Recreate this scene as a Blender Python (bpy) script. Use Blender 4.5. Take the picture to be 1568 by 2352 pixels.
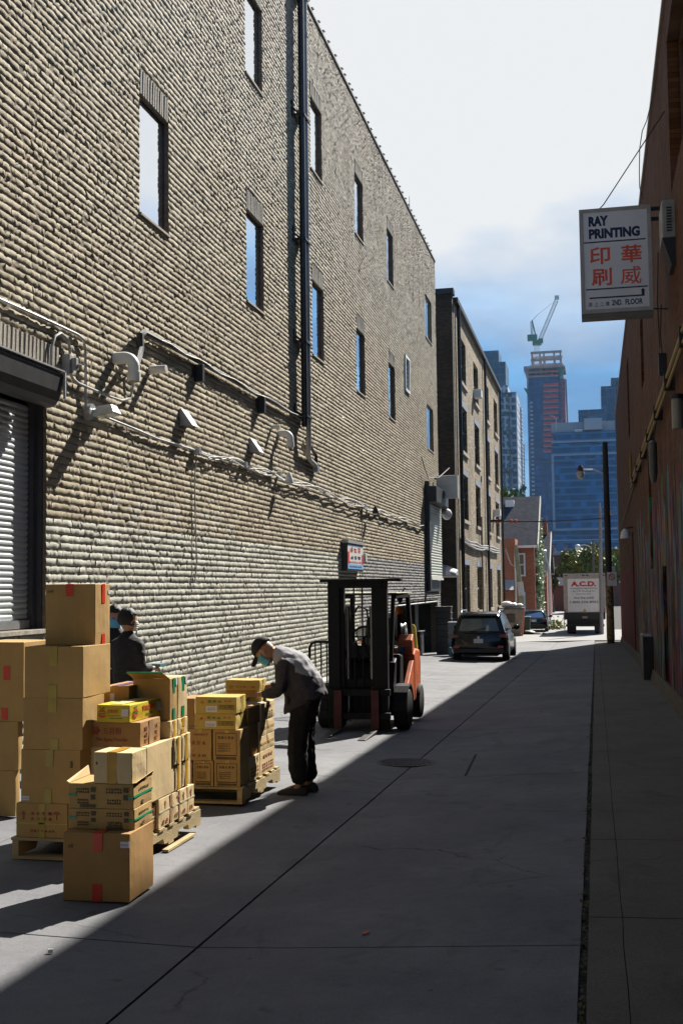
import bpy, bmesh, math, random
import numpy as np
from mathutils import Vector, Matrix, noise as mnoise
for _o in list(bpy.data.objects): bpy.data.objects.remove(_o)
scene = bpy.context.scene
C = scene.collection
R = math.radians
random.seed(7); rng = np.random.default_rng(7)

# ------------------------------------------------------------------ camera
FP = 2646.0                                   # focal length in units of 1568 px picture width
EYE = Vector((0.0, 0.0, 1.67))
yw = Vector((582, -169, -FP)).normalized()    # the alley direction as the camera sees it
zw = Vector((-0.012, 1.0, -(169 + 0.012 * 582) / FP)).normalized()
xw = yw.cross(zw).normalized()
CR = Matrix((xw, yw, zw))                     # camera -> world
cam = bpy.data.cameras.new('camera'); camo = bpy.data.objects.new('camera', cam); C.objects.link(camo)
camo.matrix_world = Matrix.Translation(EYE) @ CR.to_4x4()
cam.sensor_fit = 'VERTICAL'; cam.sensor_height = 36.0; cam.lens = 36.0 * FP / 2352.0
cam.clip_start = 0.1; cam.clip_end = 6000
scene.camera = camo
def ray(px, py):
    return CR @ Vector((px - 784.0, -(py - 1176.0), -FP))
def onX(px, py, X):
    d = ray(px, py); t = (X - EYE.x) / d.x; return EYE + d * t
def onY(px, py, Y):
    d = ray(px, py); t = (Y - EYE.y) / d.y; return EYE + d * t

# ------------------------------------------------------------------ world, sun
SUN_DIR = Vector((1.12, 3.1, 3.0)).normalized()        # towards the sun
sel = math.asin(SUN_DIR.z); saz = math.atan2(SUN_DIR.x, SUN_DIR.y)
w = bpy.data.worlds.new('World'); scene.world = w; w.use_nodes = True
nt = w.node_tree; nt.nodes.clear()
def N(t, **k):
    n = nt.nodes.new(t)
    for a, b in k.items(): setattr(n, a, b)
    return n
L = nt.links.new
wo = N('ShaderNodeOutputWorld')
sky = N('ShaderNodeTexSky', sky_type='NISHITA', sun_disc=False, sun_elevation=sel, sun_rotation=saz, altitude=100.0, air_density=1.0, dust_density=0.6, ozone_density=2.0)
bg = N('ShaderNodeBackground'); bg.inputs['Strength'].default_value = 0.05
bc = N('ShaderNodeBackground'); bc.inputs['Strength'].default_value = 1.0
mx = N('ShaderNodeMixShader')
tc = N('ShaderNodeTexCoord')
sep = N('ShaderNodeSeparateXYZ'); L(tc.outputs['Generated'], sep.inputs[0])
mp = N('ShaderNodeMapping'); L(tc.outputs['Generated'], mp.inputs[0]); mp.inputs['Scale'].default_value = (1.0, 1.0, 2.2)
nz = N('ShaderNodeTexNoise'); L(mp.outputs[0], nz.inputs['Vector']); nz.inputs['Scale'].default_value = 3.2; nz.inputs['Detail'].default_value = 6; nz.inputs['Roughness'].default_value = 0.5
def M(op, a, b, clamp=False):
    n = N('ShaderNodeMath', operation=op, use_clamp=clamp)
    for i, v in enumerate((a, b)):
        if isinstance(v, (int, float)): n.inputs[i].default_value = v
        else: L(v, n.inputs[i])
    return n.outputs[0]
# a bright cloud bank ahead above about 15 degrees, blue-grey broken cloud under it, deeper blue overhead and behind
el = M('ADD', sep.outputs['Z'], M('MULTIPLY', sep.outputs['X'], -0.06))
bank = M('ADD', M('MULTIPLY', M('SUBTRACT', el, 0.262), 9.0), M('MULTIPLY', M('SUBTRACT', nz.outputs['Fac'], 0.5), 2.2))
front = M('MULTIPLY', M('SUBTRACT', sep.outputs['Y'], 0.60), 6.0, True)
high = M('SUBTRACT', 1.0, M('MULTIPLY', M('SUBTRACT', sep.outputs['Z'], 0.50), 6.0, True))
bankc = M('MULTIPLY', M('MULTIPLY', M('ADD', bank, 0.5, True), front, True), high)
lowm = M('SUBTRACT', 1.0, M('MULTIPLY', M('SUBTRACT', sep.outputs['Z'], 0.3), 4.0, True))
fac = M('MAXIMUM', bankc, M('MULTIPLY', lowm, 0.88))
mp2 = N('ShaderNodeMapping'); L(tc.outputs['Generated'], mp2.inputs[0]); mp2.inputs['Scale'].default_value = (1.0, 1.0, 3.6)
nz2 = N('ShaderNodeTexNoise'); L(mp2.outputs[0], nz2.inputs['Vector']); nz2.inputs['Scale'].default_value = 5.5; nz2.inputs['Detail'].default_value = 7; nz2.inputs['Roughness'].default_value = 0.5
lc = N('ShaderNodeValToRGB'); L(nz2.outputs['Fac'], lc.inputs[0]); e_ = lc.color_ramp.elements
e_[0].position = 0.40; e_[0].color = (0.048, 0.135, 0.27, 1); e_[1].position = 0.60; e_[1].color = (0.085, 0.235, 0.43, 1)
e_.new(0.72).color = (0.29, 0.35, 0.40, 1)
hz = N('ShaderNodeMixRGB'); L(M('SUBTRACT', 1.0, M('MULTIPLY', sep.outputs['Z'], 9.0, True)), hz.inputs[0]); L(lc.outputs[0], hz.inputs[1]); hz.inputs[2].default_value = (0.19, 0.27, 0.345, 1)
ccol = N('ShaderNodeMixRGB'); L(hz.outputs[0], ccol.inputs[1]); ccol.inputs[2].default_value = (0.395, 0.399, 0.404, 1)
L(M('POWER', bankc, 1.3), ccol.inputs[0])
L(ccol.outputs[0], bc.inputs['Color']); L(sky.outputs[0], bg.inputs['Color'])
L(fac, mx.inputs[0]); L(bg.outputs[0], mx.inputs[1]); L(bc.outputs[0], mx.inputs[2]); L(mx.outputs[0], wo.inputs[0])

sun = bpy.data.lights.new('sun', 'SUN'); sun.energy = 5.0; sun.angle = R(0.5); sun.color = (1.0, 0.945, 0.85)
suno = bpy.data.objects.new('sun', sun); C.objects.link(suno)
suno.rotation_euler = SUN_DIR.to_track_quat('Z', 'Y').to_euler(); suno.location = (20, 60, 60)
vs = scene.view_settings
scene.display_settings.display_device = 'sRGB'
vs.view_transform = 'Standard'; vs.look = 'None'; vs.gamma = 1.0; vs.exposure = 1.1
scene.cycles.max_bounces = 8; scene.cycles.diffuse_bounces = 1; scene.cycles.glossy_bounces = 4
scene.cycles.caustics_reflective = True; scene.cycles.caustics_refractive = False
scene.cycles.blur_glossy = 1.0
scene.cycles.sample_clamp_indirect = 8.0
scene.cycles.use_denoising = True

# ------------------------------------------------------------------ materials
MATS = {}
def mat(name, col, rough=0.8, var=0.15, scale=6.0, bump=0.0, bscale=60.0, metal=0.0, spec=0.5, emit=None, col2=None, coat=0.0, stretch=None, objcoord=True):
    if name in MATS: return MATS[name]
    m = bpy.data.materials.new(name); m.use_nodes = True; MATS[name] = m
    t = m.node_tree; t.nodes.clear(); n = t.nodes.new; l = t.links.new
    out = n('ShaderNodeOutputMaterial'); p = n('ShaderNodeBsdfPrincipled'); l(p.outputs[0], out.inputs[0])
    p.inputs['Roughness'].default_value = rough; p.inputs['Metallic'].default_value = metal
    p.inputs['Specular IOR Level'].default_value = spec
    if coat: p.inputs['Coat Weight'].default_value = coat
    if emit: p.inputs['Emission Color'].default_value = (*emit[:3], 1); p.inputs['Emission Strength'].default_value = emit[3]
    tcn = n('ShaderNodeTexCoord'); g = tcn.outputs['Object']
    if stretch:
        mpn = n('ShaderNodeMapping'); l(g, mpn.inputs[0]); mpn.inputs['Scale'].default_value = stretch; g = mpn.outputs[0]
    nn = n('ShaderNodeTexNoise'); nn.inputs['Scale'].default_value = scale; nn.inputs['Detail'].default_value = 6; nn.inputs['Roughness'].default_value = 0.6; l(g, nn.inputs['Vector'])
    cr = n('ShaderNodeValToRGB'); l(nn.outputs['Fac'], cr.inputs[0])
    c2 = col2 if col2 else tuple(min(1, c * (1 + var)) for c in col)
    c1 = tuple(c * (1 - var) for c in col) if not col2 else col
    cr.color_ramp.elements[0].position = 0.36; cr.color_ramp.elements[0].color = (*c1, 1)
    cr.color_ramp.elements[1].position = 0.66; cr.color_ramp.elements[1].color = (*c2, 1)
    l(cr.outputs[0], p.inputs['Base Color'])
    if bump:
        bn = n('ShaderNodeTexNoise'); bn.inputs['Scale'].default_value = bscale; bn.inputs['Detail'].default_value = 5; l(g, bn.inputs['Vector'])
        b = n('ShaderNodeBump'); b.inputs['Strength'].default_value = 1.0; b.inputs['Distance'].default_value = bump
        l(bn.outputs['Fac'], b.inputs['Height']); l(b.outputs[0], p.inputs['Normal'])
    return m
class G_:                                     # a small node-graph writer for the bigger materials
    def __init__(s, name, rough=0.85):
        s.m = bpy.data.materials.new(name); s.m.use_nodes = True; MATS[name] = s.m
        s.t = s.m.node_tree; s.t.nodes.clear()
        s.out = s.n('ShaderNodeOutputMaterial'); s.p = s.n('ShaderNodeBsdfPrincipled'); s.l(s.p.outputs[0], s.out.inputs[0])
        s.p.inputs['Roughness'].default_value = rough
        s.tc = s.n('ShaderNodeTexCoord'); s.geo = s.n('ShaderNodeNewGeometry')
        s.pos = s.geo.outputs['Position']
        sp = s.n('ShaderNodeSeparateXYZ'); s.l(s.pos, sp.inputs[0]); s.x, s.y, s.z = sp.outputs
    def n(s, t, **k):
        q = s.t.nodes.new(t)
        for a, b in k.items(): setattr(q, a, b)
        return q
    def l(s, a, b): s.t.links.new(a, b)
    def inp(s, sock, v):
        if isinstance(v, (int, float)): sock.default_value = v
        elif isinstance(v, tuple): sock.default_value = (*v, 1) if len(v) == 3 and sock.type == 'RGBA' else v
        else: s.l(v, sock)
    def math(s, op, a, b=0.0, clamp=False):
        q = s.n('ShaderNodeMath', operation=op, use_clamp=clamp); s.inp(q.inputs[0], a); s.inp(q.inputs[1], b); return q.outputs[0]
    def noise(s, scale, detail=5, rough=0.55, sc=None, src=None, dist=0.0):
        v = src or s.pos
        if sc:
            mpn = s.n('ShaderNodeMapping'); s.l(v, mpn.inputs[0]); mpn.inputs['Scale'].default_value = sc; v = mpn.outputs[0]
        q = s.n('ShaderNodeTexNoise'); q.inputs['Scale'].default_value = scale; q.inputs['Detail'].default_value = detail; q.inputs['Roughness'].default_value = rough
        q.inputs['Distortion'].default_value = dist
        s.l(v, q.inputs['Vector']); return q.outputs['Fac']
    def ramp(s, f, stops):
        q = s.n('ShaderNodeValToRGB'); s.l(f, q.inputs[0]); e = q.color_ramp.elements
        while len(e) < len(stops): e.new(0.5)
        for i, (p_, c_) in enumerate(stops):
            e[i].position = p_; e[i].color = (*c_, 1) if not isinstance(c_, (int, float)) else (c_, c_, c_, 1)
        return q.outputs[0]
    def mix(s, f, a, b, mode='MIX'):
        q = s.n('ShaderNodeMixRGB', blend_type=mode); s.inp(q.inputs[0], f); s.inp(q.inputs[1], a); s.inp(q.inputs[2], b); return q.outputs[0]
    def attr(s, name):
        q = s.n('ShaderNodeAttribute'); q.attribute_name = name; return q.outputs['Fac']
    def bump(s, h, dist, strength=1.0):
        b = s.n('ShaderNodeBump'); b.inputs['Strength'].default_value = strength; b.inputs['Distance'].default_value = dist
        s.l(h, b.inputs['Height']); s.l(b.outputs[0], s.p.inputs['Normal'])
    def base(s, c): s.inp(s.p.inputs['Base Color'], c)

# ------------------------------------------------------------------ mesh helpers
def Vv(*a): return Vector(a)
class MB:
    def __init__(s): s.v = []; s.f = []; s.mi = []; s.cur = 0
    def add(s, vs, fs):
        o = len(s.v); s.v += [tuple(v) for v in vs]; s.f += [tuple(i + o for i in f) for f in fs]; s.mi += [s.cur] * len(fs); return s
    def box(s, x0, x1, y0, y1, z0, z1):
        v = [(x0,y0,z0),(x1,y0,z0),(x1,y1,z0),(x0,y1,z0),(x0,y0,z1),(x1,y0,z1),(x1,y1,z1),(x0,y1,z1)]
        return s.add(v, [(0,3,2,1),(4,5,6,7),(0,1,5,4),(1,2,6,5),(2,3,7,6),(3,0,4,7)])
    def hexa(s, v): return s.add(v, [(0,3,2,1),(4,5,6,7),(0,1,5,4),(1,2,6,5),(2,3,7,6),(3,0,4,7)])
    def bar(s, p0, p1, w, h=None, up=(0, 0, 1)):
        h = h or w; p0 = Vector(p0); p1 = Vector(p1); d = (p1 - p0).normalized(); u = Vector(up)
        if abs(d.dot(u)) > 0.98: u = Vector((0, 1, 0))
        a = d.cross(u).normalized() * w / 2; b = a.cross(d).normalized() * h / 2
        v = [p0-a-b, p0+a-b, p0+a+b, p0-a+b, p1-a-b, p1+a-b, p1+a+b, p1-a+b]
        return s.add(v, [(0,3,2,1),(4,5,6,7),(0,1,5,4),(1,2,6,5),(2,3,7,6),(3,0,4,7)])
    def tube(s, pts, r, n=8, cap=True):
        pts = [Vector(p) for p in pts]; rs = r if isinstance(r, (list, tuple)) else [r] * len(pts)
        o = len(s.v); prev = None; fs = []
        for i, p in enumerate(pts):
            d = (pts[min(i+1, len(pts)-1)] - pts[max(i-1, 0)])
            d = d.normalized() if d.length > 1e-9 else Vector((0, 0, 1))
            if prev is None:
                a = d.cross(Vector((0, 0, 1)) if abs(d.z) < 0.9 else Vector((1, 0, 0))).normalized()
            else:
                a = (prev - d * prev.dot(d)).normalized()
            prev = a; b = d.cross(a)
            for k in range(n):
                t = 2 * math.pi * k / n; s.v.append(tuple(p + (a * math.cos(t) + b * math.sin(t)) * rs[i]))
        for i in range(len(pts) - 1):
            for k in range(n):
                fs.append((o+i*n+k, o+i*n+(k+1)%n, o+(i+1)*n+(k+1)%n, o+(i+1)*n+k))
        if cap:
            fs.append(tuple(o + k for k in reversed(range(n)))); e = o + (len(pts) - 1) * n; fs.append(tuple(e + k for k in range(n)))
        s.f += fs; s.mi += [s.cur] * len(fs); return s
    def cyl(s, p0, p1, r0, r1=None, n=16): return s.tube([p0, p1], [r0, r0 if r1 is None else r1], n)
    def lathe(s, c, prof, n=16, axis='z'):
        o = len(s.v); c = Vector(c); fs = []
        for (r, h) in prof:
            for k in range(n):
                t = 2 * math.pi * k / n; a, b = r * math.cos(t), r * math.sin(t)
                q = {'z': (a, b, h), 'y': (a, h, b), 'x': (h, a, b)}[axis]; s.v.append(tuple(c + Vector(q)))
        m = len(prof)
        for i in range(m - 1):
            for k in range(n): fs.append((o+i*n+k, o+i*n+(k+1)%n, o+(i+1)*n+(k+1)%n, o+(i+1)*n+k))
        fs.append(tuple(o + k for k in reversed(range(n)))); fs.append(tuple(o + (m-1)*n + k for k in range(n)))
        s.f += fs; s.mi += [s.cur] * len(fs); return s
    def ell(s, c, rx, ry, rz, rot=None, nu=16, nv=10):
        c = Vector(c); vs = []; fs = []
        for j in range(nv + 1):
            ph = -math.pi/2 + math.pi * j / nv
            for i in range(nu):
                t = 2*math.pi*i/nu; q = Vector((rx*math.cos(ph)*math.cos(t), ry*math.cos(ph)*math.sin(t), rz*math.sin(ph)))
                if rot: q = rot @ q
                vs.append(c + q)
        for j in range(nv):
            for i in range(nu): fs.append((j*nu+i, j*nu+(i+1)%nu, (j+1)*nu+(i+1)%nu, (j+1)*nu+i))
        return s.add(vs, fs)
    def prism(s, poly, lo, hi, axis='y'):
        f3 = {'y': lambda a, b, h: (a, h, b), 'x': lambda a, b, h: (h, a, b), 'z': lambda a, b, h: (a, b, h)}[axis]
        n = len(poly); vs = [f3(a, b, lo) for a, b in poly] + [f3(a, b, hi) for a, b in poly]
        return s.add(vs, [tuple(range(n)), tuple(range(2*n-1, n-1, -1))] + [(i, i+n, (i+1) % n + n, (i+1) % n) for i in range(n)])
    def loft(s, secs, cap=True, closed=True):
        n = len(secs[0]); vs = [p for q in secs for p in q]; fs = []
        for i in range(len(secs) - 1):
            for k in range(n if closed else n - 1):
                fs.append((i*n+k, i*n+(k+1) % n, (i+1)*n+(k+1) % n, (i+1)*n+k))
        if cap: fs += [tuple(reversed(range(n))), tuple((len(secs)-1)*n + k for k in range(n))]
        return s.add(vs, fs)
    def quad(s, a, b, c, d): return s.add([a, b, c, d], [(0, 1, 2, 3)])
def rootloc(o):
    while o.parent: o = o.parent
    return o.location.copy()
def link(name, me, mats, parent=None, smooth=False, bevel=0, seg=2):
    o = bpy.data.objects.new(name, me); C.objects.link(o)
    for m in (mats if isinstance(mats, (list, tuple)) else [mats]): me.materials.append(m)
    if parent: o.parent = parent
    if smooth:
        for p in me.polygons: p.use_smooth = True
        try: me.set_sharp_from_angle(angle=R(40))
        except Exception: pass
    if bevel:
        b = o.modifiers.new('bevel', 'BEVEL'); b.width = bevel; b.segments = seg; b.limit_method = 'ANGLE'; b.angle_limit = R(35)
    return o
def build(mb, name, mats, parent=None, world=True, smooth=False, bevel=0, seg=2, origin=None):
    """world=True: the points are world points, shifted to the root thing's base"""
    off = Vector((0, 0, 0))
    if world and parent: off = rootloc(parent)
    if origin is not None: off = Vector(origin)
    me = bpy.data.meshes.new(name)
    me.from_pydata([(v[0]-off.x, v[1]-off.y, v[2]-off.z) for v in mb.v], [], mb.f)
    if any(mb.mi): me.polygons.foreach_set('material_index', mb.mi)
    bm = bmesh.new(); bm.from_mesh(me); bmesh.ops.recalc_face_normals(bm, faces=bm.faces); bm.to_mesh(me); bm.free()
    o = link(name, me, mats, parent, smooth, bevel, seg)
    if origin is not None: o.location = off
    return o
def tag(o, label=None, cat=None, group=None, kind=None):
    if label: o['label'] = label
    if cat: o['category'] = cat
    if group: o['group'] = group
    if kind: o['kind'] = kind
    return o
def thing(name, label, cat, loc=(0, 0, 0), rz=0.0, group=None):
    o = bpy.data.objects.new(name, None); o.empty_display_size = 0.2; C.objects.link(o)
    o.location = loc; o.rotation_euler = (0, 0, rz); return tag(o, label, cat, group)
def copy_tree(o, parent=None, label=None, loc=None, rz=None):
    c = o.copy(); C.objects.link(c); c.parent = parent
    if label: c['label'] = label
    if loc is not None: c.location = loc
    if rz is not None: c.rotation_euler = (0, 0, rz)
    for ch in [k for k in o.children]: copy_tree(ch, c)
    return c
def text(s, origin, right, up, h, mt, parent, width=None, name='lettering', bold=0.0, depth=0.002, world=True, align='L', shear=0.0):
    cu = bpy.data.curves.new(name, 'FONT'); cu.body = s; cu.size = 1.0; cu.offset = bold; cu.extrude = 0.5; cu.resolution_u = 3; cu.shear = shear
    to = bpy.data.objects.new(name, cu); C.objects.link(to)
    bpy.context.view_layer.update()
    me = bpy.data.meshes.new_from_object(to.evaluated_get(bpy.context.evaluated_depsgraph_get()))
    bpy.data.objects.remove(to); bpy.data.curves.remove(cu)
    n = len(me.vertices)
    if n == 0: return None
    co = np.empty(n * 3); me.vertices.foreach_get('co', co); co = co.reshape(-1, 3)
    x0, x1, y0, y1 = co[:,0].min(), co[:,0].max(), co[:,1].min(), co[:,1].max()
    sy = h / (y1 - y0); sx = (width / (x1 - x0)) if width else sy
    X = (co[:,0] - x0) * sx; Y = (co[:,1] - y0) * sy; Z = (co[:,2]) * depth
    if align == 'C': X -= (x1 - x0) * sx / 2
    r = Vector(right).normalized(); u = Vector(up).normalized(); nn = r.cross(u)
    O = Vector(origin) - (rootloc(parent) if (world and parent) else Vector((0, 0, 0)))
    P = np.outer(X, r) + np.outer(Y, u) + np.outer(Z, nn) + np.array(O)
    me.vertices.foreach_set('co', P.astype(np.float32).ravel()); me.update()
    me.materials.clear(); o = link(name, me, mt, parent); return o

# ------------------------------------------------------------------ lie of the land
def prof(x):
    return float(np.interp(x, [-9, -5.9, -4.0, -1.93, 0.0, 1.4, 3.0], [0.12, 0.12, 0.04, 0.0, 0.12, 0.15, 0.15]))
def G(x, y):
    return prof(x) * (1.0 if y < 62 else max(0.0, 1 - (y - 62) / 10)) - 0.0208 * min(max(y, -30), 62)
def onG(px, py, dz=0.0):
    z = 0.0
    for _ in range(30):
        d = ray(px, py); t = (z - EYE.z) / d.z; p = EYE + d * t; z = G(p.x, p.y) + dz
    return Vector((p.x, p.y, z))
# ================================================================== materials of the setting
def concrete(name, c_lo, c_hi, warm):
    g = G_(name, 0.88)
    a = g.noise(0.9, 6, 0.6); b = g.noise(9.0, 6, 0.65); c = g.noise(120.0, 3, 0.6); s = g.noise(0.35, 3, 0.5, sc=(1, 0.25, 1))
    base = g.ramp(a, [(0.36, c_lo), (0.62, c_hi)])
    base = g.mix(g.math('MULTIPLY', g.math('SUBTRACT', b, 0.45, True), 1.3, True), base, tuple(x * 0.6 for x in c_lo))
    base = g.mix(g.ramp(c, [(0.42, 0.0), (0.75, 0.30)]), base, (0.34, 0.33, 0.31))
    base = g.mix(g.ramp(s, [(0.56, 0.0), (0.72, 0.45)]), base, warm)
    spot = g.noise(5.5, 2, 0.4, src=g.pos, dist=0.0)
    base = g.mix(g.ramp(spot, [(0.70, 0.0), (0.76, 0.6)]), base, (0.07, 0.068, 0.065))
    vor = g.n('ShaderNodeTexVoronoi'); vor.inputs['Scale'].default_value = 3.0; g.l(g.pos, vor.inputs['Vector'])
    base = g.mix(g.ramp(vor.outputs['Distance'], [(0.025, 0.8), (0.045, 0.0)]), base, (0.05, 0.048, 0.046))
    crk = g.n('ShaderNodeTexVoronoi', feature='DISTANCE_TO_EDGE'); crk.inputs['Scale'].default_value = 0.42; wv = g.n('ShaderNodeMixRGB', blend_type='ADD'); wv.inputs[0].default_value = 0.35
    wn = g.n('ShaderNodeTexNoise'); wn.inputs['Scale'].default_value = 2.5; wn.inputs['Detail'].default_value = 6; g.l(g.pos, wn.inputs['Vector']); g.l(g.pos, wv.inputs[1]); g.l(wn.outputs['Color'], wv.inputs[2]); g.l(wv.outputs[0], crk.inputs['Vector'])
    cm = g.math('MULTIPLY', g.ramp(crk.outputs['Distance'], [(0.0, 0.75), (0.0045, 0.0)]), g.ramp(g.noise(0.5, 3), [(0.52, 0.0), (0.56, 1.0)])); base = g.mix(cm, base, (0.03, 0.03, 0.03))
    drip = g.noise(2.3, 5, .65, sc=(1, .5, 1), dist=.6); base = g.mix(g.ramp(drip, [(0.58, 0.0), (0.66, 0.4)]), base, tuple(x * .5 for x in c_lo)); base = g.mix(g.ramp(drip, [(0.30, 0.35), (0.40, 0.0)]), base, tuple(x * 1.35 for x in c_hi))
    g.base(base); g.bump(g.math('ADD', g.math('MULTIPLY', c, 0.3), g.math('MULTIPLY', b, 1.2)), 0.004)
    return g.m
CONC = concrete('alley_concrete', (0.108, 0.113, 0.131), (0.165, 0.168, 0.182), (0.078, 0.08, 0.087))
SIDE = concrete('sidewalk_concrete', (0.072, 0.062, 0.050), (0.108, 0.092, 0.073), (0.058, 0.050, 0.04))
DIRT = mat('gap_dirt', (0.03, 0.028, 0.024), 0.95, 0.4, 30, 0.004, 50)
ASPH = mat('far_asphalt', (0.24, 0.24, 0.235), 0.9, 0.15, 0.8, 0.003, 80)
def ground_sheet(name, x0, x1, y0, y1, mt, dz=0.0, nx=None, ny=None, jitter=0.004, thick=0.06, kind=True):
    """a slab that follows the lie of the land, with slightly irregular edges"""
    nx = nx or max(2, int((x1 - x0) / 0.5)); ny = ny or max(2, int((y1 - y0) / 0.6))
    return nx, ny
def slab(mb, x0, x1, y0, y1, dz=0.0, jit=0.006, thick=0.08, sx=0.45, sy=0.5):
    nx = max(1, int((x1 - x0) / sx)); ny = max(1, int((y1 - y0) / sy)); o = len(mb.v)
    for j in range(ny + 1):
        for i in range(nx + 1):
            x = x0 + (x1 - x0) * i / nx; y = y0 + (y1 - y0) * j / ny
            z = G(x, y) + dz + 0.0035 * mnoise.noise(Vector((x * 0.8, y * 0.8, 3)))
            if i in (0, nx): x += jit * mnoise.noise(Vector((y * 3.1, x * 7, 1)))
            if j in (0, ny): y += jit * mnoise.noise(Vector((x * 3.1, y * 7, 5)))
            if (i in (0, nx)) or (j in (0, ny)): z -= 0.004
            mb.v.append((x, y, z))
    W_ = nx + 1
    for j in range(ny):
        for i in range(nx): mb.f.append((o+j*W_+i, o+j*W_+i+1, o+(j+1)*W_+i+1, o+(j+1)*W_+i)); mb.mi.append(mb.cur)
    edge = [i for i in range(nx + 1)] + [nx + j * W_ for j in range(1, ny + 1)] + [ny * W_ + i for i in range(nx - 1, -1, -1)] + [j * W_ for j in range(ny - 1, 0, -1)]
    b = len(mb.v)
    for e in edge: x, y, z = mb.v[o + e]; mb.v.append((x, y, z - thick))
    m = len(edge)
    for k in range(m): mb.f.append((o + edge[k], b + k, b + (k + 1) % m, o + edge[(k + 1) % m])); mb.mi.append(mb.cur)
# alley: two lanes of slabs either side of the centre joint
cross = [-24, -18, -12, -6.4, -0.45, 5.62, 11.55, 16.3, 21.4, 27.0, 33.0, 39.0, 45.0, 51.0, 56.8, 62.0]
mb = MB(); g = 0.015
for a, b in zip(cross[:-1], cross[1:]):
    slab(mb, -1.995 + g / 2, -0.112, a + g / 2, b - g / 2)
    if a == 11.55:                                   # extra joints around the manhole
        slab(mb, -4.2, -1.995 - g / 2, a + g / 2, 13.6 - g / 4); slab(mb, -4.2, -1.995 - g / 2, 13.6 + g / 4, b - g / 2)
    else: slab(mb, -4.2, -1.995 - g / 2, a + g / 2, b - g / 2)
    slab(mb, -9.4 if b > 34 else -6.1, -4.2 - g / 2, a + g / 2, b - g / 2)
road = build(mb, 'road', CONC, smooth=True); tag(road, 'grey concrete alley paving with joints', kind='structure')
mb = MB(); slab(mb, -60, 60, 62.006, 80, 0.0, 0, sx=4, sy=2); slab(mb, -9.5, 1.2, 80.006, 150, 0.0, 0, sx=4, sy=6)
road2 = build(mb, 'cross_street', ASPH, smooth=True); tag(road2, 'sunlit pale street beyond the end of the alley', kind='structure')
# the ground sheet under everything
mb = MB()
xs = [-1500, -60, -9.4, -5.9, -4, -1.93, 0, 1.4, 60, 1500]; ys = [-60, -24, 0, 30, 62, 72, 150, 600, 2500]
for y in ys:
    for x in xs: mb.v.append((x, y, G(x, y) - 0.05))
W_ = len(xs)
for j in range(len(ys) - 1):
    for i in range(W_ - 1): mb.f.append((j*W_+i, j*W_+i+1, (j+1)*W_+i+1, (j+1)*W_+i)); mb.mi.append(0)
tag(build(mb, 'ground', DIRT), 'dark ground under the paving', kind='structure')
# sidewalk on the right, joint after joint
mb = MB(); sj = [-24, -14, -6, 1.3, 6.08, 8.1, 9.6, 11.2, 13.1, 15.2, 18.5, 22.4, 26.6, 31, 36, 41, 46, 52, 57.5]
for a, b in zip(sj[:-1], sj[1:]):
    gg = 0.016 if a == 6.08 or b == 6.08 else 0.005
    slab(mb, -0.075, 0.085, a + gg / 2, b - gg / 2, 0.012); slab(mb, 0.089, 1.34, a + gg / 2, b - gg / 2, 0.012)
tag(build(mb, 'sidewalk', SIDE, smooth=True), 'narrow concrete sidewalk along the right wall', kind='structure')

# ================================================================== left building: split-face brick wall
XL = -5.9
Y0, Y1, ZT = 3.5, 44.85, 14.58
wy = [14.40, 19.33, 24.22, 29.05, 33.85]
WIN = []                                            # (y0, y1, z0, z1)
for k, y in enumerate(wy):
    if k > 0 or True: WIN.append((y, y + 1.08, 10.98, 12.62))
    WIN.append((y, y + 1.08, 6.80, 8.46))
WIN += [(41.9, 43.6, 6.80, 8.46), (41.9, 43.6, 10.98, 12.62)]
VENTW = (36.85, 37.75, 8.1, 9.3)
DOOR = (7.6, 11.72, 1.27, 4.02)
GAR = (34.9, 44.2, -3.0, 1.22)
SHUT = (41.0, 44.6, 1.95, 5.2)
OPEN = WIN + [VENTW, DOOR, GAR]
# build backing shell as rectangles around the openings
def rect_cells(y0, y1, z0, z1, holes):
    ys = sorted({y0, y1} | {v for h in holes for v in h[:2] if y0 < v < y1}); zs = sorted({z0, z1} | {v for h in holes for v in h[2:] if z0 < v < z1})
    out = []
    for a, b in zip(ys[:-1], ys[1:]):
        run = None
        for c, d in zip(zs[:-1], zs[1:]):
            m, n_ = (a + b) / 2, (c + d) / 2
            if any(h[0] < m < h[1] and h[2] < n_ < h[3] for h in holes):
                if run: out.append((a, b, *run)); run = None
            else: run = (run[0], d) if run else (c, d)
        if run: out.append((a, b, *run))
    return out
MORT = mat('mortar', (0.19, 0.155, 0.11), 0.95, 0.25, 20, 0.002, 120)
B1 = thing('brick_building', 'tan rough brick building with tall narrow windows along the left of the alley', 'building', (XL, 24, -0.4))
mb = MB()
for (a, b, c, d) in rect_cells(-26, Y1 - 0.02, -1.6, ZT - 0.05, OPEN): mb.box(XL - 0.30, XL - 0.006, a, b, c, d)
mb.box(-30, XL - 0.32, Y1 - 0.32, Y1 - 0.02, -3, ZT - 0.05); mb.box(-30, XL - 0.3, -26, -25.7, -3, ZT - 0.05)
mb.box(-30, -29.7, -25.7, Y1 - 0.32, -3, ZT - 0.05); mb.box(-29.7, XL - 0.32, -25.7, Y1 - 0.32, ZT - 0.5, ZT - 0.2)
build(mb, 'wall_core', MORT, B1)
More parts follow.
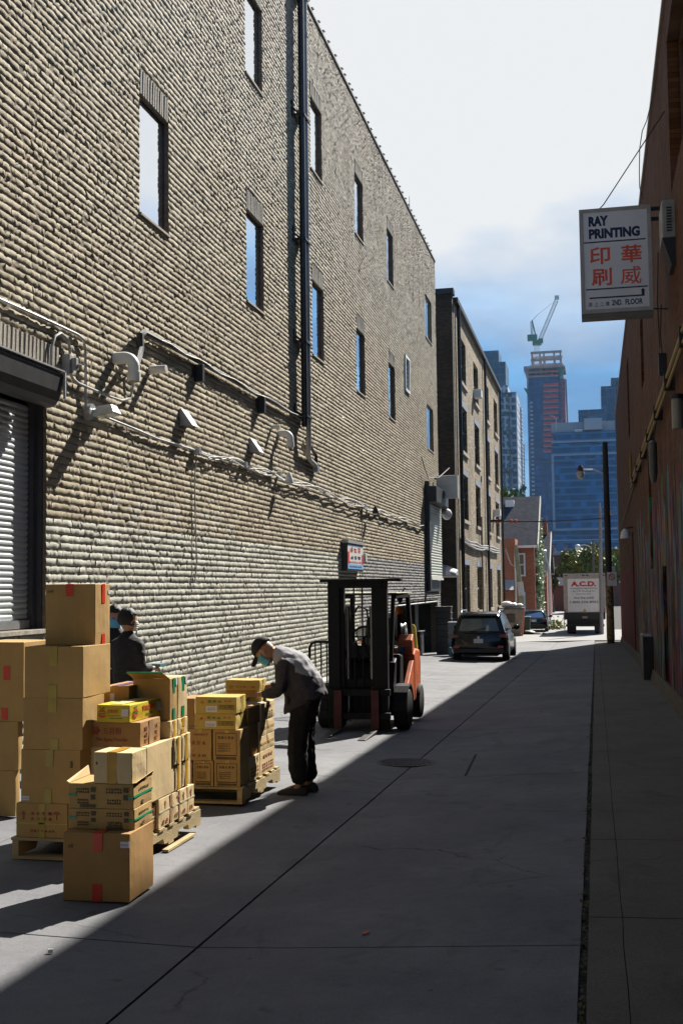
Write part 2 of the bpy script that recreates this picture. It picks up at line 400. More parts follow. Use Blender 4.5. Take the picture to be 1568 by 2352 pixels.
# material of the bricks
g = G_('split_face_brick', 0.9)
rnd = g.attr('rnd'); fine = g.noise(45, 5, 0.65); big = g.noise(0.35, 4, 0.6); streak = g.noise(1.2, 4, 0.55, sc=(1, 1.2, 0.16))
tan = g.ramp(rnd, [(0.0, (0.25, 0.215, 0.15)), (0.5, (0.335, 0.29, 0.205)), (1.0, (0.41, 0.36, 0.265))])
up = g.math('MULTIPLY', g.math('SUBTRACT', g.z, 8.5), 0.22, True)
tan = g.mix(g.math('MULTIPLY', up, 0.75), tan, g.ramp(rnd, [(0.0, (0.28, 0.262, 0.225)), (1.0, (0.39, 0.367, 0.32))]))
tan = g.mix(g.ramp(big, [(0.4, 0.0), (0.7, 0.35)]), tan, (0.34, 0.265, 0.175))
tan = g.mix(g.math('MULTIPLY', g.ramp(streak, [(0.60, 0.0), (0.72, 0.55)]), g.ramp(g.math('MULTIPLY', g.z, 0.0667), [(0.3, 0.0), (0.85, 1.0)])), tan, (0.16, 0.115, 0.075))
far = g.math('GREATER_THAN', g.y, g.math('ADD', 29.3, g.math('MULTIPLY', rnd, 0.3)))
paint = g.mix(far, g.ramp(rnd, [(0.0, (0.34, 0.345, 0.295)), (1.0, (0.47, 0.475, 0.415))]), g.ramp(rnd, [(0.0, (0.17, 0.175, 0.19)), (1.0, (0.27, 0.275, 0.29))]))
chip = g.noise(26, 4, 0.7)
paint = g.mix(g.ramp(chip, [(0.58, 0.0), (0.70, 0.55)]), paint, (0.25, 0.22, 0.16))
edge = g.math('ADD', 2.5, g.math('MULTIPLY', g.math('SUBTRACT', g.noise(0.9, 2), 0.5), 0.12))
pz = g.math('LESS_THAN', g.z, edge)
ghost = g.math('MULTIPLY', g.math('MULTIPLY', g.math('LESS_THAN', g.z, 2.92), g.math('GREATER_THAN', g.y, 13.3)), g.math('MULTIPLY', g.math('LESS_THAN', g.y, 18.5), g.ramp(g.noise(2.2, 4), [(0.42, 0.0), (0.6, 0.4)])))
colr = g.mix(ghost, tan, (0.45, 0.45, 0.44))
colr = g.mix(pz, colr, paint)
for (sy, sz, ln, st_) in ((19.95, 6.78, 1.9, .5), (19.9, 10.95, 1.1, .35), (24.75, 10.95, 1.5, .7), (29.6, 10.95, 1.8, .8), (34.4, 10.95, 1.6, .8), (15.2, 6.78, .8, .3), (29.5, 6.78, .8, .3)):
    wob = g.math('ADD', g.y, g.math('MULTIPLY', g.math('SUBTRACT', g.noise(2.0, 4), 0.5), 0.7))
    m1 = g.math('SUBTRACT', 1.0, g.math('MULTIPLY', g.math('ABSOLUTE', g.math('SUBTRACT', wob, sy)), 4.5), True)
    m2 = g.math('MULTIPLY', g.math('LESS_THAN', g.z, sz), g.math('SUBTRACT', 1.0, g.math('DIVIDE', g.math('SUBTRACT', sz, g.z), ln), True))
    colr = g.mix(g.math('MULTIPLY', g.math('MULTIPLY', m1, m2), st_), colr, (0.22, 0.125, 0.055))
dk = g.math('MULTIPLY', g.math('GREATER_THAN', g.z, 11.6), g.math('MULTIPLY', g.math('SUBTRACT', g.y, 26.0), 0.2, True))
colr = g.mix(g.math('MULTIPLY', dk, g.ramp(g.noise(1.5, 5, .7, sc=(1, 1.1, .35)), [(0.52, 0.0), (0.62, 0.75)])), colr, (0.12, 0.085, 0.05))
colr = g.mix(g.ramp(fine, [(0.35, 0.3), (0.6, 0.0)]), colr, (0.19, 0.145, 0.085))
bot = g.math('MULTIPLY', g.math('LESS_THAN', g.z, -0.05), g.noise(1.5, 4))
colr = g.mix(bot, colr, (0.2, 0.19, 0.17))
g.base(colr); g.bump(g.math('ADD', fine, g.math('MULTIPLY', g.noise(140, 3), 0.4)), 0.006)
BRICK = g.m
CH = 0.0895
def brick_wall(name, y0, y1, z0, z1, holes, X, mt, parent, sgn=1, L0=0.37, ch=CH, relief=0.033, nu=9, nv=5, seed=1):
    """every brick a rock-faced patch of its own in one mesh (the courses are the surface of the part wall)"""
    r = np.random.default_rng(seed); rects = []
    k = 0; z = z0
    while z < z1 - 0.02:
        zz = min(z + ch, z1)
        cuts = sorted([(h[0], h[1]) for h in holes if h[2] < (z + zz) / 2 < h[3]])
        segs = []; a = y0
        for c in cuts:
            if c[0] > a: segs.append((a, min(c[0], y1)))
            a = max(a, c[1])
        if a < y1: segs.append((a, y1))
        off = [0.0, 0.5, 0.22, 0.71][k % 4] * L0
        for (a, b) in segs:
            y = a; first = True
            while y < b - 1e-4:
                ln = L0 * r.uniform(0.62, 1.22)
                if first: ln = max(0.12, off + 0.1); first = False
                e = min(y + ln, b)
                if b - e < 0.12: e = b
                rects.append((y, e, z, zz)); y = e
        z = zz; k += 1
    A = np.array(rects); n = len(A)
    u = np.linspace(0, 1, nu); v = np.linspace(0, 1, nv)
    U, V = np.meshgrid(u, v); U = U.ravel(); V = V.ravel(); m = nu * nv
    gap = 0.0015
    yy = A[:, 0:1] + gap/2 + (A[:, 1:2] - A[:, 0:1] - gap) * U; zz = A[:, 2:3] + gap/2 + (A[:, 3:4] - A[:, 2:3] - gap) * V
    eV = (V < 1e-6) | (V > 1 - 1e-6); eU = ((U < 1e-6) | (U > 1 - 1e-6)) & ~eV
    vprof = np.interp(V, [0, .25, .5, .75, 1], [.5, .82, 1.0, .95, .8])
    slope = r.normal(0, 0.10, (n, 1)) * (U - 0.5) + r.normal(-0.22, 0.14, (n, 1)) * (V - 0.5)
    lat = r.normal(0, 0.13, (n, nu)) * (1 - np.abs(2 * u - 1) ** 3); cols = np.tile(np.arange(nu), nv); rows = np.repeat(np.arange(nv), nu)
    chips = lat[:, cols] + r.normal(0, 0.10, (n, m))
    ridge = np.sin((U * r.uniform(9, 22, (n, 1)) + V * r.uniform(1.5, 6, (n, 1)) + r.uniform(0, 6.3, (n, 1)))) * 0.13
    h = np.clip((0.80 + slope + chips + ridge) * relief * vprof, 0.010, 0.058)
    h = np.where(eV, 0.003, h); h = np.where(eU, 0.95 * h, h)
    inner = ~(eV | eU)
    zz = zz + np.where(inner, r.normal(0, 0.0022, (n, m)), 0)
    ru = np.where(np.isclose(U, u[1]), -1, np.where(np.isclose(U, u[-2]), 1, 0))
    rv = np.where(np.isclose(V, v[1]), -1, np.where(np.isclose(V, v[-2]), 1, 0))
    yy = yy + ru * ((A[:, 1:2] - A[:, 0:1]) / (nu - 1) - 0.010); zz = zz + rv * ((A[:, 3:4] - A[:, 2:3]) / (nv - 1) * 0.66)
    xx = X + sgn * (h - 0.024)
    P = np.stack([xx, yy, zz], -1).reshape(-1, 3) - np.array(rootloc(parent))
    q = []
    for j in range(nv - 1):
        for i in range(nu - 1):
            a = j * nu + i; q.append((a, a + 1, a + nu + 1, a + nu) if sgn > 0 else (a, a + nu, a + nu + 1, a + 1))
    q = np.array(q); F = (q[None] + (np.arange(n) * m)[:, None, None]).reshape(-1, 4)
    me = bpy.data.meshes.new(name); me.vertices.add(len(P)); me.vertices.foreach_set('co', P.astype(np.float32).ravel())
    me.loops.add(F.size); me.loops.foreach_set('vertex_index', F.astype(np.int32).ravel())
    me.polygons.add(len(F)); me.polygons.foreach_set('loop_start', (np.arange(len(F)) * 4).astype(np.int32)); me.polygons.foreach_set('loop_total', np.full(len(F), 4, np.int32))
    at = me.attributes.new('rnd', 'FLOAT', 'POINT'); at.data.foreach_set('value', np.repeat(r.uniform(0, 1, n), m).astype(np.float32))
    me.update(calc_edges=True); me.validate()
    return link(name, me, mt, parent)
LINT = [(a, b, d, d + 0.36) for (a, b, c, d) in WIN[:-2]]
DL = (7.6, 12.0, 4.10, 4.46)
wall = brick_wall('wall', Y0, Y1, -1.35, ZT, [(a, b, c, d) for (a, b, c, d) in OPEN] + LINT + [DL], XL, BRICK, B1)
# soldier courses over windows and door: bricks on end
g = G_('soldier_brick', 0.9); g.base(g.mix(g.ramp(g.noise(40, 5, 0.6), [(0.35, 0.4), (0.6, 0.0)]), g.ramp(g.noise(3.0, 2), [(0.35, (0.28, 0.255, 0.215)), (0.65, (0.38, 0.35, 0.30))]), (0.13, 0.11, 0.09))); g.bump(g.noise(60, 4), 0.008)
SOLD = g.m
for (a, b, c, d) in LINT + [DL]:
    mb = MB(); n = round((b - a) / 0.092); s_ = (b - a) / n
    for i in range(n):
        p0, p1 = a + i * s_ + 0.006, a + (i + 1) * s_ - 0.006; o = random.uniform(0.008, 0.022)
        mb.hexa([(XL-0.02, p0, c+.004), (XL+o*.4, p0+.012, c+.014), (XL+o*.4, p1-.012, c+.014), (XL-0.02, p1, c+.004), (XL-0.02, p0, d-.004), (XL+o, p0+.012, d-.016), (XL+o*.7, p1-.012, d-.016), (XL-0.02, p1, d-.004)])
    build(mb, 'soldier_course', SOLD, B1)
# reveals, frames, panes
FRM = mat('dark_window_frame', (0.05, 0.045, 0.04), 0.5, 0.2, 10, metal=0.0)
SILL = mat('stone_sill', (0.33, 0.28, 0.22), 0.85, 0.2, 8, 0.002, 60)
REV = mat('brick_reveal', (0.20, 0.14, 0.10), 0.9, 0.3, 22, 0.004, 60)
g = G_('reflecting_glass', 0.06); g.base((0.86, 0.89, 0.92)); g.p.inputs['Metallic'].default_value = 1.0
g.bump(g.noise(0.8, 1, 0.4), 0.004, 1.0); GLASS = g.m
def add_window(a, b, c, d, parent, yellow=False, mullion=False):
    dp = 0.085; mb = MB(); n = int((d - c) / CH)
    prof_ = []                                                        # toothed ends of the courses, one strip down the far jamb
    for j in range(n + 1):
        z0, z1 = c + j * CH, min(c + (j + 1) * CH, d); o_ = random.uniform(-.002, .014)
        prof_ += [(XL - .012, z0), (XL + o_, z0 + .012), (XL + o_, max(z0 + .013, z1 - .012))]
    prof_ += [(XL - .012, d), (XL - dp, d), (XL - dp, c)]
    mb.prism(prof_, b - .002, b + .005, 'y')
    fr = mat('brass_window_frame', (0.45, 0.36, 0.16), 0.45, 0.1, 10) if yellow else FRM
    f = MB(); t = 0.035; x0, x1 = XL - dp - .02, XL - dp + 0.02
    f.box(x0, x1, a, a + t, c, d); f.box(x0, x1, b - t, b, c, d); f.box(x0, x1, a + t, b - t, c, c + t); f.box(x0, x1, a + t, b - t, d - t, d)
    if mullion: f.box(x0, x1, (a + b) / 2 - .03, (a + b) / 2 + .03, c + t, d - t)
    wo_ = build(f, 'window', fr, parent)
    p = MB(); p.box(x0 + .018, x0 + .03, a + t, b - t, c + t, d - t); build(p, 'pane', GLASS, wo_)
    build(mb, 'reveal', REV, wo_)
    s_ = MB(); s_.box(XL - dp, XL + 0.03, a - 0.01, b + 0.02, c - 0.035, c + 0.004); build(s_, 'sill', SILL, wo_, bevel=0.004)
for k, wdw in enumerate(WIN): add_window(*wdw, B1, yellow=k >= len(WIN) - 2, mullion=k >= len(WIN) - 2)
# small louvred vent window
a, b, c, d = VENTW
WHT = mat('white_paint', (0.75, 0.75, 0.73), 0.5, 0.06, 5); BLK = mat('black_metal', (0.018, 0.018, 0.02), 0.5, 0.3, 12)
mb = MB(); mb.box(XL - .05, XL + .05, a, a + .09, c, d); mb.box(XL - .05, XL + .05, b - .09, b, c, d); mb.box(XL - .05, XL + .05, a + .09, b - .09, c, c + .09); mb.box(XL - .05, XL + .05, a + .09, b - .09, d - .09, d)
lv = build(mb, 'louvre_window', WHT, B1)
mb = MB()
for i in range(7): z = c + .12 + i * (d - c - .2) / 7; mb.box(XL - .12, XL - .02, a + .09, b - .09, z, z + .05)
build(mb, 'louvre', BLK, lv)
# coping and the string of clips along the roof edge
mb = MB(); mb.box(XL - .34, XL + .035, -26, Y1 + .02, ZT, ZT + .06)
build(mb, 'coping', mat('dark_coping', (0.06, 0.055, 0.05), 0.6, 0.2, 3), B1)
mb = MB()
y = 23.0
while y < 44:
    mb.bar((XL - .02, y, ZT + .05), (XL + random.uniform(0, .06), y + random.uniform(-.05, .05), ZT + .11), .02); mb.bar((XL + .03, y - .04, ZT + .11), (XL + .05, y + .05, ZT + .12), .035); y += random.uniform(.35, .75)
tag(build(mb, 'roof_clip', BLK, B1), kind='stuff')
mb = MB(); mb.cyl((XL - .2, 39.8, ZT), (XL - .2, 39.8, ZT + 1.0), .015, .008, 6); build(mb, 'roof_aerial', BLK, B1)
# roll-up door at the near end
a, b, c, d = DOOR
g = G_('galvanised_slats', 0.42); g.p.inputs['Metallic'].default_value = 0.3
g.base(g.mix(g.ramp(g.noise(1.3, 4, 0.6, sc=(1, 1, 0.5)), [(0.4, 0.0), (0.7, 0.6)]), (0.50, 0.54, 0.56), (0.36, 0.40, 0.41))); g.bump(g.noise(30, 3), 0.001); SLAT = g.m
def slats(mb, X, y0, y1, z0, z1, pitch, amp):
    n = int((z1 - z0) / pitch); pts = []
    for i in range(n):
        z = z0 + i * pitch
        for t, o in ((0.0, 0.0), (0.12, 0.45), (0.35, 1.0), (0.65, 1.0), (0.85, 0.55), (0.93, 0.0)): pts.append((X + amp * o, z + t * pitch))
    secs = [[(x, y, z) for (x, z) in pts] for y in (y0, y1)]
    o = len(mb.v)
    for (x, z) in pts: mb.v += [(x, y0, z), (x, y1, z)]
    for i in range(len(pts) - 1): mb.f.append((o+2*i, o+2*i+1, o+2*i+3, o+2*i+2)); mb.mi.append(mb.cur)
DX = XL - 0.17
mb = MB(); slats(mb, DX, a + .05, b - .12, c + .1, 3.75, 0.0655, 0.012)
dr = build(mb, 'roll_up_door', SLAT, B1)
mb = MB(); mb.box(DX - .01, DX + .04, a + .05, b - .12, c + .01, c + .10); build(mb, 'bottom_bar', mat('grey_steel', (0.28, 0.29, 0.30), 0.45, 0.15, 4, metal=0.4), dr)
mb = MB(); mb.box(DX - .06, DX + .07, b - .12, b - .03, c + .01, 4.0); mb.box(DX + .0, DX + .13, b - .03, b - .006, c, 4.0); build(mb, 'guide_rail', mat('dark_rail', (0.05, 0.05, 0.06), 0.5, 0.2, 5), dr)
mb = MB(); mb.box(XL - .28, XL + .05, a, b + .02, c - .045, c - .002); build(mb, 'door_sill', mat('worn_sill', (0.36, 0.33, 0.28), 0.8, 0.35, 9, 0.003, 30), dr)
# hood over the door, curved housing
hq = onX(147, 853, XL + .24); yh, zz = hq.y, hq.z - .36
mb = MB(); sec = [(-.02, .0), (-.02, .34), (.02, .355), (.21, .335), (.22, .31), (.20, .12), (.16, .03), (.12, -.02), (.06, -.04), (.02, -.04)]
mb.loft([[(XL + x + .02, y, zz + z) for x, z in sec] for y in (7.0, yh)])
hood = build(mb, 'door_hood', mat('grey_hood', (0.02, 0.02, 0.022), 0.5, 0.3, 5, 0.001, 30), B1, bevel=0.006)
mb = MB(); mb.box(XL + .0, XL + .262, 7.0, yh + .01, zz + .345, zz + .362); mb.box(XL + .24, XL + .262, yh - .01, yh + .02, zz + .05, zz + .362); build(mb, 'drip_edge', mat('galvanised', (0.45, 0.46, 0.47), 0.4, 0.2, 6, metal=0.5), hood)
mb = MB()
for i in range(22): mb.box(XL + .02 + random.uniform(0, .03), XL + .07, 9 + i * .14, 9.05 + i * .14, zz + .362, zz + .375 + random.uniform(.005, .03))
tag(build(mb, 'foam_crumb', mat('foam', (0.6, 0.5, 0.3), 0.9, 0.2), hood), kind='stuff')
# roll shutter near the far corner with its box, dark jamb and the dark garage opening under it
a, b, c, d = SHUT
mb = MB(); slats(mb, XL + .10, a + .32, b - .05, c + .08, d - .45, 0.10, 0.03)
sh = build(mb, 'roll_shutter', mat('pale_shutter', (0.50, 0.53, 0.47), 0.45, 0.1, 3, metal=0.2), B1)
mb = MB(); mb.box(XL + .01, XL + .16, a, a + .30, c - .4, d + .3); build(mb, 'shutter_jamb', BLK, sh)
mb = MB(); mb.box(XL + .08, XL + .17, a + .32, b - .03, c, c + .08); build(mb, 'shutter_bar', WHT, sh)
mb = MB(); mb.box(XL + .01, XL + .42, a + .02, b - .1, d - .45, d + .12); build(mb, 'shutter_box', BLK, sh, bevel=0.02)
mb = MB(); mb.box(XL + .0, XL + .05, a, b, c - .42, c - .02); build(mb, 'shutter_apron', BLK, sh)
a, b, c, d = GAR
mb = MB(); mb.box(XL - 4.5, XL - 4.4, a, b, -1.4, d); mb.box(XL - 4.4, XL - .31, a - .06, a - .0, -1.4, d); mb.box(XL - 4.4, XL - .31, b, b + .06, -1.4, d); mb.box(XL - 4.4, XL - .31, a, b, d, d + .06)
bay = build(mb, 'loading_bay', mat('dark_bay_wall', (0.035, 0.033, 0.03), 0.9, 0.3, 3), B1)  # bay walls in one near-black tone
mb = MB(); mb.box(XL - .05, XL + .012, b - .25, b - .02, -.9, d - .02); build(mb, 'jamb', mat('grey_jamb', (0.42, 0.42, 0.41), 0.7, 0.1), bay)
mb = MB(); mb.cyl((XL - .02, a + .1, d - .1), (XL - .02, b - .3, d - .08), .025); build(mb, 'door_track', mat('galvanised', (0, 0, 0)), bay)
# low concrete ledge at the wall foot
LEDGE = mat('pale_ledge', (0.40, 0.39, 0.36), 0.85, 0.2, 5, 0.003, 40)
mb = MB(); z = lambda y: G(-5.6, y) + .13
mb.hexa([(XL - .02, 12.2, -1.2), (XL + .3, 12.2, -1.2), (XL + .3, 34.6, -1.2), (XL - .02, 34.6, -1.2), (XL - .02, 12.2, z(12.2)), (XL + .3, 12.2, z(12.2)), (XL + .3, 34.6, z(34.6)), (XL - .02, 34.6, z(34.6))])
build(mb, 'wall_footing', LEDGE, B1, bevel=0.015)

# ================================================================== right building
XR = 1.2; ZR = 10.05; YR1 = 58.6
g = G_('red_brown_brick', 0.85)
br = g.n('ShaderNodeTexBrick'); mpn = g.n('ShaderNodeMapping'); cmb = g.n('ShaderNodeCombineXYZ'); g.l(g.y, cmb.inputs[0]); g.l(g.z, cmb.inputs[1]); g.l(cmb.outputs[0], br.inputs['Vector'])
br.inputs['Scale'].default_value = 1.0; br.inputs['Brick Width'].default_value = 0.215; br.inputs['Row Height'].default_value = 0.075; br.inputs['Mortar Size'].default_value = 0.006
br.inputs['Color1'].default_value = (0.078, 0.028, 0.010, 1); br.inputs['Color2'].default_value = (0.14, 0.057, 0.021, 1); br.inputs['Mortar'].default_value = (0.05, 0.025, 0.013, 1)
colr = g.mix(g.ramp(g.noise(1.4, 5, 0.6), [(0.42, 0.0), (0.66, 0.45)]), br.outputs['Color'], (0.16, 0.10, 0.08))
colr = g.mix(g.ramp(g.noise(0.8, 4, 0.6, sc=(1, 2, .25)), [(0.55, 0.0), (0.75, 0.5)]), colr, (0.05, 0.035, 0.03))
# painted mural low on the wall: vertical drips of colour
zz_ = g.math('ADD', g.z, g.math('MULTIPLY', g.math('SUBTRACT', g.noise(0.6, 4, 0.6, sc=(1, 1, .3)), 0.5), 3.6))
mask = g.math('MULTIPLY', g.math('LESS_THAN', zz_, 3.3), g.math('LESS_THAN', g.y, 36.2))
q = g.noise(1.15, 3, 0.45, sc=(1, .85, .30), dist=1.6)
mur = g.ramp(q, [(0.24, (0.08, 0.24, 0.75)), (0.33, (0.05, 0.55, 0.65)), (0.39, (0.62, 0.05, 0.05)), (0.44, (0.10, 0.13, 0.45)), (0.49, (0.80, 0.48, 0.05)), (0.53, (0.45, 0.08, 0.12)), (0.57, (0.07, 0.55, 0.2)), (0.62, (0.5, 0.35, 0.75)), (0.68, (0.04, 0.5, 0.75)), (0.76, (0.85, 0.65, 0.1))])
mur = g.mix(g.ramp(g.noise(2.2, 5, .6, sc=(1, .9, .25), dist=1.0), [(0.44, 0.0), (0.60, 0.9)]), mur, (0.02, 0.012, 0.02))
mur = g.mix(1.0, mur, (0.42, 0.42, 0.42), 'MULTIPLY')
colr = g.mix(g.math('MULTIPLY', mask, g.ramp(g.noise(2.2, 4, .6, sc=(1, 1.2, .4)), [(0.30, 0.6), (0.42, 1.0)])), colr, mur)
low = g.math('MULTIPLY', g.math('GREATER_THAN', g.y, 36.2), g.math('LESS_THAN', g.z, 2.2))
colr = g.mix(low, colr, (0.13, 0.035, 0.03))
g.base(colr); g.bump(g.math('SUBTRACT', g.math('MULTIPLY', g.noise(50, 3), .5), br.outputs['Fac']), 0.006)
g.p.inputs['Specular IOR Level'].default_value = 0.12
RB = g.m
B2 = thing('red_brick_building', 'red brown brick building in shade along the right, painted mural at its foot', 'building', (XR + 5, 20, -.3))
def rw(p, q, b=None):
    u, v = onX(*p, XR), onX(*q, XR); return (u.y - (b or 1.2), u.y, v.z, u.z)
RWIN = [(12.0, onX(1540, 440, XR).y, onX(1540, 445, XR).z, 9.45), rw((1486, 1040), (1494, 1307)), rw((1468, 740), (1473, 895), 1.5), rw((1438, 839), (1443, 1009), 1.6), rw((1450, 1224), (1458, 1504)), (20.6, 21.8, -0.5, 2.0)]
mb = MB()
for (a, b, c, d) in rect_cells(-26, YR1, -1.6, ZR, RWIN): mb.box(XR, XR + .3, a, b, c, d)
mb.box(XR + .3, 16, YR1 - .3, YR1, -1.6, ZR); mb.box(XR + .3, 16, -26, -25.7, -1.6, ZR); mb.box(15.7, 16, -25.7, YR1 - .3, -1.6, ZR); mb.box(XR + .3, 15.7, -25.7, YR1 - .3, ZR - .4, ZR - .2)
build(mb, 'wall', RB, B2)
mb = MB(); mb.box(XR - .045, XR + .34, -26, YR1 + .05, ZR, ZR + .09); build(mb, 'coping', mat('pale_coping', (0.22, 0.17, 0.15), 0.6, 0.1, 4), B2, bevel=.01)
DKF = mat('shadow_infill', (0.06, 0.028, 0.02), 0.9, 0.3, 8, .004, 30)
for k, (a, b, c, d) in enumerate(RWIN):
    if k == 0:
        f = MB(); t = .07; x0 = XR + .17
        f.box(x0, x0 + .06, a, a + t, c, d); f.box(x0, x0 + .06, b - t, b, c, d); f.box(x0, x0 + .06, a + t, b - t, c, c + t); f.box(x0, x0 + .06, a + t, b - t, d - t, d)
        for y in (13.4, 15.2): f.box(x0, x0 + .06, y - .035, y + .035, c + t, d - t)
        o = build(f, 'window', mat('brown_frame', (0.09, 0.045, 0.03), .5, .2), B2)
        p = MB(); p.box(x0 + .02, x0 + .035, a + t, b - t, c + t, d - t); build(p, 'pane', GLASS, o)
    else:
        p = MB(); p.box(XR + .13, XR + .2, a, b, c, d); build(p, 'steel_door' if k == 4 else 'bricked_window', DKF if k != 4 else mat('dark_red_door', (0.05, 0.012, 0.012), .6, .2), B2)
mb = MB(); mb.prism([(XR - .10, -.2), (XR + .02, -.2), (XR + .02, .10), (XR - .03, .10)], 2, 58, 'y')
for i in range(len(mb.v)): x, y, z = mb.v[i]; mb.v[i] = (x, y, G(1, y) + (z + .2) - .06)
# weeds and grit where the wall meets the walk
build(mb, 'wall_fillet', mat('dirty_fillet', (0.10, 0.085, 0.06), .95, .4, 12, .01, 25), B2)
# ================================================================== fixtures on the left wall
GALV = mat('galvanised_pipe', (0.50, 0.51, 0.52), 0.35, 0.15, 8, metal=0.6)
PVC = mat('white_plastic_pipe', (0.78, 0.76, 0.70), 0.4, 0.06, 4)
BPIPE = mat('black_pipe', (0.02, 0.02, 0.022), 0.45, 0.3, 12)
CABLE = mat('white_cable', (0.55, 0.56, 0.55), 0.5, 0.1, 10)
GREYC = mat('grey_conduit', (0.34, 0.33, 0.32), 0.45, 0.15, 10)
def wp(px, py, out=0.05):
    p = onX(px, py, XL + out); return Vector((XL + out, p.y, p.z))
def single(mb, name, mt, label, cat, group=None, base=None, smooth=True, bevel=0):
    vs_ = mb.v; o = base or (sum(v[0] for v in vs_)/len(vs_), sum(v[1] for v in vs_)/len(vs_), min(v[2] for v in vs_))
    ob = build(mb, name, mt, smooth=smooth, bevel=bevel, origin=o); return tag(ob, label, cat, group)
# downpipe pair
yp = onX(702, 700, XL + .165).y
t = thing('downpipe', 'tall black and grey pair of pipes running up the tan brick wall', 'pipe', (XL, yp, 4.2))
mb = MB(); mb.tube([(XL + .16, yp - .17, 14.9), (XL + .16, yp - .17, 5.0)], .065, 10); build(mb, 'black_pipe', BPIPE, t, smooth=True)
zb = wp(703, 1040).z
mb = MB(); mb.tube([(XL + .17, yp + .13, 15.0), (XL + .17, yp + .13, zb + .35), (XL + .16, yp + .16, zb + .15), (XL + .10, yp + .3, zb - .02), (XL + .06, yp + .62, zb - .12), (XL + .06, yp + 1.15, zb - .19)], .055, 10); build(mb, 'grey_pipe', GREYC, t, smooth=True)
for z in (14.2, 11.55, 8.9, 6.75, 5.2):
    mb = MB(); mb.box(XL, XL + .24, yp - .24, yp + .22, z, z + .045); mb.box(XL, XL + .03, yp - .42, yp - .30, z - .05, z + .25); mb.bar((XL + .03, yp - .36, z + .1), (XL + .15, yp - .18, z + .02), .03)
    build(mb, 'pipe_bracket', BPIPE, t)
for z in (13.4, 10.3, 7.9, 6.0):
    mb = MB(); mb.cyl((XL + .17, yp + .13, z), (XL + .17, yp + .13, z + .1), .068, n=10); build(mb, 'coupling', GREYC, t, smooth=True)
mb = MB(); mb.tube([(XL + .05, yp + .35, zb + .3), (XL + .06, yp + .95, zb + .1), (XL + .06, yp + 1.2, zb + .02), (XL + .06, yp + 1.2, zb - .3)], .035, 8); build(mb, 'drain_elbow', BPIPE, t, smooth=True)
mb = MB(); mb.box(XL + .01, XL + .12, yp + 1.1, yp + 1.3, zb - .34, zb - .2); build(mb, 'outlet_box', GALV, t, bevel=.01)
# black refrigerant line across the wall
t = thing('insulated_pipe', 'long black insulated line with white cable sloping across the tan brick wall', 'pipe', (XL, 15, 4.5))
pts = [wp(312, 838, .25), wp(318, 822, .2), wp(323, 800, .12), wp(322, 770, .12), wp(330, 764, .08), wp(400, 800, .06), wp(455, 829, .06), wp(520, 866, .06), wp(597, 910, .06), wp(650, 936, .06), wp(697, 967, .06)]
mb = MB(); mb.tube(pts[:5], .05, 8); mb.tube(pts[4:], [.05, .035, .04, .035, .035, .03, .03], 8); build(mb, 'line', BPIPE, t, smooth=True)
mb = MB(); q = []
for i in range(24):
    f = i / 23; x = 330 + 370 * f; y = np.interp(x, [330, 400, 455, 520, 597, 650, 700], [764, 800, 829, 866, 910, 936, 967]); q.append(wp(x, y - 3 + 3 * math.sin(i * 1.3), .10))
mb.tube(q, .010, 6); build(mb, 'cable', CABLE, t, smooth=True)
for (px, y0_, y1_) in ((455, 838, 878), (598, 912, 950)):
    a, b = wp(px, y0_, .05), wp(px, y1_, .05); mb = MB(); mb.box(XL + .0, XL + .14, a.y - .05, a.y + .05, b.z, a.z); mb.box(XL + .0, XL + .03, a.y - .16, a.y - .05, b.z + .05, a.z - .05); build(mb, 'hanging_bracket', BPIPE, t, bevel=.008)
# white conduit at upper left that turns down to the flood lamp
t = thing('conduit', 'galvanised conduit turning down beside the roll-up door to a flood lamp', 'conduit', (XL, 12, 4))
pts = [wp(-60, 655, .04), wp(0, 687, .04), wp(60, 714, .04), wp(120, 741, .04), wp(178, 768, .04), wp(192, 780, .04), wp(196, 800, .04), wp(197, 860, .04), wp(197, 936, .04)]
mb = MB(); mb.tube(pts, .018, 8); build(mb, 'pipe', GALV, t, smooth=True)
pts = [wp(117, 845, .04), wp(119, 800, .04), wp(127, 772, .04), wp(140, 765, .04), wp(155, 778, .04), wp(161, 800, .04), wp(161, 830, .06)]
mb = MB(); mb.tube(pts, .017, 8); build(mb, 'flexible_hose', GREYC, t, smooth=True)
a = wp(163, 836, .07); mb = MB(); mb.box(XL, XL + .1, a.y - .09, a.y + .03, a.z - .13, a.z + .10); mb.box(XL + .1, XL + .16, a.y - .05, a.y + .02, a.z - .08, a.z + .06); mb.cyl((XL + .13, a.y - .02, a.z - .02), (XL + .20, a.y + .02, a.z - .03), .025, .02, 8); build(mb, 'switch_box', GREYC, t, bevel=.006)
pts = [wp(162, 858, .05), wp(168, 870, .04), wp(180, 880, .04), wp(210, 893, .04), wp(250, 910, .04), wp(280, 920, .04), wp(300, 915, .04), wp(305, 890, .05), wp(305, 850, .05), wp(303, 842, .1)]
mb = MB(); mb.tube(pts, .017, 8); build(mb, 'flexible_conduit', GREYC, t, smooth=True)
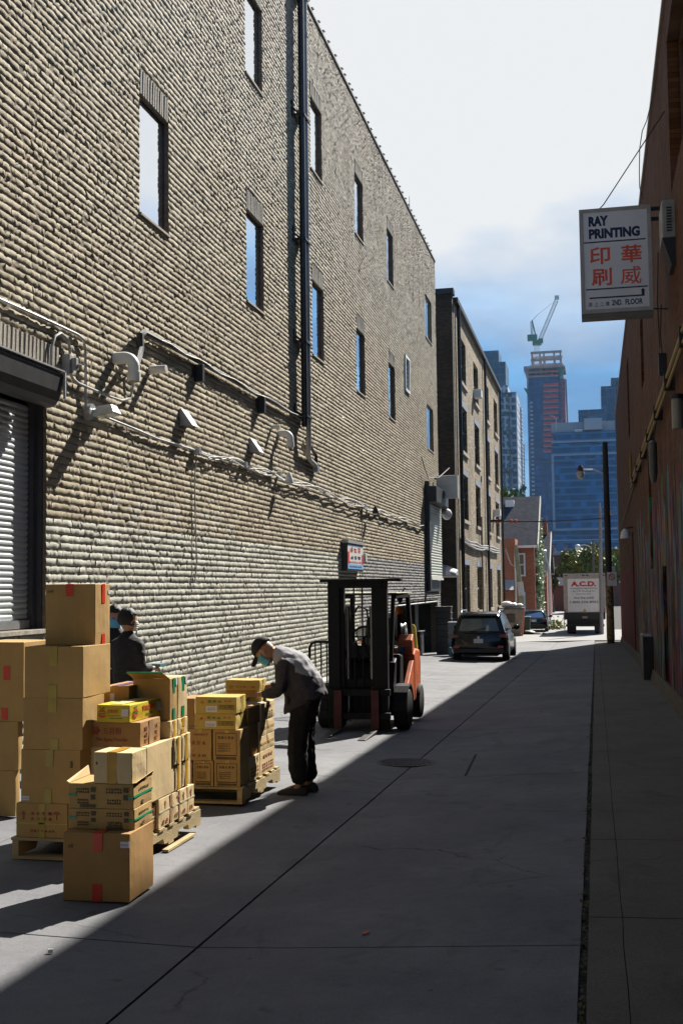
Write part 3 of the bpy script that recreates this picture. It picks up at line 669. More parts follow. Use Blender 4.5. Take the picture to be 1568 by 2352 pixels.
# flood lamp
a = wp(200, 946, .02); t = thing('flood_lamp', 'square galvanised flood lamp tilted down beside the roll-up door', 'lamp', (XL, a.y, a.z))
mb = MB(); mb.cyl((XL, a.y, a.z), (XL + .10, a.y, a.z), .095, n=14); mb.cyl((XL + .08, a.y, a.z), (XL + .16, a.y + .05, a.z + .02), .03, n=8); build(mb, 'mount', GALV, t, smooth=True)
mb = MB(); c = Vector((XL + .24, a.y + .10, a.z + .01)); u = Vector((.13, .0, .02)); v_ = Vector((0, .13, 0)); n_ = Vector((-.1, .0, 1)).normalized() * .05
mb.hexa([c-u-v_-n_, c+u-v_-n_, c+u+v_-n_, c-u+v_-n_, c-u*.7-v_*.7+n_*1.4, c+u*.7-v_*.7+n_*1.2, c+u*.7+v_*.7+n_*1.2, c-u*.7+v_*.7+n_*1.4]); build(mb, 'housing', GALV, t, bevel=.008)
mb = MB(); k = n_ * 1.12; mb.hexa([c-u*.9-v_*.9-k, c+u*.9-v_*.9-k, c+u*.9+v_*.9-k, c-u*.9+v_*.9-k, c-u*.9-v_*.9-n_*.9, c+u*.9-v_*.9-n_*.9, c+u*.9+v_*.9-n_*.9, c-u*.9+v_*.9-n_*.9]); build(mb, 'lens', mat('lamp_lens', (0.25, 0.30, 0.25), 0.15, .3, 20), t)
# horizontal conduit from the lamp with loose cables
t = thing('cable_run', 'thin white conduit and loose cables running the length of the wall', 'cable', (XL, 25, 3.5))
pts = [wp(235, 955, .04), wp(300, 981, .04), wp(360, 1007, .04), wp(452, 1035, .04), wp(470, 1042, .04), wp(560, 1068, .04), wp(634, 1090, .05)]
mb = MB(); mb.tube(pts, .016, 7); build(mb, 'pipe', GALV, t, smooth=True)
def wavy(px0, py0, px1, py1, n, amp, ph, out, r=.012):
    q = []
    for i in range(n + 1):
        f = i / n; q.append(wp(px0 + (px1 - px0) * f, py0 + (py1 - py0) * f + amp * math.sin(f * math.pi * ph), out + .02 * math.sin(i * 1.7)))
    return q
for args in ((455, 1036, 634, 1090, 22, 9, 3.0, .06, .012), (455, 1036, 634, 1090, 22, 5, 4.0, .08, .009), (634, 1090, 836, 1163, 26, 6, 4.0, .07, .014), (634, 1092, 836, 1163, 26, 7, 3.0, .09, .012), (640, 1096, 836, 1165, 22, 3, 6.0, .05, .010), (836, 1163, 972, 1207, 24, 4, 5.0, .07, .018), (836, 1166, 972, 1207, 24, 3, 7.0, .09, .014)):
    mb = MB(); mb.tube(wavy(*args[:8]), args[8], 6); build(mb, 'cable', CABLE, t, smooth=True)
mb = MB(); mb.tube([wp(452, 1036, .03), wp(447, 1100, .03), wp(449, 1200, .03), wp(452, 1290, .04), wp(448, 1335, .04), wp(455, 1341, .05)], .010, 6); build(mb, 'hanging_wire', GREYC, t, smooth=True)
mb = MB(); mb.tube([wp(832, 1165, .03), wp(831, 1260, .03), wp(830, 1340, .03), wp(829, 1480, .03)], .012, 6); build(mb, 'drop_wire', GREYC, t, smooth=True)
mb = MB(); p = wp(838, 1281, .05); mb.box(XL, XL + .09, p.y - .08, p.y + .08, p.z - .11, p.z + .11); build(mb, 'junction_box', WHT, t, bevel=.01)
for (px, py) in ((452, 1036), (560, 1068), (836, 1163)):
    p = wp(px, py, .05); mb = MB(); mb.box(XL, XL + .11, p.y - .05, p.y + .05, p.z - .05, p.z + .05); build(mb, 'cable_clip', GALV, t)
# two small round flood lamps along the cable
for k, (px, py, lab) in enumerate(((640, 1091, 'small white lamp under the cable bundle, left of the wall poster'), (845, 1167, 'small twin spot lamp where the cable drops to the wall poster'))):
    a = wp(px, py, .02); t = thing('spot_lamp', lab, 'lamp', (XL, a.y, a.z), group='small lamps along the cable')
    mb = MB(); mb.cyl((XL, a.y, a.z), (XL + .08, a.y, a.z), .07, n=12); build(mb, 'mount', GALV, t, smooth=True)
    mb = MB(); mb.lathe((XL + .2, a.y + .10, a.z - .08), [(.03, .12), (.06, .06), (.085, -.02), (.09, -.06)], 12); build(mb, 'lamp_head', WHT if k == 0 else BLK, t, smooth=True)
    mb = MB(); mb.ell((XL + .2, a.y + .10, a.z - .14), .07, .07, .04); build(mb, 'bulb', mat('bulb_glass', (0.6, 0.6, 0.58), .1, .05), t, smooth=True)
# white plastic vent pipes
def elbow(px, py, s, label, turn):
    a = wp(px, py, 0); r = .066 * s; t = thing('vent_pipe', label, 'pipe', (XL, a.y, a.z), group='white vent pipes on the brick wall')
    if turn:
        q = [(XL - .02, a.y, a.z), (XL + .12 * s, a.y, a.z)] + [(XL + .12 * s + .11 * s * math.sin(k / 6 * math.pi / 2), a.y, a.z - .11 * s * (1 - math.cos(k / 6 * math.pi / 2))) for k in range(1, 7)] + [(XL + .23 * s, a.y, a.z - .20 * s)]
        mb = MB(); mb.tube(q, r, 14); build(mb, 'elbow', PVC, t, smooth=True)
        mb = MB(); mb.cyl((XL + .23 * s, a.y, a.z - .17 * s), (XL + .23 * s, a.y, a.z - .27 * s), r * 1.14, n=14); build(mb, 'collar', PVC, t, smooth=True)
        mb = MB(); mb.cyl((XL + .23 * s, a.y, a.z - .268 * s), (XL + .23 * s, a.y, a.z - .275 * s), r * .92, n=14); build(mb, 'opening', mat('pipe_inside', (0.25, 0.17, 0.10), .8, .2), t)
    else:
        mb = MB(); mb.tube([(XL - .02, a.y, a.z), (XL + .22 * s, a.y, a.z)], r * .8, 14); build(mb, 'pipe', PVC, t, smooth=True)
        mb = MB(); mb.lathe((XL, a.y, a.z), [(r * .6, .222 * s), (r * .6, .21 * s)], 14, 'x'); build(mb, 'opening', mat('pipe_shade', (0.45, 0.42, 0.36), .8, .2), t)
elbow(263, 823, 1.15, 'larger white elbow pipe bent down, left one on the upper wall', True)
elbow(344, 850, 1.1, 'straight white pipe stub poking out right of the larger elbow', False)
elbow(624, 981, .75, 'small straight white stub just above the smaller elbow', False)
elbow(640, 996, 1.0, 'smaller white elbow pipe bent down beside the downpipe foot', True)
# vent hoods
for px, py, lab in ((420, 968, 'nearer grey triangular vent hood on the brick wall'), (577, 1030, 'farther grey triangular vent hood on the brick wall')):
    a = wp(px, py, 0); t = thing('vent_hood', lab, 'vent', (XL, a.y, a.z), group='grey vent hoods'); s = 1.0
    mb = MB(); y0_, y1_ = a.y - .14, a.y + .14; z0_, z1_ = a.z - .08, a.z + .17
    mb.add([(XL + .0, y0_, z0_), (XL + .0, y1_, z0_), (XL + .20, y1_, z0_), (XL + .20, y0_, z0_), (XL + .0, y0_, z1_), (XL + .0, y1_, z1_), (XL + .03, y1_, z1_), (XL + .03, y0_, z1_)], [(0,4,7,3),(1,2,6,5),(3,7,6,2),(4,5,6,7),(0,1,5,4)])
    o = build(mb, 'hood', mat('grey_tin', (0.36, 0.37, 0.38), .45, .15, 8, metal=.3), t); sm = o.modifiers.new('skin', 'SOLIDIFY'); sm.thickness = .004
    mb = MB(); mb.box(XL + .01, XL + .17, y0_ + .02, y1_ - .02, z0_ + .01, z0_ + .03); build(mb, 'grille', BLK, t)
# poster sign on the wall
pa, pb = wp(789, 1243, .06), wp(827, 1310, .06)
ya, yb, za, zb_ = pa.y, pb.y, wp(808, 1312, .06).z, wp(808, 1245, .06).z
t = thing('wall_poster', 'framed red white and blue poster box on the brick wall above the forklift', 'sign', (XL, (ya + yb) / 2, za))
mb = MB(); mb.box(XL, XL + .14, ya, yb, za, zb_); build(mb, 'frame', BLK, t, bevel=.01)
mb = MB(); mb.box(XL, XL + .17, ya - .01, yb + .01, zb_ - .05, zb_ + .02); build(mb, 'cap', GREYC, t)
X_ = XL + .142
mb = MB(); mb.box(X_, X_ + .004, ya + .05, yb - .05, za + .05, zb_ - .08); build(mb, 'face', mat('poster_white', (0.70, 0.68, 0.66), .4, .05), t)
W2, H2 = yb - ya - .1, zb_ - za - .13
RED = mat('sign_red', (0.60, 0.04, 0.03), .5, .08); BLU = mat('sign_blue', (0.20, 0.42, 0.72), .5, .08); DBL = mat('sign_dark', (0.03, 0.05, 0.12), .5, .1)
def pq(name, m, u0, u1, v0, v1, o=.006):
    mb = MB(); mb.box(X_, X_ + o, ya + .05 + W2 * u0, ya + .05 + W2 * u1, za + .05 + H2 * v0, za + .05 + H2 * v1); build(mb, name, m, t)
pq('blue_band', BLU, 0, 1, 0, .2); pq('top_band', BLU, 0, 1, .93, 1.0); pq('red_band', RED, 0, .1, .2, .7); pq('red_band', RED, .9, 1, .2, .62)
def glyphs(mb, n, u0, u1, v0, v1, fr, seed, th=.1):
    """small brush-like strokes: lettering too small to read in the photograph"""
    r = random.Random(seed)
    for k in range(n):
        a, b = u0 + (u1 - u0) * k / n, u0 + (u1 - u0) * (k + .82) / n
        for j in range(r.randint(3, 4)):
            vv = v0 + (v1 - v0) * (j + .3) / 4; fr(mb, a + (b - a) * r.uniform(0, .25), b - (b - a) * r.uniform(0, .2), vv, vv + (v1 - v0) * th)
        for j in range(r.randint(1, 2)):
            uu = a + (b - a) * r.uniform(.2, .75); fr(mb, uu, uu + (b - a) * .14, v0 + (v1 - v0) * r.uniform(0, .3), v1 - (v1 - v0) * r.uniform(0, .2))
fr = lambda mb, a, b, c, d: mb.box(X_, X_ + .009, ya + .05 + W2 * a, ya + .05 + W2 * b, za + .05 + H2 * c, za + .05 + H2 * d)
for (n, u0, u1, v0, v1, m, sd) in ((3, .12, .88, .68, .92, RED, 1), (3, .18, .86, .40, .55, DBL, 2), (6, .1, .9, .24, .33, RED, 3), (7, .1, .9, .06, .14, DBL, 4)):
    mb = MB(); glyphs(mb, n, u0, u1, v0, v1, fr, sd); build(mb, 'lettering', m, t)
# white box sign on its bracket at the far corner
a, b = onY(1003, 1145, 43.6), onY(1050, 1092, 43.6)
t = thing('box_sign', 'blank white box sign on a bracket at the far corner of the tan wall', 'sign', (XL + .1, 43.6, a.z))
mb = MB(); mb.box(a.x, b.x, 43.42, 43.8, a.z, b.z); build(mb, 'cabinet', mat('sign_cabinet', (0.55, 0.57, 0.58), .5, .1, 3), t, bevel=.02)
mb = MB(); mb.box(b.x - .06, b.x + .015, 43.40, 43.82, a.z - .01, b.z + .01); build(mb, 'edge_trim', GALV, t)
mb = MB(); mb.bar((XL, 43.6, b.z - .1), (a.x + .02, 43.6, b.z - .1), .06); mb.bar((XL, 43.6, a.z + .15), (a.x + .02, 43.6, a.z + .15), .06); build(mb, 'bracket', BLK, t)
p = wp(1012, 1183, .1); 
t = thing('dome_camera', 'white dome camera under the blank box sign', 'camera', (XL + .3, 44.3, p.z))
mb = MB(); mb.bar((XL, 44.3, p.z + .25), (XL + .35, 44.3, p.z + .25), .05); build(mb, 'arm', WHT, t); mb = MB(); mb.ell((XL + .38, 44.3, p.z), .19, .19, .22); build(mb, 'dome', WHT, t, smooth=True)
mb = MB(); mb.tube([(XL + .02, 40.2, 6.3), (XL + .1, 40.4, 5.9), (XL + .15, 41.0, 5.6), (XL + .35, 42.4, 5.75), (XL + .6, 43.5, 6.2)], .02, 6)
single(mb, 'loose_cable', GREYC, 'grey cable looping from the brick wall to the blank box sign', 'cable')

# ================================================================== hanging shop sign on the right
ys = 18.0
tl, trr, bl, brr = onY(1325, 483, ys), onY(1490, 472, ys), onY(1338, 732, ys), onY(1503, 725, ys)
x0, x1, z0, z1 = (tl.x + bl.x) / 2, (trr.x + brr.x) / 2, bl.z + .0, tl.z
t = thing('hanging_sign', 'white box sign reading RAY PRINTING hung out from the red brick wall', 'sign', (x0, ys, z0))
mb = MB(); mb.box(x0, x1, ys, ys + .26, z0, z1); build(mb, 'cabinet', mat('sign_case', (0.16, 0.15, 0.15), .5, .15, 4), t, bevel=.006)
ft = .06; F_ = mat('sign_frame', (0.42, 0.40, 0.39), .5, .12, 4)
mb = MB()
yf = ys - .018; zb2 = z0 + .07
mb.box(x0, x0 + ft, yf, ys - .001, zb2, z1); mb.box(x1 - ft, x1, yf, ys - .001, zb2, z1); mb.box(x0 + ft, x1 - ft, yf, ys - .001, z1 - ft, z1); mb.box(x0 + ft, x1 - ft, yf, ys - .001, zb2, zb2 + ft)
build(mb, 'frame', F_, t, bevel=.004)
mb = MB(); mb.box(x0 + ft, x1 - ft, ys - .008, ys - .002, zb2 + ft, z1 - ft); build(mb, 'face', mat('sign_face', (0.80, 0.79, 0.83), .35, .04, 2), t)
NAVY = mat('navy_paint', (0.008, 0.010, 0.055), .4, .1); ORG = mat('orange_red_paint', (0.78, 0.09, 0.02), .4, .08)
fx0, fx1, fz0, fz1 = x0 + ft, x1 - ft, zb2 + ft, z1 - ft; fw, fh = fx1 - fx0, fz1 - fz0
yt = ys - .009; RT, UP = (1, 0, 0), (0, 0, 1)
def st(s, u, v, wd, hh, m, bold): text(s, (fx0 + u * fw, yt, fz0 + v * fh), RT, UP, hh * fh, m, t, width=wd * fw, bold=bold)
st('RAY', .085, .855, .31, .105, NAVY, .06); st('PRINTING', .085, .725, .80, .105, NAVY, .055)
for ch_, u, v in (('印', .09, .46), ('華', .585, .46), ('刷', .11, .24), ('威', .57, .24)): st(ch_, u, v, .32, .18, ORG, .019 if ch_ != '威' else .006)
for s_, u, v in (('請', .05, .03), ('上', .145, .03), ('二', .235, .035), ('樓', .32, .03)): st(s_, u, v, .06, .045 if s_ != '二' else .03, NAVY, .004)
st('2ND.', .42, .03, .16, .058, NAVY, .03); st('FLOOR', .63, .03, .27, .058, NAVY, .03)
mb = MB()
B_ = lambda u0, u1, v0, v1: mb.box(fx0 + u0 * fw, fx0 + u1 * fw, yt - .001, yt + .001, fz0 + v0 * fh, fz0 + v1 * fh)
B_(0, .97, .685, .698); build(mb, 'rule', NAVY, t); mb = MB(); B_(.02, .985, .20, .213); build(mb, 'rule', NAVY, t)
mb = MB(); B_(.07, .93, .11, .125); B_(.885, .93, .125, .17); mb.prism([(fx0 + .87*fw, fz0 + .165*fh), (fx0 + .945*fw, fz0 + .165*fh), (fx0 + .907*fw, fz0 + .19*fh)], yt - .001, yt + .001); build(mb, 'arrow', NAVY, t)
mb = MB(); mb.bar((x1 - .05, ys + .13, z1 - .03), (XR + .02, ys + .13, z1 - .03), .05); build(mb, 'bracket', BLK, t)
mb = MB(); mb.bar((x1 - .05, ys + .13, z1 - .19), (XR + .02, ys + .13, z1 - .19), .05); build(mb, 'bracket', BLK, t)
mb = MB(); mb.tube([(x0 + .28, ys + .13, z1), (x0 + .38, ys + .13, z1 + .1), (XR, ys - .5, z1 + 1.25)], .009, 6); build(mb, 'stay_wire', BPIPE, t)
mb = MB(); mb.tube([(x1, ys + .13, z0 + .12), (XR, ys + .1, z0 + .1)], .012, 6); build(mb, 'lower_stay', BPIPE, t)
# loop of wire from the roof edge to the sign
mb = MB(); q = [onY(px, py, 18.6) for px, py in ((1496, 272), (1484, 277), (1474, 300), (1468, 340), (1467, 395), (1468, 430), (1474, 455))]
q[0] = Vector((XR, 19.6, ZR)); mb.tube(q, .008, 5); single(mb, 'loose_wire', BPIPE, 'thin wire looping down from the roof edge above the shop sign', 'wire')
# air conditioner
a, b = onY(1520, 545, 16.2), onY(1568, 455, 16.2)
t = thing('air_conditioner', 'white window air conditioner sticking out of the right wall beside the shop sign', 'air conditioner', (XR, 16.2, a.z))
mb = MB(); mb.box(a.x, XR + .1, 16.2, 16.85, a.z, b.z); build(mb, 'case', mat('weathered_white', (0.34, 0.34, 0.32), .6, .15, 6), t, bevel=.02)
for i in range(9):
    mb = MB(); mb.box(a.x + .06, XR - .04, 16.190, 16.199, a.z + .08 + i * .04, a.z + .10 + i * .04); build(mb, 'grille_slat', BLK, t)
mb = MB(); mb.prism([(a.x, a.z), (XR, a.z), (XR, a.z - .38), (XR - .06, a.z - .38)], 16.22, 16.8, 'y'); build(mb, 'support', BLK, t)
# lamps and boxes along the right wall
def rp(px, py, out=.05): p = onX(px, py, XR - out); return Vector((XR - out, p.y, p.z))
a = rp(1560, 945, .1); t = thing('wall_lamp', 'pale cylinder wall lamp with a black cap high on the right wall', 'lamp', (XR, a.y, a.z))
mb = MB(); mb.cyl((XR - .13, a.y, a.z - .22), (XR - .13, a.y, a.z + .16), .07, n=14); build(mb, 'shade', mat('frosted', (0.3, 0.28, 0.24), .3, .1), t, smooth=True); mb = MB(); mb.cyl((XR - .13, a.y, a.z + .16), (XR - .13, a.y, a.z + .22), .09, .08, n=14); mb.box(XR - .1, XR, a.y - .04, a.y + .04, a.z + .14, a.z + .22); build(mb, 'cap', BLK, t, smooth=True)
a = rp(1500, 1055, .12); t = thing('wall_lamp', 'long dark cylinder wall lamp hanging by a wire on the right wall', 'lamp', (XR, a.y, a.z))
mb = MB(); mb.tube([(XR - .13, a.y, a.z + .34), (XR - .13, a.y, a.z + .30), (XR - .13, a.y, a.z - .25), (XR - .13, a.y, a.z - .42)], [.03, .075, .075, .04], n=14); build(mb, 'shade', mat('dark_lamp', (0.10, 0.10, 0.10), .35, .2), t, smooth=True); mb = MB(); mb.tube([(XR - .13, a.y, a.z + .34), (XR - .08, a.y, a.z + .55), (XR, a.y, a.z + .95)], .012, 6); build(mb, 'stem', BLK, t)
a = rp(1446, 1222, .1); t = thing('wall_lamp', 'small white flood lamp far along the right wall', 'lamp', (XR, a.y, a.z))
mb = MB(); mb.lathe((XR - .25, a.y, a.z - .1), [(.05, .2), (.13, .1), (.16, -.1)], 12); build(mb, 'lamp_head', WHT, t, smooth=True); mb = MB(); mb.bar((XR, a.y, a.z + .15), (XR - .25, a.y, a.z + .12), .05); build(mb, 'arm', BLK, t)
a = rp(1523, 790, .0); t = thing('junction_box', 'small black box with hanging wires under the air conditioner', 'box', (XR, 20.6, 5.0))
p = rp(1500, 1200); 
for px, y0_, y1_ in ((1510, 580, 800), (1517, 700, 830)):
    u_, v2 = rp(px, y0_, .04), rp(px + 4, y1_, .04); mb = MB(); mb.tube([u_, Vector((XR - .06, (u_.y + v2.y)/2 + .1, (u_.z + v2.z)/2)), v2], .01, 5); build(mb, 'wire', BPIPE, t)
u_ = rp(1521, 830, .05); mb = MB(); mb.box(XR - .12, XR, u_.y - .1, u_.y + .1, u_.z - .22, u_.z + .12); build(mb, 'case', BLK, t, bevel=.01)
# yellow gas pipes
YEL = mat('yellow_pipe', (0.26, 0.16, 0.012), .5, .2, 10)
t = thing('gas_pipe', 'pair of yellow gas pipes running along the right wall', 'pipe', (XR, 20, 5.4))
zg = rp(1568, 760, .1).z
mb = MB(); mb.tube([(XR - .10, 8, zg), (XR - .10, 34.4, zg), (XR - .10, 34.6, zg + .05), (XR - .10, 34.6, zg + .85)], .035, 8); build(mb, 'pipe', YEL, t, smooth=True)
mb = MB(); mb.tube([(XR - .10, 8, zg - .14), (XR - .10, 34.6, zg - .14)], .028, 8); build(mb, 'pipe', YEL, t, smooth=True)
for y in np.arange(11, 34, 3.1):
    mb = MB(); mb.box(XR - .15, XR, y, y + .04, zg - .2, zg + .06); build(mb, 'bracket', BLK, t)
mb = MB(); mb.tube([rp(1466, 1050, .03), rp(1462, 1090, .03), rp(1440, 1165, .03), rp(1424, 1215, .03)], .02, 6); build(mb, 'black_cable', BPIPE, t)
# drain box on the wall foot
a = rp(1497, 1465, .1)
t = thing('drain_box', 'black metal box standing against the mural at the foot of the right wall', 'box', (XR - .1, 26.8, G(1.2, 26.8) + .01))
mb = MB(); z = G(1.2, 26.8) + .012; mb.box(XR - .22, XR - .002, 26.1, 27.5, z, z + .95); build(mb, 'case', BLK, t, bevel=.01); mb = MB(); mb.bar((XR - .23, 26.08, z + 1.0), (XR - .2, 27.5, z + .93), .03); build(mb, 'lip', GALV, t)
# moss and litter along the gap by the kerb
g = G_('moss', 0.9); g.base(g.ramp(g.noise(30, 4), [(0.35, (0.03, 0.03, 0.02)), (0.5, (0.09, 0.085, 0.05)), (0.62, (0.06, 0.085, 0.02)), (0.7, (0.16, 0.14, 0.09))])); MOSS = g.m
mb = MB(); rr = random.Random(3)
for i in range(900):
    y = rr.uniform(2.2, 26) if i < 700 else rr.choice([6.2, 7.7, 5.9, 9.8, 4.6]) + rr.gauss(0, .25); x = -0.093 + rr.gauss(0, .012); s = rr.uniform(.004, .014); z = G(x, y) - .012
    q = [Vector((x + rr.uniform(-s, s) * 1.4, y + rr.uniform(-s, s) * 2.2, z + rr.uniform(0, s * 1.6))) for _ in range(4)]; mb.add(q, [(0, 1, 2), (0, 2, 3), (0, 1, 3), (1, 2, 3)])
tag(build(mb, 'moss_and_grit', MOSS), 'moss and grit filling the gap beside the sidewalk', 'moss', kind='stuff')
mb = MB(); y = -20
while y < 58:
    mb.box(-.112, -.07, y, y + 2, G(-.1, y + 1) - .06, G(-.1, y + 1) - .028); y += 2.0
tag(build(mb, 'kerb_gap_fill', DIRT), 'dark soil in the gap beside the sidewalk', kind='structure')
# manhole cover
p = onG(933, 1752)
t = thing('manhole_cover', 'round cast iron manhole cover in the alley', 'manhole cover', (p.x, p.y, p.z))
IRON = mat('cast_iron', (0.045, 0.043, 0.05), .6, .3, 20, .002, 60, metal=.3); sl = Matrix.Rotation(-.0208, 3, 'X')
def tilt(mb):
    mb.v = [tuple(Vector((p.x, p.y, p.z + .003)) + sl @ (Vector(v) - p)) for v in mb.v]; return mb
mb = MB(); mb.lathe(p, [(.335, -.01), (.335, .006), (.30, .007), (.298, .001)], 40); build(tilt(mb), 'rim', IRON, t)
mb = MB(); mb.lathe(p, [(.29, -.01), (.29, .003)], 40); build(tilt(mb), 'plate', IRON, t)
mb = MB()
for i in range(-6, 7):
    for j in range(-6, 7):
        if math.hypot(i, j) < 6.2: mb.box(p.x + i*.043 - .013, p.x + i*.043 + .013, p.y + j*.043 - .013, p.y + j*.043 + .013, p.z + .003, p.z + .010)
build(tilt(mb), 'tread_pattern', IRON, t)
# saw cut beside the manhole
a, b = onG(1068, 1781), onG(1092, 1733); mb = MB(); mb.bar(a + Vector((0, 0, .001)), b + Vector((0, 0, .001)), .022, .006); tag(build(mb, 'saw_cut', DIRT), 'short dark crack in the paving', kind='structure')
p = onG(838, 2144); mb = MB(); mb.add([p + Vector(v) for v in ((-.018, -.03, .006), (.012, -.02, .004), (.022, .03, .012), (-.008, .025, .005))], [(0, 1, 2), (0, 2, 3)]); single(mb, 'fallen_leaf', mat('orange_leaf', (0.45, 0.12, 0.03), .7, .2), 'small orange leaf lying alone on the dark paving', 'leaf')
p = onG(115, 2190); mb = MB(); mb.tube([p + Vector((-.01, 0, .012)), p + Vector((.012, .01, .012))], .011, 8); single(mb, 'paper_scrap', WHT, 'tiny white scrap of paper on the paving at lower left', 'litter')
# ================================================================== second building on the left
X2, Y2, Y3 = -5.78, 49.6, 74.3
g = G_('buff_brick', 0.9)
def brickmat(g, c1, c2, mo, h=0.075, wd=0.215, yaxis=True, dirt=(0.05, 0.04, 0.03), dirtamt=0.5, uv=None):
    cmb = g.n('ShaderNodeCombineXYZ'); g.l(g.math('ADD', g.y, g.x), cmb.inputs[0]); g.l(g.z, cmb.inputs[1])
    br = g.n('ShaderNodeTexBrick'); g.l(cmb.outputs[0], br.inputs['Vector']); br.inputs['Scale'].default_value = 1.0
    br.inputs['Brick Width'].default_value = wd; br.inputs['Row Height'].default_value = h; br.inputs['Mortar Size'].default_value = 0.009
    br.inputs['Color1'].default_value = (*c1, 1); br.inputs['Color2'].default_value = (*c2, 1); br.inputs['Mortar'].default_value = (*mo, 1)
    c = g.mix(g.ramp(g.noise(0.5, 6, 0.65), [(0.45, 0.0), (0.66, dirtamt)]), br.outputs['Color'], dirt)
    g.base(c); g.bump(g.math('SUBTRACT', g.math('MULTIPLY', g.noise(30, 3), .6), br.outputs['Fac']), 0.01); return g.m
BUFF = brickmat(g, (0.17, 0.12, 0.065), (0.40, 0.32, 0.20), (0.13, 0.105, 0.07), h=.085, wd=.30, dirt=(0.10, 0.065, 0.035), dirtamt=.75)
SOOT = brickmat(G_('sooty_brick'), (0.035, 0.028, 0.022), (0.09, 0.065, 0.04), (0.03, 0.026, 0.022), dirt=(0.02, 0.017, 0.014), dirtamt=.8)
B3 = thing('old_brick_building', 'buff brick building with sooty dark end wall beyond the tan building', 'building', (X2 - 3, 60, G(-6, 60)))
zr = onX(1100, 812, X2).z
W3 = []
cols = [((1059, 1072), 0), ((1089, 1099.6), 1), ((1116, 1123), 2), ((1134, 1142), 3)]
rows = [(13.2, 11.1), (10.0, 7.9), (6.85, 4.75), (2.7, .5)]
for (c0, c1), k in cols:
    ya_, yb_ = onX(c0, 1000, X2).y, onX(c1, 1000, X2).y
    for (zt, zb_) in rows: W3.append((ya_, yb_, zb_, zt))
mb = MB()
for (a, b, c, d) in rect_cells(Y2 + .4, Y3, -1.6, zr, W3): mb.box(X2 - .3, X2, a, b, c, d)
mb.box(-20, X2 - .3, Y3 - .3, Y3, -1.6, zr); mb.box(-20, X2 - .3, Y2 + .4, Y3 - .3, zr - .4, zr - .1)
build(mb, 'wall', BUFF, B3)
zp = onY(1020, 663, Y2).z
mb = MB(); mb.box(-20, X2 - .02, Y2, Y2 + .4, -1.6, zp - .25); build(mb, 'end_wall', SOOT, B3)
mb = MB(); mb.box(-20, X2 + .06, Y2 - .08, Y2 + .5, zp - .25, zp); build(mb, 'parapet', BLK, B3)
mb = MB(); mb.box(X2 - .4, X2 + .18, Y2 + .52, Y3 + .05, zr, zr + .22); build(mb, 'eaves', BLK, B3)
LNT = mat('blue_grey_lintel', (0.17, 0.20, 0.27), .8, .15, 5); DKG = mat('dark_glass', (0.015, 0.017, 0.02), .08, .2, spec=.8)
for k, (a, b, c, d) in enumerate(W3):
    f = MB(); t_ = .07; x0 = X2 - .2; zm = (c + d) / 2
    f.box(x0, x0 + .05, a, a + t_, c, d); f.box(x0, x0 + .05, b - t_, b, c, d); f.box(x0, x0 + .05, a + t_, b - t_, c, c + t_); f.box(x0, x0 + .05, a + t_, b - t_, d - t_, d); f.box(x0, x0 + .05, a + t_, b - t_, zm - .04, zm + .04)
    o = build(f, 'window', FRM if k % 4 != 3 else mat('pale_frame', (0.35, .35, .33), .6, .1), B3)
    p = MB(); p.box(x0 + .01, x0 + .03, a + t_, b - t_, c + t_, d - t_); build(p, 'pane', DKG, o)
    s_ = MB(); s_.box(X2 - .1, X2 + .09, a - .08, b + .08, c - .16, c); build(s_, 'sill', SILL, o)
    if k % 4 != 0: l_ = MB(); l_.box(X2 - .05, X2 + .015, a - .12, b + .12, d, d + .26); build(l_, 'lintel', LNT, o)
for (px, zt) in ((1057.5, zr), (1116, zr)):
    y_ = onX(px, 1000, X2 + .12).y; mb = MB(); mb.cyl((X2 + .12, y_, -1), (X2 + .12, y_, zt), .085 if px < 1100 else .075, n=10); build(mb, 'downpipe', BPIPE, B3, smooth=True)
mb = MB(); y_ = Y3 - .1; mb.cyl((X2 + .1, y_, -1.2), (X2 + .1, y_, zr), .07, n=8); build(mb, 'downpipe', BPIPE, B3)
q = [onX(px, py, X2 + .1) for px, py in ((1062, 1236), (1068, 1244), (1078, 1249), (1092, 1254), (1105, 1261), (1116, 1257), (1130, 1262), (1145, 1268))]
for dz in (0, .12, -.1):
    mb = MB(); mb.tube([v + Vector((0, 0, dz + .05 * math.sin(i * 2 + dz * 9))) for i, v in enumerate(q)], .05, 6); build(mb, 'cable', GREYC, B3)
for (px, py) in ((1095, 905), (1105, 1100 ), (1101, 1150)):
    p = onX(px, py, X2 + .02); mb = MB(); mb.box(X2, X2 + .08, p.y - .12, p.y + .12, p.z - .15, p.z + .15); build(mb, 'vent_cap', mat('cream', (0.6, .55, .42), .7, .1), B3)
for (px, py) in ((1099, 905), (1143, 1178)):
    p = onX(px, py, X2 + .25); mb = MB(); mb.box(X2, X2 + .4, p.y - .35, p.y + .35, p.z - .2, p.z + .2); build(mb, 'window_cooler', WHT, B3, bevel=.02)
y_ = onX(1105, 1200, X2 + .1).y; mb = MB(); mb.cyl((X2 + .1, y_, -1), (X2 + .1, y_, onX(1105, 1190, X2).z), .05, n=8); build(mb, 'conduit', mat('tan_pipe', (.3, .25, .17), .7, .1), B3)
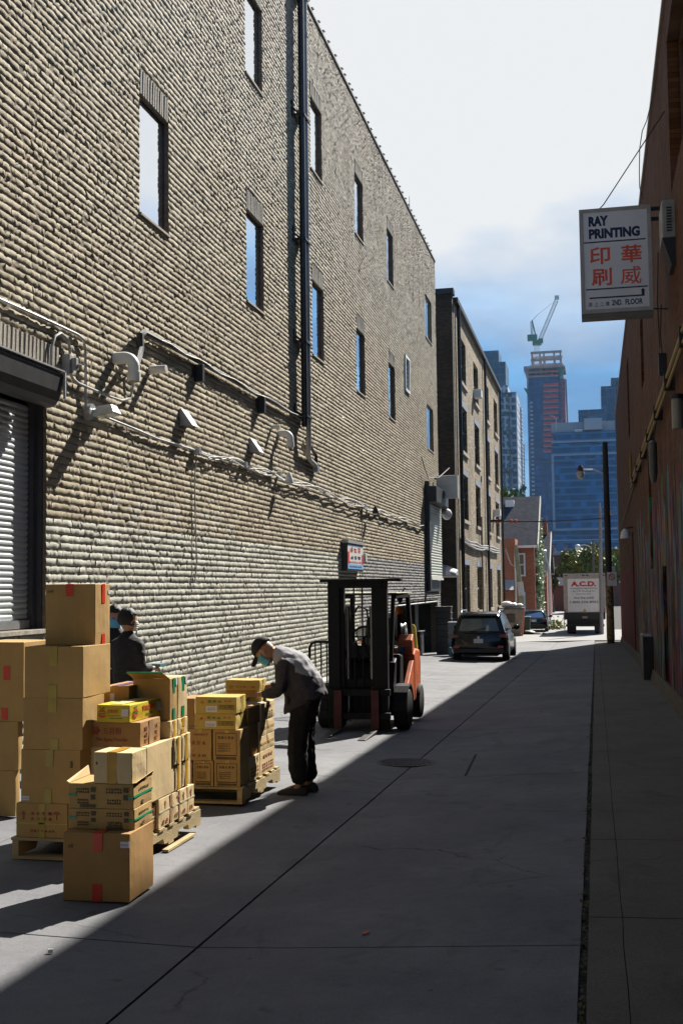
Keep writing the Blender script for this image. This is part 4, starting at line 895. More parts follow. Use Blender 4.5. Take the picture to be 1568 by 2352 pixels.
# small striped awning on the end wall, camera above
a = onY(1015, 1328, Y2 - .5); b = onY(1048, 1295, Y2 - .5)
t = thing('awning', 'small grey and white striped dome awning on the sooty end wall', 'awning', (a.x, Y2 - .4, a.z))
for i in range(5):
    mb = MB(); u0, u1 = a.x - .5 + (b.x - a.x + .5) * i / 5, a.x - .5 + (b.x - a.x + .5) * (i + 1) / 5; hh = b.z - a.z; pr_ = [(math.cos(k / 7 * math.pi / 2), math.sin(k / 7 * math.pi / 2)) for k in range(8)]
    f0 = 1 - .55 * max(0, (i - 1) / 4) ** 2.2; f1 = 1 - .55 * max(0, (i) / 4) ** 2.2
    mb.loft([[(u0, Y2 - .75 * c_, a.z + hh * .2 + hh * .8 * s_ * f0) for c_, s_ in pr_] + [(u0, Y2, a.z + hh * .2)], [(u1, Y2 - .75 * c_, a.z + hh * .2 + hh * .8 * s_ * f1) for c_, s_ in pr_] + [(u1, Y2, a.z + hh * .2)]])
    build(mb, 'stripe', WHT if i in (3,) else mat('awning_grey', (0.33, .36, .42), .6, .1), t)
mb = MB(); mb.box(a.x - .5, b.x, Y2 - .77, Y2 - .74, a.z + .02, a.z + .1); build(mb, 'valance', WHT, t)
# door behind the bins, low down
# ================================================================== houses beyond
REDB = brickmat(G_('red_brick'), (0.34, 0.10, 0.05), (0.45, 0.16, 0.08), (0.30, 0.15, 0.10), dirt=(0.20, 0.07, 0.04), dirtamt=.35)
DREDB = brickmat(G_('dark_red_brick'), (0.22, 0.06, 0.04), (0.30, 0.10, 0.06), (0.18, 0.10, 0.08), dirt=(0.10, 0.04, 0.03), dirtamt=.4)
SHING = mat('shingles', (0.03, 0.032, 0.045), .95, .3, 2.5, .02, 8, spec=.1, col2=(0.06, 0.062, 0.08)); TRIM = mat('cream_trim', (0.62, 0.58, 0.48), .6, .08)
GZ = G(-5, 100)
def house(label, Yf, depth, xl, xr, ze, zrg, brick, name='brick_house'):
    t = thing(name, label, 'house', ((xl + xr) / 2, Yf, GZ)); ym = Yf + depth / 2
    mb = MB(); mb.prism([(Yf, GZ - .2), (Yf + depth, GZ - .2), (Yf + depth, ze), (ym, zrg - .15), (Yf, ze)], xl, xr, 'x'); build(mb, 'wall', brick, t)
    rf = MB(); th = .18
    rf.prism([(Yf - .5, ze - .25), (ym, zrg), (ym, zrg + th), (Yf - .5, ze - .25 + th)], xl - .3, xr + .25, 'x'); rf.prism([(Yf + depth + .5, ze - .25), (ym, zrg), (ym, zrg + th), (Yf + depth + .5, ze - .25 + th)], xl - .3, xr + .25, 'x')
    r_ = build(rf, 'roof', SHING, t)
    f = MB(); f.prism([(Yf - .5, ze - .5), (ym, zrg - .3), (ym, zrg + .2), (Yf - .5, ze)], xr + .26, xr + .34, 'x'); build(f, 'fascia', TRIM, r_)
    f = MB(); f.box(xl - .3, xr + .25, Yf - .62, Yf - .5, ze - .3, ze - .1); build(f, 'gutter', WHT, r_)
    return t, r_
def hwin(t, x0, x1, z0, z1, Yp, fr=None, name='window'):
    f = MB(); k = .13; Y = Yp - .06
    f.box(x0, x0 + k, Y, Yp, z0, z1); f.box(x1 - k, x1, Y, Yp, z0, z1); f.box(x0 + k, x1 - k, Y, Yp, z1 - k, z1); f.box(x0 + k, x1 - k, Y, Yp, z0, z0 + k); f.box(x0 + k, x1 - k, Y, Yp, (z0+z1)/2 - .05, (z0+z1)/2 + .05)
    o = build(f, name, fr or WHT, t); p = MB(); p.box(x0 + k, x1 - k, Yp - .03, Yp - .01, z0 + k, z1 - k); build(p, 'pane', DKG, o)
# red house with ivy
Yf = 92.0; a = onY(1157, 1251, Yf); b = onY(1226, 1251, Yf)
ym_ = Yf + 6
t, r_ = house('red brick house with dark steep roof and white gutter beyond the buff building', Yf, 12, a.x - 4.5, b.x, a.z, onY(1190, 1146, ym_).z, REDB)
a, b = onY(1189, 1324, Yf), onY(1205, 1270, Yf); hwin(t, a.x, b.x, a.z, b.z, Yf)
a, b = onY(1186, 1440, Yf), onY(1206, 1360, Yf); mb = MB(); mb.box(a.x, b.x, Yf - .1, Yf - .002, GZ, b.z); build(mb, 'door', mat('grey_door', (.5, .5, .52), .5, .1), t)
a, b = onY(1157, 1340, Yf - 3), onY(1182, 1237, Yf - 3); mb = MB(); mb.box(a.x - 3, b.x, Yf - 3, Yf - .01, GZ - .1, b.z); build(mb, 'side_wing', REDB, t)
a, b = onY(1158, 1355, Yf - 3.1), onY(1189, 1331, Yf - 3.1); mb = MB(); mb.prism([(Yf - 4.4, a.z), (Yf - 3, a.z), (Yf - 3, b.z)], a.x - 1, b.x - .3, 'x'); build(mb, 'porch_roof', mat('grey_roof', (.38, .38, .39), .8, .1, 3), t)
mb = MB(); c = onY(1183, 1340, Yf - 3.1); mb.cyl((c.x, Yf - 3.08, GZ), (c.x, Yf - 3.08, onY(1183, 1255, Yf - 3).z), .07, n=8); build(mb, 'drainpipe', TRIM, t)
mb = MB(); c = onY(1170, 1152, Yf + 5); mb.box(c.x - .35, c.x + .35, Yf + 4.6, Yf + 5.4, c.z - .5, c.z + .1); build(mb, 'roof_vent', WHT, r_)
LEAFM = {}
def leafmat(name, c1, c2):
    g = G_(name, 0.6); g.base(g.ramp(g.noise(0.9, 3), [(0.35, c1), (0.65, c2)])); g.p.inputs['Transmission Weight'].default_value = 0.0
    return g.m
LEAF = leafmat('leaf_green', (0.05, 0.10, 0.015), (0.14, 0.21, 0.035)); LEAFY = leafmat('leaf_yellow_green', (0.10, 0.12, 0.015), (0.27, 0.25, 0.035)); IVY = leafmat('ivy_leaf', (0.14, 0.24, 0.08), (0.45, 0.50, 0.32))
def leaves(mb, n, fn, s, r):
    for _ in range(n):
        c = fn(r); a = Vector((r.gauss(0, 1), r.gauss(0, 1), r.gauss(0, 1))).normalized(); b = a.cross(Vector((r.gauss(0, 1), r.gauss(0, 1), r.gauss(0, 1)))).normalized(); k = s * r.uniform(.6, 1.4)
        mb.v += [tuple(c - a*k*.5), tuple(c + b*k*.35), tuple(c + a*k*.6), tuple(c - b*k*.35)]; o = len(mb.v) - 4; mb.f.append((o, o+1, o+2, o+3)); mb.mi.append(mb.cur)
# ivy on the gable
xg = onY(1227, 1300, Yf).x; mb = MB(); r = random.Random(5)
zt_ = onY(1235, 1255, Yf).z
def ivy_pt(r):
    y = Yf + 1.0 + r.uniform(0, 9.5) * r.random() ** .3 ; top = zt_ - .3 + 3.0 * (1 - abs(y - Yf - 6) / 6); z = GZ + .8 + (top - GZ - .8) * r.random() ** .8
    return Vector((xg + .02 + r.uniform(0, .28), y, z))
leaves(mb, 2600, ivy_pt, .32, r); ob = build(mb, 'ivy', IVY); tag(ob, 'pale green ivy covering the sunny side of the red brick house', 'ivy', kind='stuff')
# second house
Yf = 108.0; a = onY(1238, 1308, Yf); b = onY(1254, 1308, Yf)
t, r_ = house('narrow dark red house with black roof and chimney behind the ivy house', Yf, 12, a.x - 3, b.x, a.z, onY(1250, 1226, Yf + 6).z, DREDB)
a, b = onY(1247, 1230, Yf + 6), onY(1256, 1203, Yf + 6); mb = MB(); mb.box(a.x, b.x, Yf + 5.5, Yf + 6.5, a.z - 1, b.z); ch = build(mb, 'chimney', REDB, r_); mb = MB(); mb.cyl(((a.x+b.x)/2, Yf + 6, b.z), ((a.x+b.x)/2, Yf + 6, b.z + .5), .18, .14, 8); build(mb, 'chimney_pot', REDB, ch)
for (z0_, z1_) in ((1338, 1312), (1400, 1362)):
    a, b = onY(1240, z0_, Yf), onY(1248, z1_, Yf); hwin(t, a.x, b.x, a.z, b.z, Yf)
# terrace beyond it, far brick block, arch-topped building
for k, (px0, px1, py, Yq, h_, lab) in enumerate(((1256, 1262, 1320, 126, 3, 'sliver of a dark red terrace house behind the black roofed one'), (1300, 1325, 1345, 140, 6, 'low dark brown brick shed left of the delivery truck'))):
    a, b = onY(px0, py, Yq), onY(px1, py, Yq); t = thing('terrace_house' if k == 0 else 'brick_shed', lab, 'house', (a.x, Yq, GZ)); mb = MB(); mb.box(a.x - h_ * .5, b.x, Yq, Yq + 9, GZ - .1, a.z); build(mb, 'wall', DREDB, t); mb = MB(); mb.prism([(Yq - .4, a.z), (Yq + 9.4, a.z), (Yq + 4.5, a.z + 2)], a.x - h_ * .5 - .2, b.x + .3, 'x'); build(mb, 'roof', SHING, t)
    w0 = onY(px0 + 1, 1400, Yq); hwin(t, a.x + .2, b.x - .3, GZ + 1.2, GZ + 2.6, Yq)
Yq = 175; a, b = onY(1258, 1276, Yq), onY(1312, 1252, Yq)
t = thing('arched_building', 'low brown brick building with a grey arched sign panel on top', 'building', ((a.x + b.x) / 2, Yq, GZ))
mb = MB(); mb.box(a.x, b.x + 8, Yq, Yq + 14, GZ - .1, a.z); build(mb, 'wall', DREDB, t)
mb = MB(); mb.box(a.x - .3, b.x + 8.3, Yq - .3, Yq + .3, a.z, a.z + .35); build(mb, 'cornice', mat('pinkish_stone', (.45, .33, .30), .8, .1), t)
c0, c1 = onY(1270, 1275, Yq).x, onY(1302, 1275, Yq).x; zt_ = onY(1286, 1253, Yq).z; cm = (c0 + c1) / 2
poly = [(c0, a.z + .35), (c1, a.z + .35), (c1, a.z + 1.1)] + [(cm + (c1 - cm) * .75 * math.cos(k / 8 * math.pi), a.z + 1.1 + (zt_ - a.z - 1.1) * math.sin(k / 8 * math.pi)) for k in range(9)] + [(c0, a.z + 1.1)]
mb = MB(); mb.prism(poly, Yq - .2, Yq + .4, 'y'); pn = build(mb, 'arched_panel', mat('grey_panel', (.42, .46, .50), .7, .12, 1.5), t)
mb = MB(); mb.lathe((cm, Yq - .22, a.z + 1.2), [(.7, 0), (.7, .04)], 16, 'y'); build(mb, 'round_emblem', mat('emblem_blue', (.15, .22, .38), .6, .2), pn)
for dx in (-.95, .95):
    mb = MB(); mb.box(cm + dx - .12, cm + dx + .12, Yq - .25, Yq - .2, a.z + .6, a.z + 1.6); build(mb, 'emblem_mark', mat('emblem_red', (.5, .18, .10), .6, .1), pn)
# trees
def tree(label, px, Yt, ztop, rad, LM, n=2600, s=.34, seed=1, group='trees beyond the alley', squash=1.0, trunk=.22):
    r = random.Random(seed); p = onY(px, 1300, Yt); zb_ = GZ if Yt > 70 else G(p.x, Yt); H = ztop - zb_; t = thing('leafy_tree', label, 'tree', (p.x, Yt, zb_), group=group)
    mb = MB(); top = Vector((p.x + r.uniform(-.3, .3), Yt, zb_ + H * .62)); base = Vector((p.x, Yt, zb_ - .1)); mid = base.lerp(top, .5) + Vector((r.uniform(-.2, .2), 0, 0))
    mb.tube([base, mid, top], [trunk, trunk * .75, trunk * .4], 8); cl = []
    for k in range(11):
        an = r.uniform(0, 6.28); e = Vector((p.x + rad * .7 * math.cos(an) * r.uniform(.4, 1), Yt + rad * .7 * math.sin(an) * r.uniform(.4, 1), zb_ + H * r.uniform(.5, .93))); st_ = base.lerp(top, r.uniform(.5, 1)); mb.tube([st_, st_.lerp(e, .5) + Vector((0, 0, .15)), e], [trunk * .35, trunk * .22, .03], 5); cl.append((e, rad * r.uniform(.28, .5)))
    build(mb, 'trunk', mat('bark', (.09, .07, .05), .9, .3, 6, .01, 20), t)
    def fn(r):
        c, q = r.choice(cl); v = Vector((r.gauss(0, 1), r.gauss(0, 1), r.gauss(0, .8))).normalized() * q * r.random() ** .45; return c + v
    mb = MB(); leaves(mb, n, fn, s, r); build(mb, 'crown', LM, t); return t
tree('green treetop rising over the roof of the red brick house', 1168, 112, onY(1165, 1108, 112).z, 2.2, LEAF, 1700, .34, 3)
Yt = 128
for k, (px, py, rad, LM, lab) in enumerate(((1316, 1268, 2.2, LEAFY, 'yellow green tree at the left of the group over the truck'), (1340, 1256, 2.6, LEAFY, 'tallest yellow green tree behind the middle of the truck'), (1368, 1262, 2.6, LEAF, 'dark green tree behind the right side of the truck'), (1392, 1248, 2.6, LEAFY, 'yellow green tree behind the wooden utility pole'))):
    tree(lab, px, Yt + k * 2.5, onY(px, py, Yt).z, rad, LM, 2300, .40, 20 + k)
tree('small green tree between the narrow dark red house and the shed', 1267, 132, onY(1267, 1295, 132).z, 1.0, LEAF, 900, .3, 41)
mb = MB(); r = random.Random(9); p = onY(1275, 1440, 80)
leaves(mb, 260, lambda r: Vector((p.x + r.gauss(0, .35), 82 + r.gauss(0, 1.2), GZ + abs(r.gauss(0, .28)))), .2, r); tag(build(mb, 'weeds', LEAFY), 'yellow green weeds beside the far end of the alley', 'weeds', kind='stuff')
# ================================================================== towers
def glassgrid(name, fw, fh, glass, frame, rough=.12, mul=.12, sill=.2):
    g = G_(name, rough)
    h = g.math('FRACT', g.math('DIVIDE', g.z, fh)); v = g.math('FRACT', g.math('DIVIDE', g.math('ADD', g.x, g.y), fw))
    f = g.math('MAXIMUM', g.math('LESS_THAN', h, sill), g.math('LESS_THAN', v, mul))
    cell = g.n('ShaderNodeTexWhiteNoise', noise_dimensions='2D'); cmb = g.n('ShaderNodeCombineXYZ'); g.l(g.math('FLOOR', g.math('DIVIDE', g.math('ADD', g.x, g.y), fw)), cmb.inputs[0]); g.l(g.math('FLOOR', g.math('DIVIDE', g.z, fh)), cmb.inputs[1]); g.l(cmb.outputs[0], cell.inputs['Vector'])
    gl = g.mix(g.ramp(cell.outputs['Value'], [(0.0, 0.0), (0.75, 0.25), (0.97, 1.0)]), glass, tuple(min(1, c * 2.6 + .01) for c in glass))
    g.base(g.mix(f, gl, frame)); g.inp(g.p.inputs['Roughness'], g.mix(f, (rough,) * 3, (.7,) * 3)); return g.m
def tower(name, label, Yt, px0, px1, ytop, depth, m, world_base=GZ):
    a, b = onY(px0, 1300, Yt), onY(px1, 1300, Yt); zt = onY((px0 + px1) / 2, ytop, Yt).z; t = thing(name, label, 'tower', ((a.x + b.x) / 2, Yt, GZ))
    mb = MB(); mb.box(a.x, b.x, Yt, Yt + depth, GZ - .5, zt); o = build(mb, 'facade', m, t); return t, o, a.x, b.x, zt
CONCT = mat('tower_concrete', (0.36, 0.31, 0.31), .85, .1, .3); NET = mat('red_netting', (0.62, 0.07, 0.10), .8, .2, .8); GREENM = mat('green_mesh', (0.02, 0.16, 0.15), .7, .2); WTF = mat('tower_white', (0.62, 0.62, 0.66), .7, .05, .3)
# crane tower under construction
Yt = 620.; k = Yt / FP
t, o, xa, xb, zt = tower('unfinished_tower', 'tall blue glass tower under construction with a crane on its roof', Yt, 1223, 1294, 866, 22, glassgrid('tower_glass_blue', 1.6, 3.0, (0.004, 0.045, 0.14), (0.01, 0.065, 0.17), .25))
ZY = lambda y, px=1255: onY(px, y, Yt).z
for i in range(15):                                             # open floors with red netting
    y_ = 889 + i * 12.6 * (1 if i else 1)
    if y_ > 1050: break
    mb = MB(); u0, u1 = onY(1247, y_, Yt).x, onY(1282, y_, Yt).x; z = ZY(y_); mb.box(u0, u1, Yt - .9, Yt - .01, z, z + .55); build(mb, 'floor_slab', CONCT, t); mb = MB(); mb.box(u0, u1, Yt - .8, Yt - .5, z + .55, z + 1.9); build(mb, 'netting', NET, t)
for i in range(3):
    y_ = 866 - i * 10; z = ZY(y_); w_ = 0.5 + i * 1.4; mb = MB(); mb.box(xa - .3 * i, xb + w_, Yt - .6 - .3 * i, Yt + 22, z, z + .7); build(mb, 'floor_slab', CONCT, t)
    mb = MB(); mb.box(xa + .5, xb - .5, Yt - .3, Yt - .1, z + .7, z + 1.3); build(mb, 'netting', NET, t)
    for q_ in range(6):
        mb = MB(); x = xa + 1 + (xb - xa - 2) * q_ / 5; mb.box(x - .25, x + .25, Yt + .2, Yt + .8, z + .7, ZY(y_ - 10)); build(mb, 'column', CONCT, t)
z = ZY(846); mb = MB(); mb.box(xa - 2.4, xb + 2.6, Yt - 1.5, Yt + 22, z, z + 1.4); build(mb, 'wide_deck', mat('tower_pinkish', (.42, .30, .30), .8, .1, .4), t)
for q_ in range(16):
    mb = MB(); x = xa - 2.3 + (xb - xa + 4.8) * q_ / 15; mb.box(x - .1, x + .1, Yt - 1.5, Yt - 1.3, z - 2.5, z); build(mb, 'deck_prop', CONCT, t)
mb = MB(); mb.prism([(xa - 2.4, z), (xa, z), (xa, z - 9)], Yt - 1, Yt + 10, 'y'); build(mb, 'net_wing', mat('tower_pinkish', (.4,)*3), t)
mb = MB(); mb.prism([(xb + 2.6, z), (xb, z), (xb, z - 7)], Yt - 1, Yt + 10, 'y'); build(mb, 'net_wing', GREENM, t)
p0, p1, p2 = onY(1202, 890, Yt), onY(1214, 895, Yt), onY(1213, 914, Yt); mb = MB(); mb.prism([(p0.x, p0.z), (p1.x, p1.z), (p2.x + .5, p2.z)], Yt, Yt + 6, 'y'); build(mb, 'green_shroud', GREENM, t)
# roof frame
u0, u1 = onY(1219, 820, Yt).x, onY(1288, 820, Yt).x; za_, zb2_, zc_ = ZY(838), ZY(828), ZY(806)
for yy_ in (0, 14):
    for q_ in (0, .28, .42, .78, 1.0):
        mb = MB(); x = u0 + (u1 - u0 - .9) * q_; mb.box(x, x + .9, Yt + yy_, Yt + yy_ + .9, za_ - 2, zc_); build(mb, 'column', CONCT, t)
    mb = MB(); mb.box(u0 - .3, u1 + .3, Yt + yy_ - .1, Yt + yy_ + 1, zc_ - 1.2, zc_); build(mb, 'roof_beam', CONCT, t); mb = MB(); mb.box(u0 - .3, u1 + .3, Yt + yy_ - .1, Yt + yy_ + 1, zb2_, zb2_ + 1.1); build(mb, 'roof_beam', CONCT, t)
for x in (u0, u1 - .9): mb = MB(); mb.box(x, x + .9, Yt + 1, Yt + 14, zc_ - 1.2, zc_); build(mb, 'roof_beam', CONCT, t)
# balconies up the left edge
m0 = None
for i in range(40):
    y_ = 925 + i * 9.6
    if y_ > 1300: break
    z = ZY(y_)
    if m0 is None:
        mb = MB(); x_ = onY(1220, y_, Yt).x; mb.box(x_ - .9, x_ + .6, Yt - .4, Yt + 10, z, z + .9); m0 = build(mb, 'balcony', mat('balcony_pale', (.52, .55, .60), .6, .1, .5), t); z00 = z
    else: c = m0.copy(); C.objects.link(c); c.parent = t; c.location = (0, 0, z - z00)
mb = MB(); mb.box(onY(1214, 1100, Yt).x, onY(1218.5, 1100, Yt).x + 2, Yt + 1, Yt + 20, GZ, ZY(870)); build(mb, 'side_face', glassgrid('tower_glass_side', 3, 3.0, (0.05, 0.13, 0.26), (0.28, 0.20, 0.26), .3, .1, .3), t)
mb = MB(); mb.box(onY(1286, 1000, Yt).x, onY(1299, 1000, Yt).x, Yt + 2, Yt + 20, GZ, ZY(870)); build(mb, 'side_face', glassgrid('tower_red_side', 2.2, 3.0, (0.10, 0.06, 0.14), (0.40, 0.12, 0.16), .5, .2, .3), t)
mb = MB(); mb.bar((onY(1304, 1000, Yt).x, Yt + 4, ZY(1060)), (onY(1301, 1000, Yt).x, Yt + 4, ZY(870)), .9); build(mb, 'hoist_mast', CONCT, t)
# crane
CRG = mat('crane_green', (0.06, 0.22, 0.16), .5, .1); CRW = mat('crane_white', (0.60, 0.62, 0.62), .5, .1)
cx = lambda px, py: (lambda p: Vector((p.x, Yt + 6, p.z)))(onY(px, py, Yt + 6))
t = thing('tower_crane', 'green and white tower crane with raised jib on top of the unfinished tower', 'crane', cx(1235, 806))
def lattice(mb, a, b, w_, n, r_=.22):
    a, b = Vector(a), Vector(b); d = (b - a).normalized(); s_ = Vector((0, 1, 0)).cross(d).normalized() * w_ / 2; f_ = Vector((0, w_ / 2, 0)); cs = [s_ + f_, s_ - f_, -s_ - f_, -s_ + f_]
    for c in cs: mb.bar(a + c, b + c, r_)
    for i in range(n):
        u, v_ = a.lerp(b, i / n), a.lerp(b, (i + 1) / n)
        for q_ in range(4): mb.bar(u + cs[q_], v_ + cs[(q_ + 1) % 4], r_ * .7)
mb = MB(); lattice(mb, cx(1232, 870), cx(1232, 792), 2.2, 14); build(mb, 'mast', CRW, t)
mb = MB(); c = cx(1232, 788); mb.box(c.x - 2.3, c.x + 2.5, c.y - 1.5, c.y + 1.5, c.z - 1.2, c.z + 1.4); c = cx(1240, 786); mb.box(c.x - 1, c.x + 1.6, c.y - 2.6, c.y - 1, c.z - 1, c.z + 1.6); build(mb, 'cab', CRG, t, bevel=.2)
mb = MB(); c = cx(1219, 776); mb.box(c.x - 2, c.x + 3.3, c.y - 1.6, c.y + 1.6, c.z - 1.6, c.z + 1.6); mb.bar(cx(1219, 778), cx(1234, 786), 1.0); build(mb, 'counterweight', CRG, t, bevel=.2)
mb = MB(); lattice(mb, cx(1237, 786), cx(1277, 690), 1.7, 22, .26); build(mb, 'jib', CRW, t)
mb = MB(); c = cx(1278, 686); mb.box(c.x - 1.2, c.x + 1.2, c.y - .8, c.y + .8, c.z - .5, c.z + 1.6); build(mb, 'jib_head', CRW, t)
mb = MB(); lattice(mb, cx(1221, 778), cx(1220, 738), 1.0, 8, .25); mb.bar(cx(1232, 783), cx(1221, 736), .7); build(mb, 'a_frame', CRG, t)
mb = MB(); mb.bar(cx(1220, 737), cx(1235, 722), .25); mb.bar(cx(1235, 722), cx(1275, 690), .14); build(mb, 'stay_cable', CRW, t)
# blue slab block in front
Yt = 350.
t, o, xa, xb, zt = tower('office_block', 'broad dark blue glass block with grey frame lines right of the crane tower', Yt, 1273, 1420, 1017, 20, glassgrid('block_glass', 1.5, 2.05, (0.004, 0.065, 0.17), (0.09, 0.22, 0.37), .2, .0, .28))
zf = lambda y: onY(1330, y, Yt).z
GRF = mat('grey_frame_line', (0.36, 0.42, 0.52), .6, .06, .5)
for y_ in (1016, 1046): mb = MB(); z = zf(y_); mb.box(xa - .2, xb + .2, Yt - .5, Yt - .01, z, z + .55); build(mb, 'frame_line', GRF, t)
mb = MB(); mb.box(xa - .2, xa + .5, Yt - .5, Yt - .01, zf(1216), zf(1046)); build(mb, 'frame_line', GRF, t)
mb = MB(); mb.box(xa, xb, Yt - .5, Yt - .01, zf(1218), zf(1214)); build(mb, 'frame_line', GRF, t)
mb = MB(); mb.box(xa - 3, xb, Yt - .6, Yt - .51, zf(1242), zf(1239)); build(mb, 'frame_line', GRF, t)
mb = MB(); mb.box(xa - 3, xb, Yt - .5, Yt + 12, GZ, zf(1240)); build(mb, 'podium', MATS['block_glass'], t)
mb = MB(); mb.box(xa + .5, xb, Yt + 1, Yt + 18, zt, zf(990)); build(mb, 'upper_storey', MATS['block_glass'], t)
mb = MB(); mb.box(xa - .1, xb, Yt + 2, Yt + 17, zf(990), zf(967)); build(mb, 'plant_screen', mat('grey_plant', (.34, .37, .42), .8, .06, .2), t)
mb = MB(); u0, u1 = onY(1341, 1000, Yt).x, onY(1382, 1000, Yt).x; mb.box(u0, u1, Yt - .2, Yt + 6, zf(988), zf(962)); build(mb, 'plant_room', mat('pale_plant', (.46, .47, .52), .8, .05, .2), t)
mb = MB(); u0 = onY(1319, 1000, Yt).x; mb.cyl((u0, Yt + .5, zf(989)), (u0 + 2.2, Yt + .5, zf(988)), .45, n=10); build(mb, 'duct', WTF, t)
mb = MB(); p = onY(1276, 966, Yt); mb.tube([(p.x, Yt, p.z - 3), (p.x, Yt, p.z + .6), (p.x - .7, Yt, p.z + 1.4), (p.x - 1.8, Yt, p.z + 1.5)], .12, 6); build(mb, 'roof_arm', CRW, t)
# dark towers behind it
TB = glassgrid('tower_dark_blue', 3.0, 3.2, (0.02, 0.055, 0.12), (0.08, 0.13, 0.20), .2, .18, .25)
tower('round_tower', 'dark blue tower top peeking over the office block', 430., 1336, 1400, 940, 20, TB)
tower('glass_tower', 'stepped dark glass tower just left of the red brick wall', 450., 1390, 1432, 886, 20, TB)
t = [o_ for o_ in C.objects if o_.name == 'glass_tower'][0]; a, b = onY(1402, 868, 450.), onY(1432, 886, 450.); mb = MB(); mb.box(a.x, b.x, 450, 468, b.z, a.z); build(mb, 'penthouse', TB, t)
# white tower on the left and its neighbours
TWM = glassgrid('tower_white_grid', 2.6, 3.1, (0.05, 0.11, 0.17), (0.48, 0.50, 0.56), .5, .35, .35)
Yt = 480.
t, o, xa, xb, zt = tower('white_tower', 'white panelled apartment tower with dark blue upper storeys', Yt, 1140, 1174, 885, 24, TWM)
mb = MB(); mb.box(xb, onY(1186, 1000, Yt).x, Yt + 3, Yt + 24, GZ, onY(1186, 897, Yt).z); build(mb, 'set_back_bay', TWM, t)
UB = glassgrid('upper_blue', 2.4, 3.1, (0.03, 0.075, 0.13), (0.07, 0.13, 0.20), .3, .2, .3)
mb = MB(); mb.box(onY(1105, 1000, Yt).x, onY(1163, 1000, Yt).x, Yt + 1, Yt + 20, zt - 20, onY(1150, 830, Yt).z); build(mb, 'upper_storeys', UB, t)
mb = MB(); mb.box(onY(1095, 1000, Yt).x, onY(1147, 1000, Yt).x, Yt + 3, Yt + 20, onY(1150, 830, Yt).z, onY(1130, 802, Yt).z); build(mb, 'penthouse', UB, t)
for q_, px in enumerate((1153, 1166)):
    for i in range(15):
        z0_ = onY(px, 905 + i * 14.5, Yt).z
        mb = MB(); u = onY(px, 1000, Yt).x; mb.box(u, u + (.9 if i % 3 else 1.9), Yt - .12, Yt - .02, z0_ - 1.3, z0_ + .6); build(mb, 'window', DKG, t)
mb = MB(); mb.box(xa, xb, Yt - .3, Yt - .01, onY(1160, 1088, Yt).z, onY(1160, 1084, Yt).z); build(mb, 'red_band', mat('dark_red_band', (.12, .03, .05), .6, .1), t)
t2, o, xa, xb, zt = tower('pale_tower', 'pale blue tower with balconies behind the white panelled tower', 520., 1180, 1199, 925, 20, glassgrid('pale_blue_grid', 2.2, 2.9, (0.10, 0.19, 0.28), (0.33, 0.40, 0.48), .5, .15, .45))
for i in range(24):
    z = onY(1196, 940 + i * 8.6, 520.).z; mb = MB(); mb.box(xb - .6, xb + 1.2, 519, 528, z, z + .8); build(mb, 'balcony', GRF, t2)
t2, o, xa, xb, zt = tower('low_tower', 'small dark tower showing right of the pale blue tower', 560., 1192, 1204, 1010, 20, glassgrid('low_grid', 2.2, 2.9, (0.08, 0.10, 0.16), (0.28, 0.22, 0.28), .5, .2, .4))
tower('grey_block', 'low pale grey block above the roof of the red brick house', 300., 1175, 1202, 1128, 12, glassgrid('grey_grid', 3, 3, (.25, .30, .38), (.36, .42, .50), .5, .2, .4))
tree('dark tree standing on the roof terrace below the pale tower', 1193, 296, onY(1193, 1103, 296).z, 2.2, leafmat('leaf_blue_green', (0.02, 0.06, 0.04), (0.05, 0.10, 0.07)), 700, .7, 51)
# ================================================================== poles, lamps, wires
WOODP = mat('pole_wood', (0.055, 0.045, 0.038), .9, .3, 3, .01, 30, stretch=(1, 1, .15))
bp = onG(1402, 1478); tp = onY(1388, 1016, bp.y)
t = thing('utility_pole', 'dark wooden utility pole leaning at the end of the right wall', 'pole', bp)
mb = MB(); mb.tube([bp - Vector((0, 0, .2)), bp.lerp(tp, .5), tp], [.17, .15, .12], 12); build(mb, 'shaft', WOODP, t, smooth=True)
mb = MB(); c = onY(1404, 1330, bp.y - .2); mb.box(c.x - .22, c.x + .22, bp.y - .24, bp.y - .2, c.z - .32, c.z + .32); sg = build(mb, 'no_parking_sign', WHT, t)
mb = MB(); mb.tube([(c.x + .13 * math.cos(q_ * math.pi / 10), bp.y - .25, c.z + .1 + .13 * math.sin(q_ * math.pi / 10)) for q_ in range(21)], .018, 5); build(mb, 'red_ring', RED, sg); mb = MB(); mb.bar((c.x - .1, bp.y - .25, c.z + .2), (c.x + .1, bp.y - .25, c.z), .03); build(mb, 'red_bar', RED, sg)
mb = MB(); mb.tube([bp.lerp(tp, .02) - Vector((0, .03, 0)), bp.lerp(tp, .33) - Vector((0, .03, 0))], [.185, .165], 12); build(mb, 'peeling_posters', mat('peeling_paper', (0.06, 0.045, 0.03), .9, .3, 7, .01, 20, col2=(0.36, 0.24, 0.10)), t, smooth=True)
hd, arm0 = onY(1332, 1088, bp.y), onY(1390, 1098, bp.y)
mb = MB(); mb.tube([arm0, onY(1388, 1090, bp.y), onY(1378, 1083, bp.y), onY(1360, 1079, bp.y), onY(1336, 1079, bp.y)], .035, 8); la = build(mb, 'lamp_arm', GALV, t, smooth=True)
mb = MB(); mb.ell(hd - Vector((0, 0, .04)), .19, .19, .22); build(mb, 'lamp_globe', mat('lamp_globe_glass', (0.55, 0.55, 0.50), .08, .1), la, smooth=True)
mb = MB(); c = hd + Vector((0, 0, .2)); mb.lathe(c, [(.15, -.06), (.14, .04), (.07, .16), (.05, .2)], 12); build(mb, 'lamp_cap', mat('lamp_cap_red', (.12, .03, .02), .5, .2), la, smooth=True)
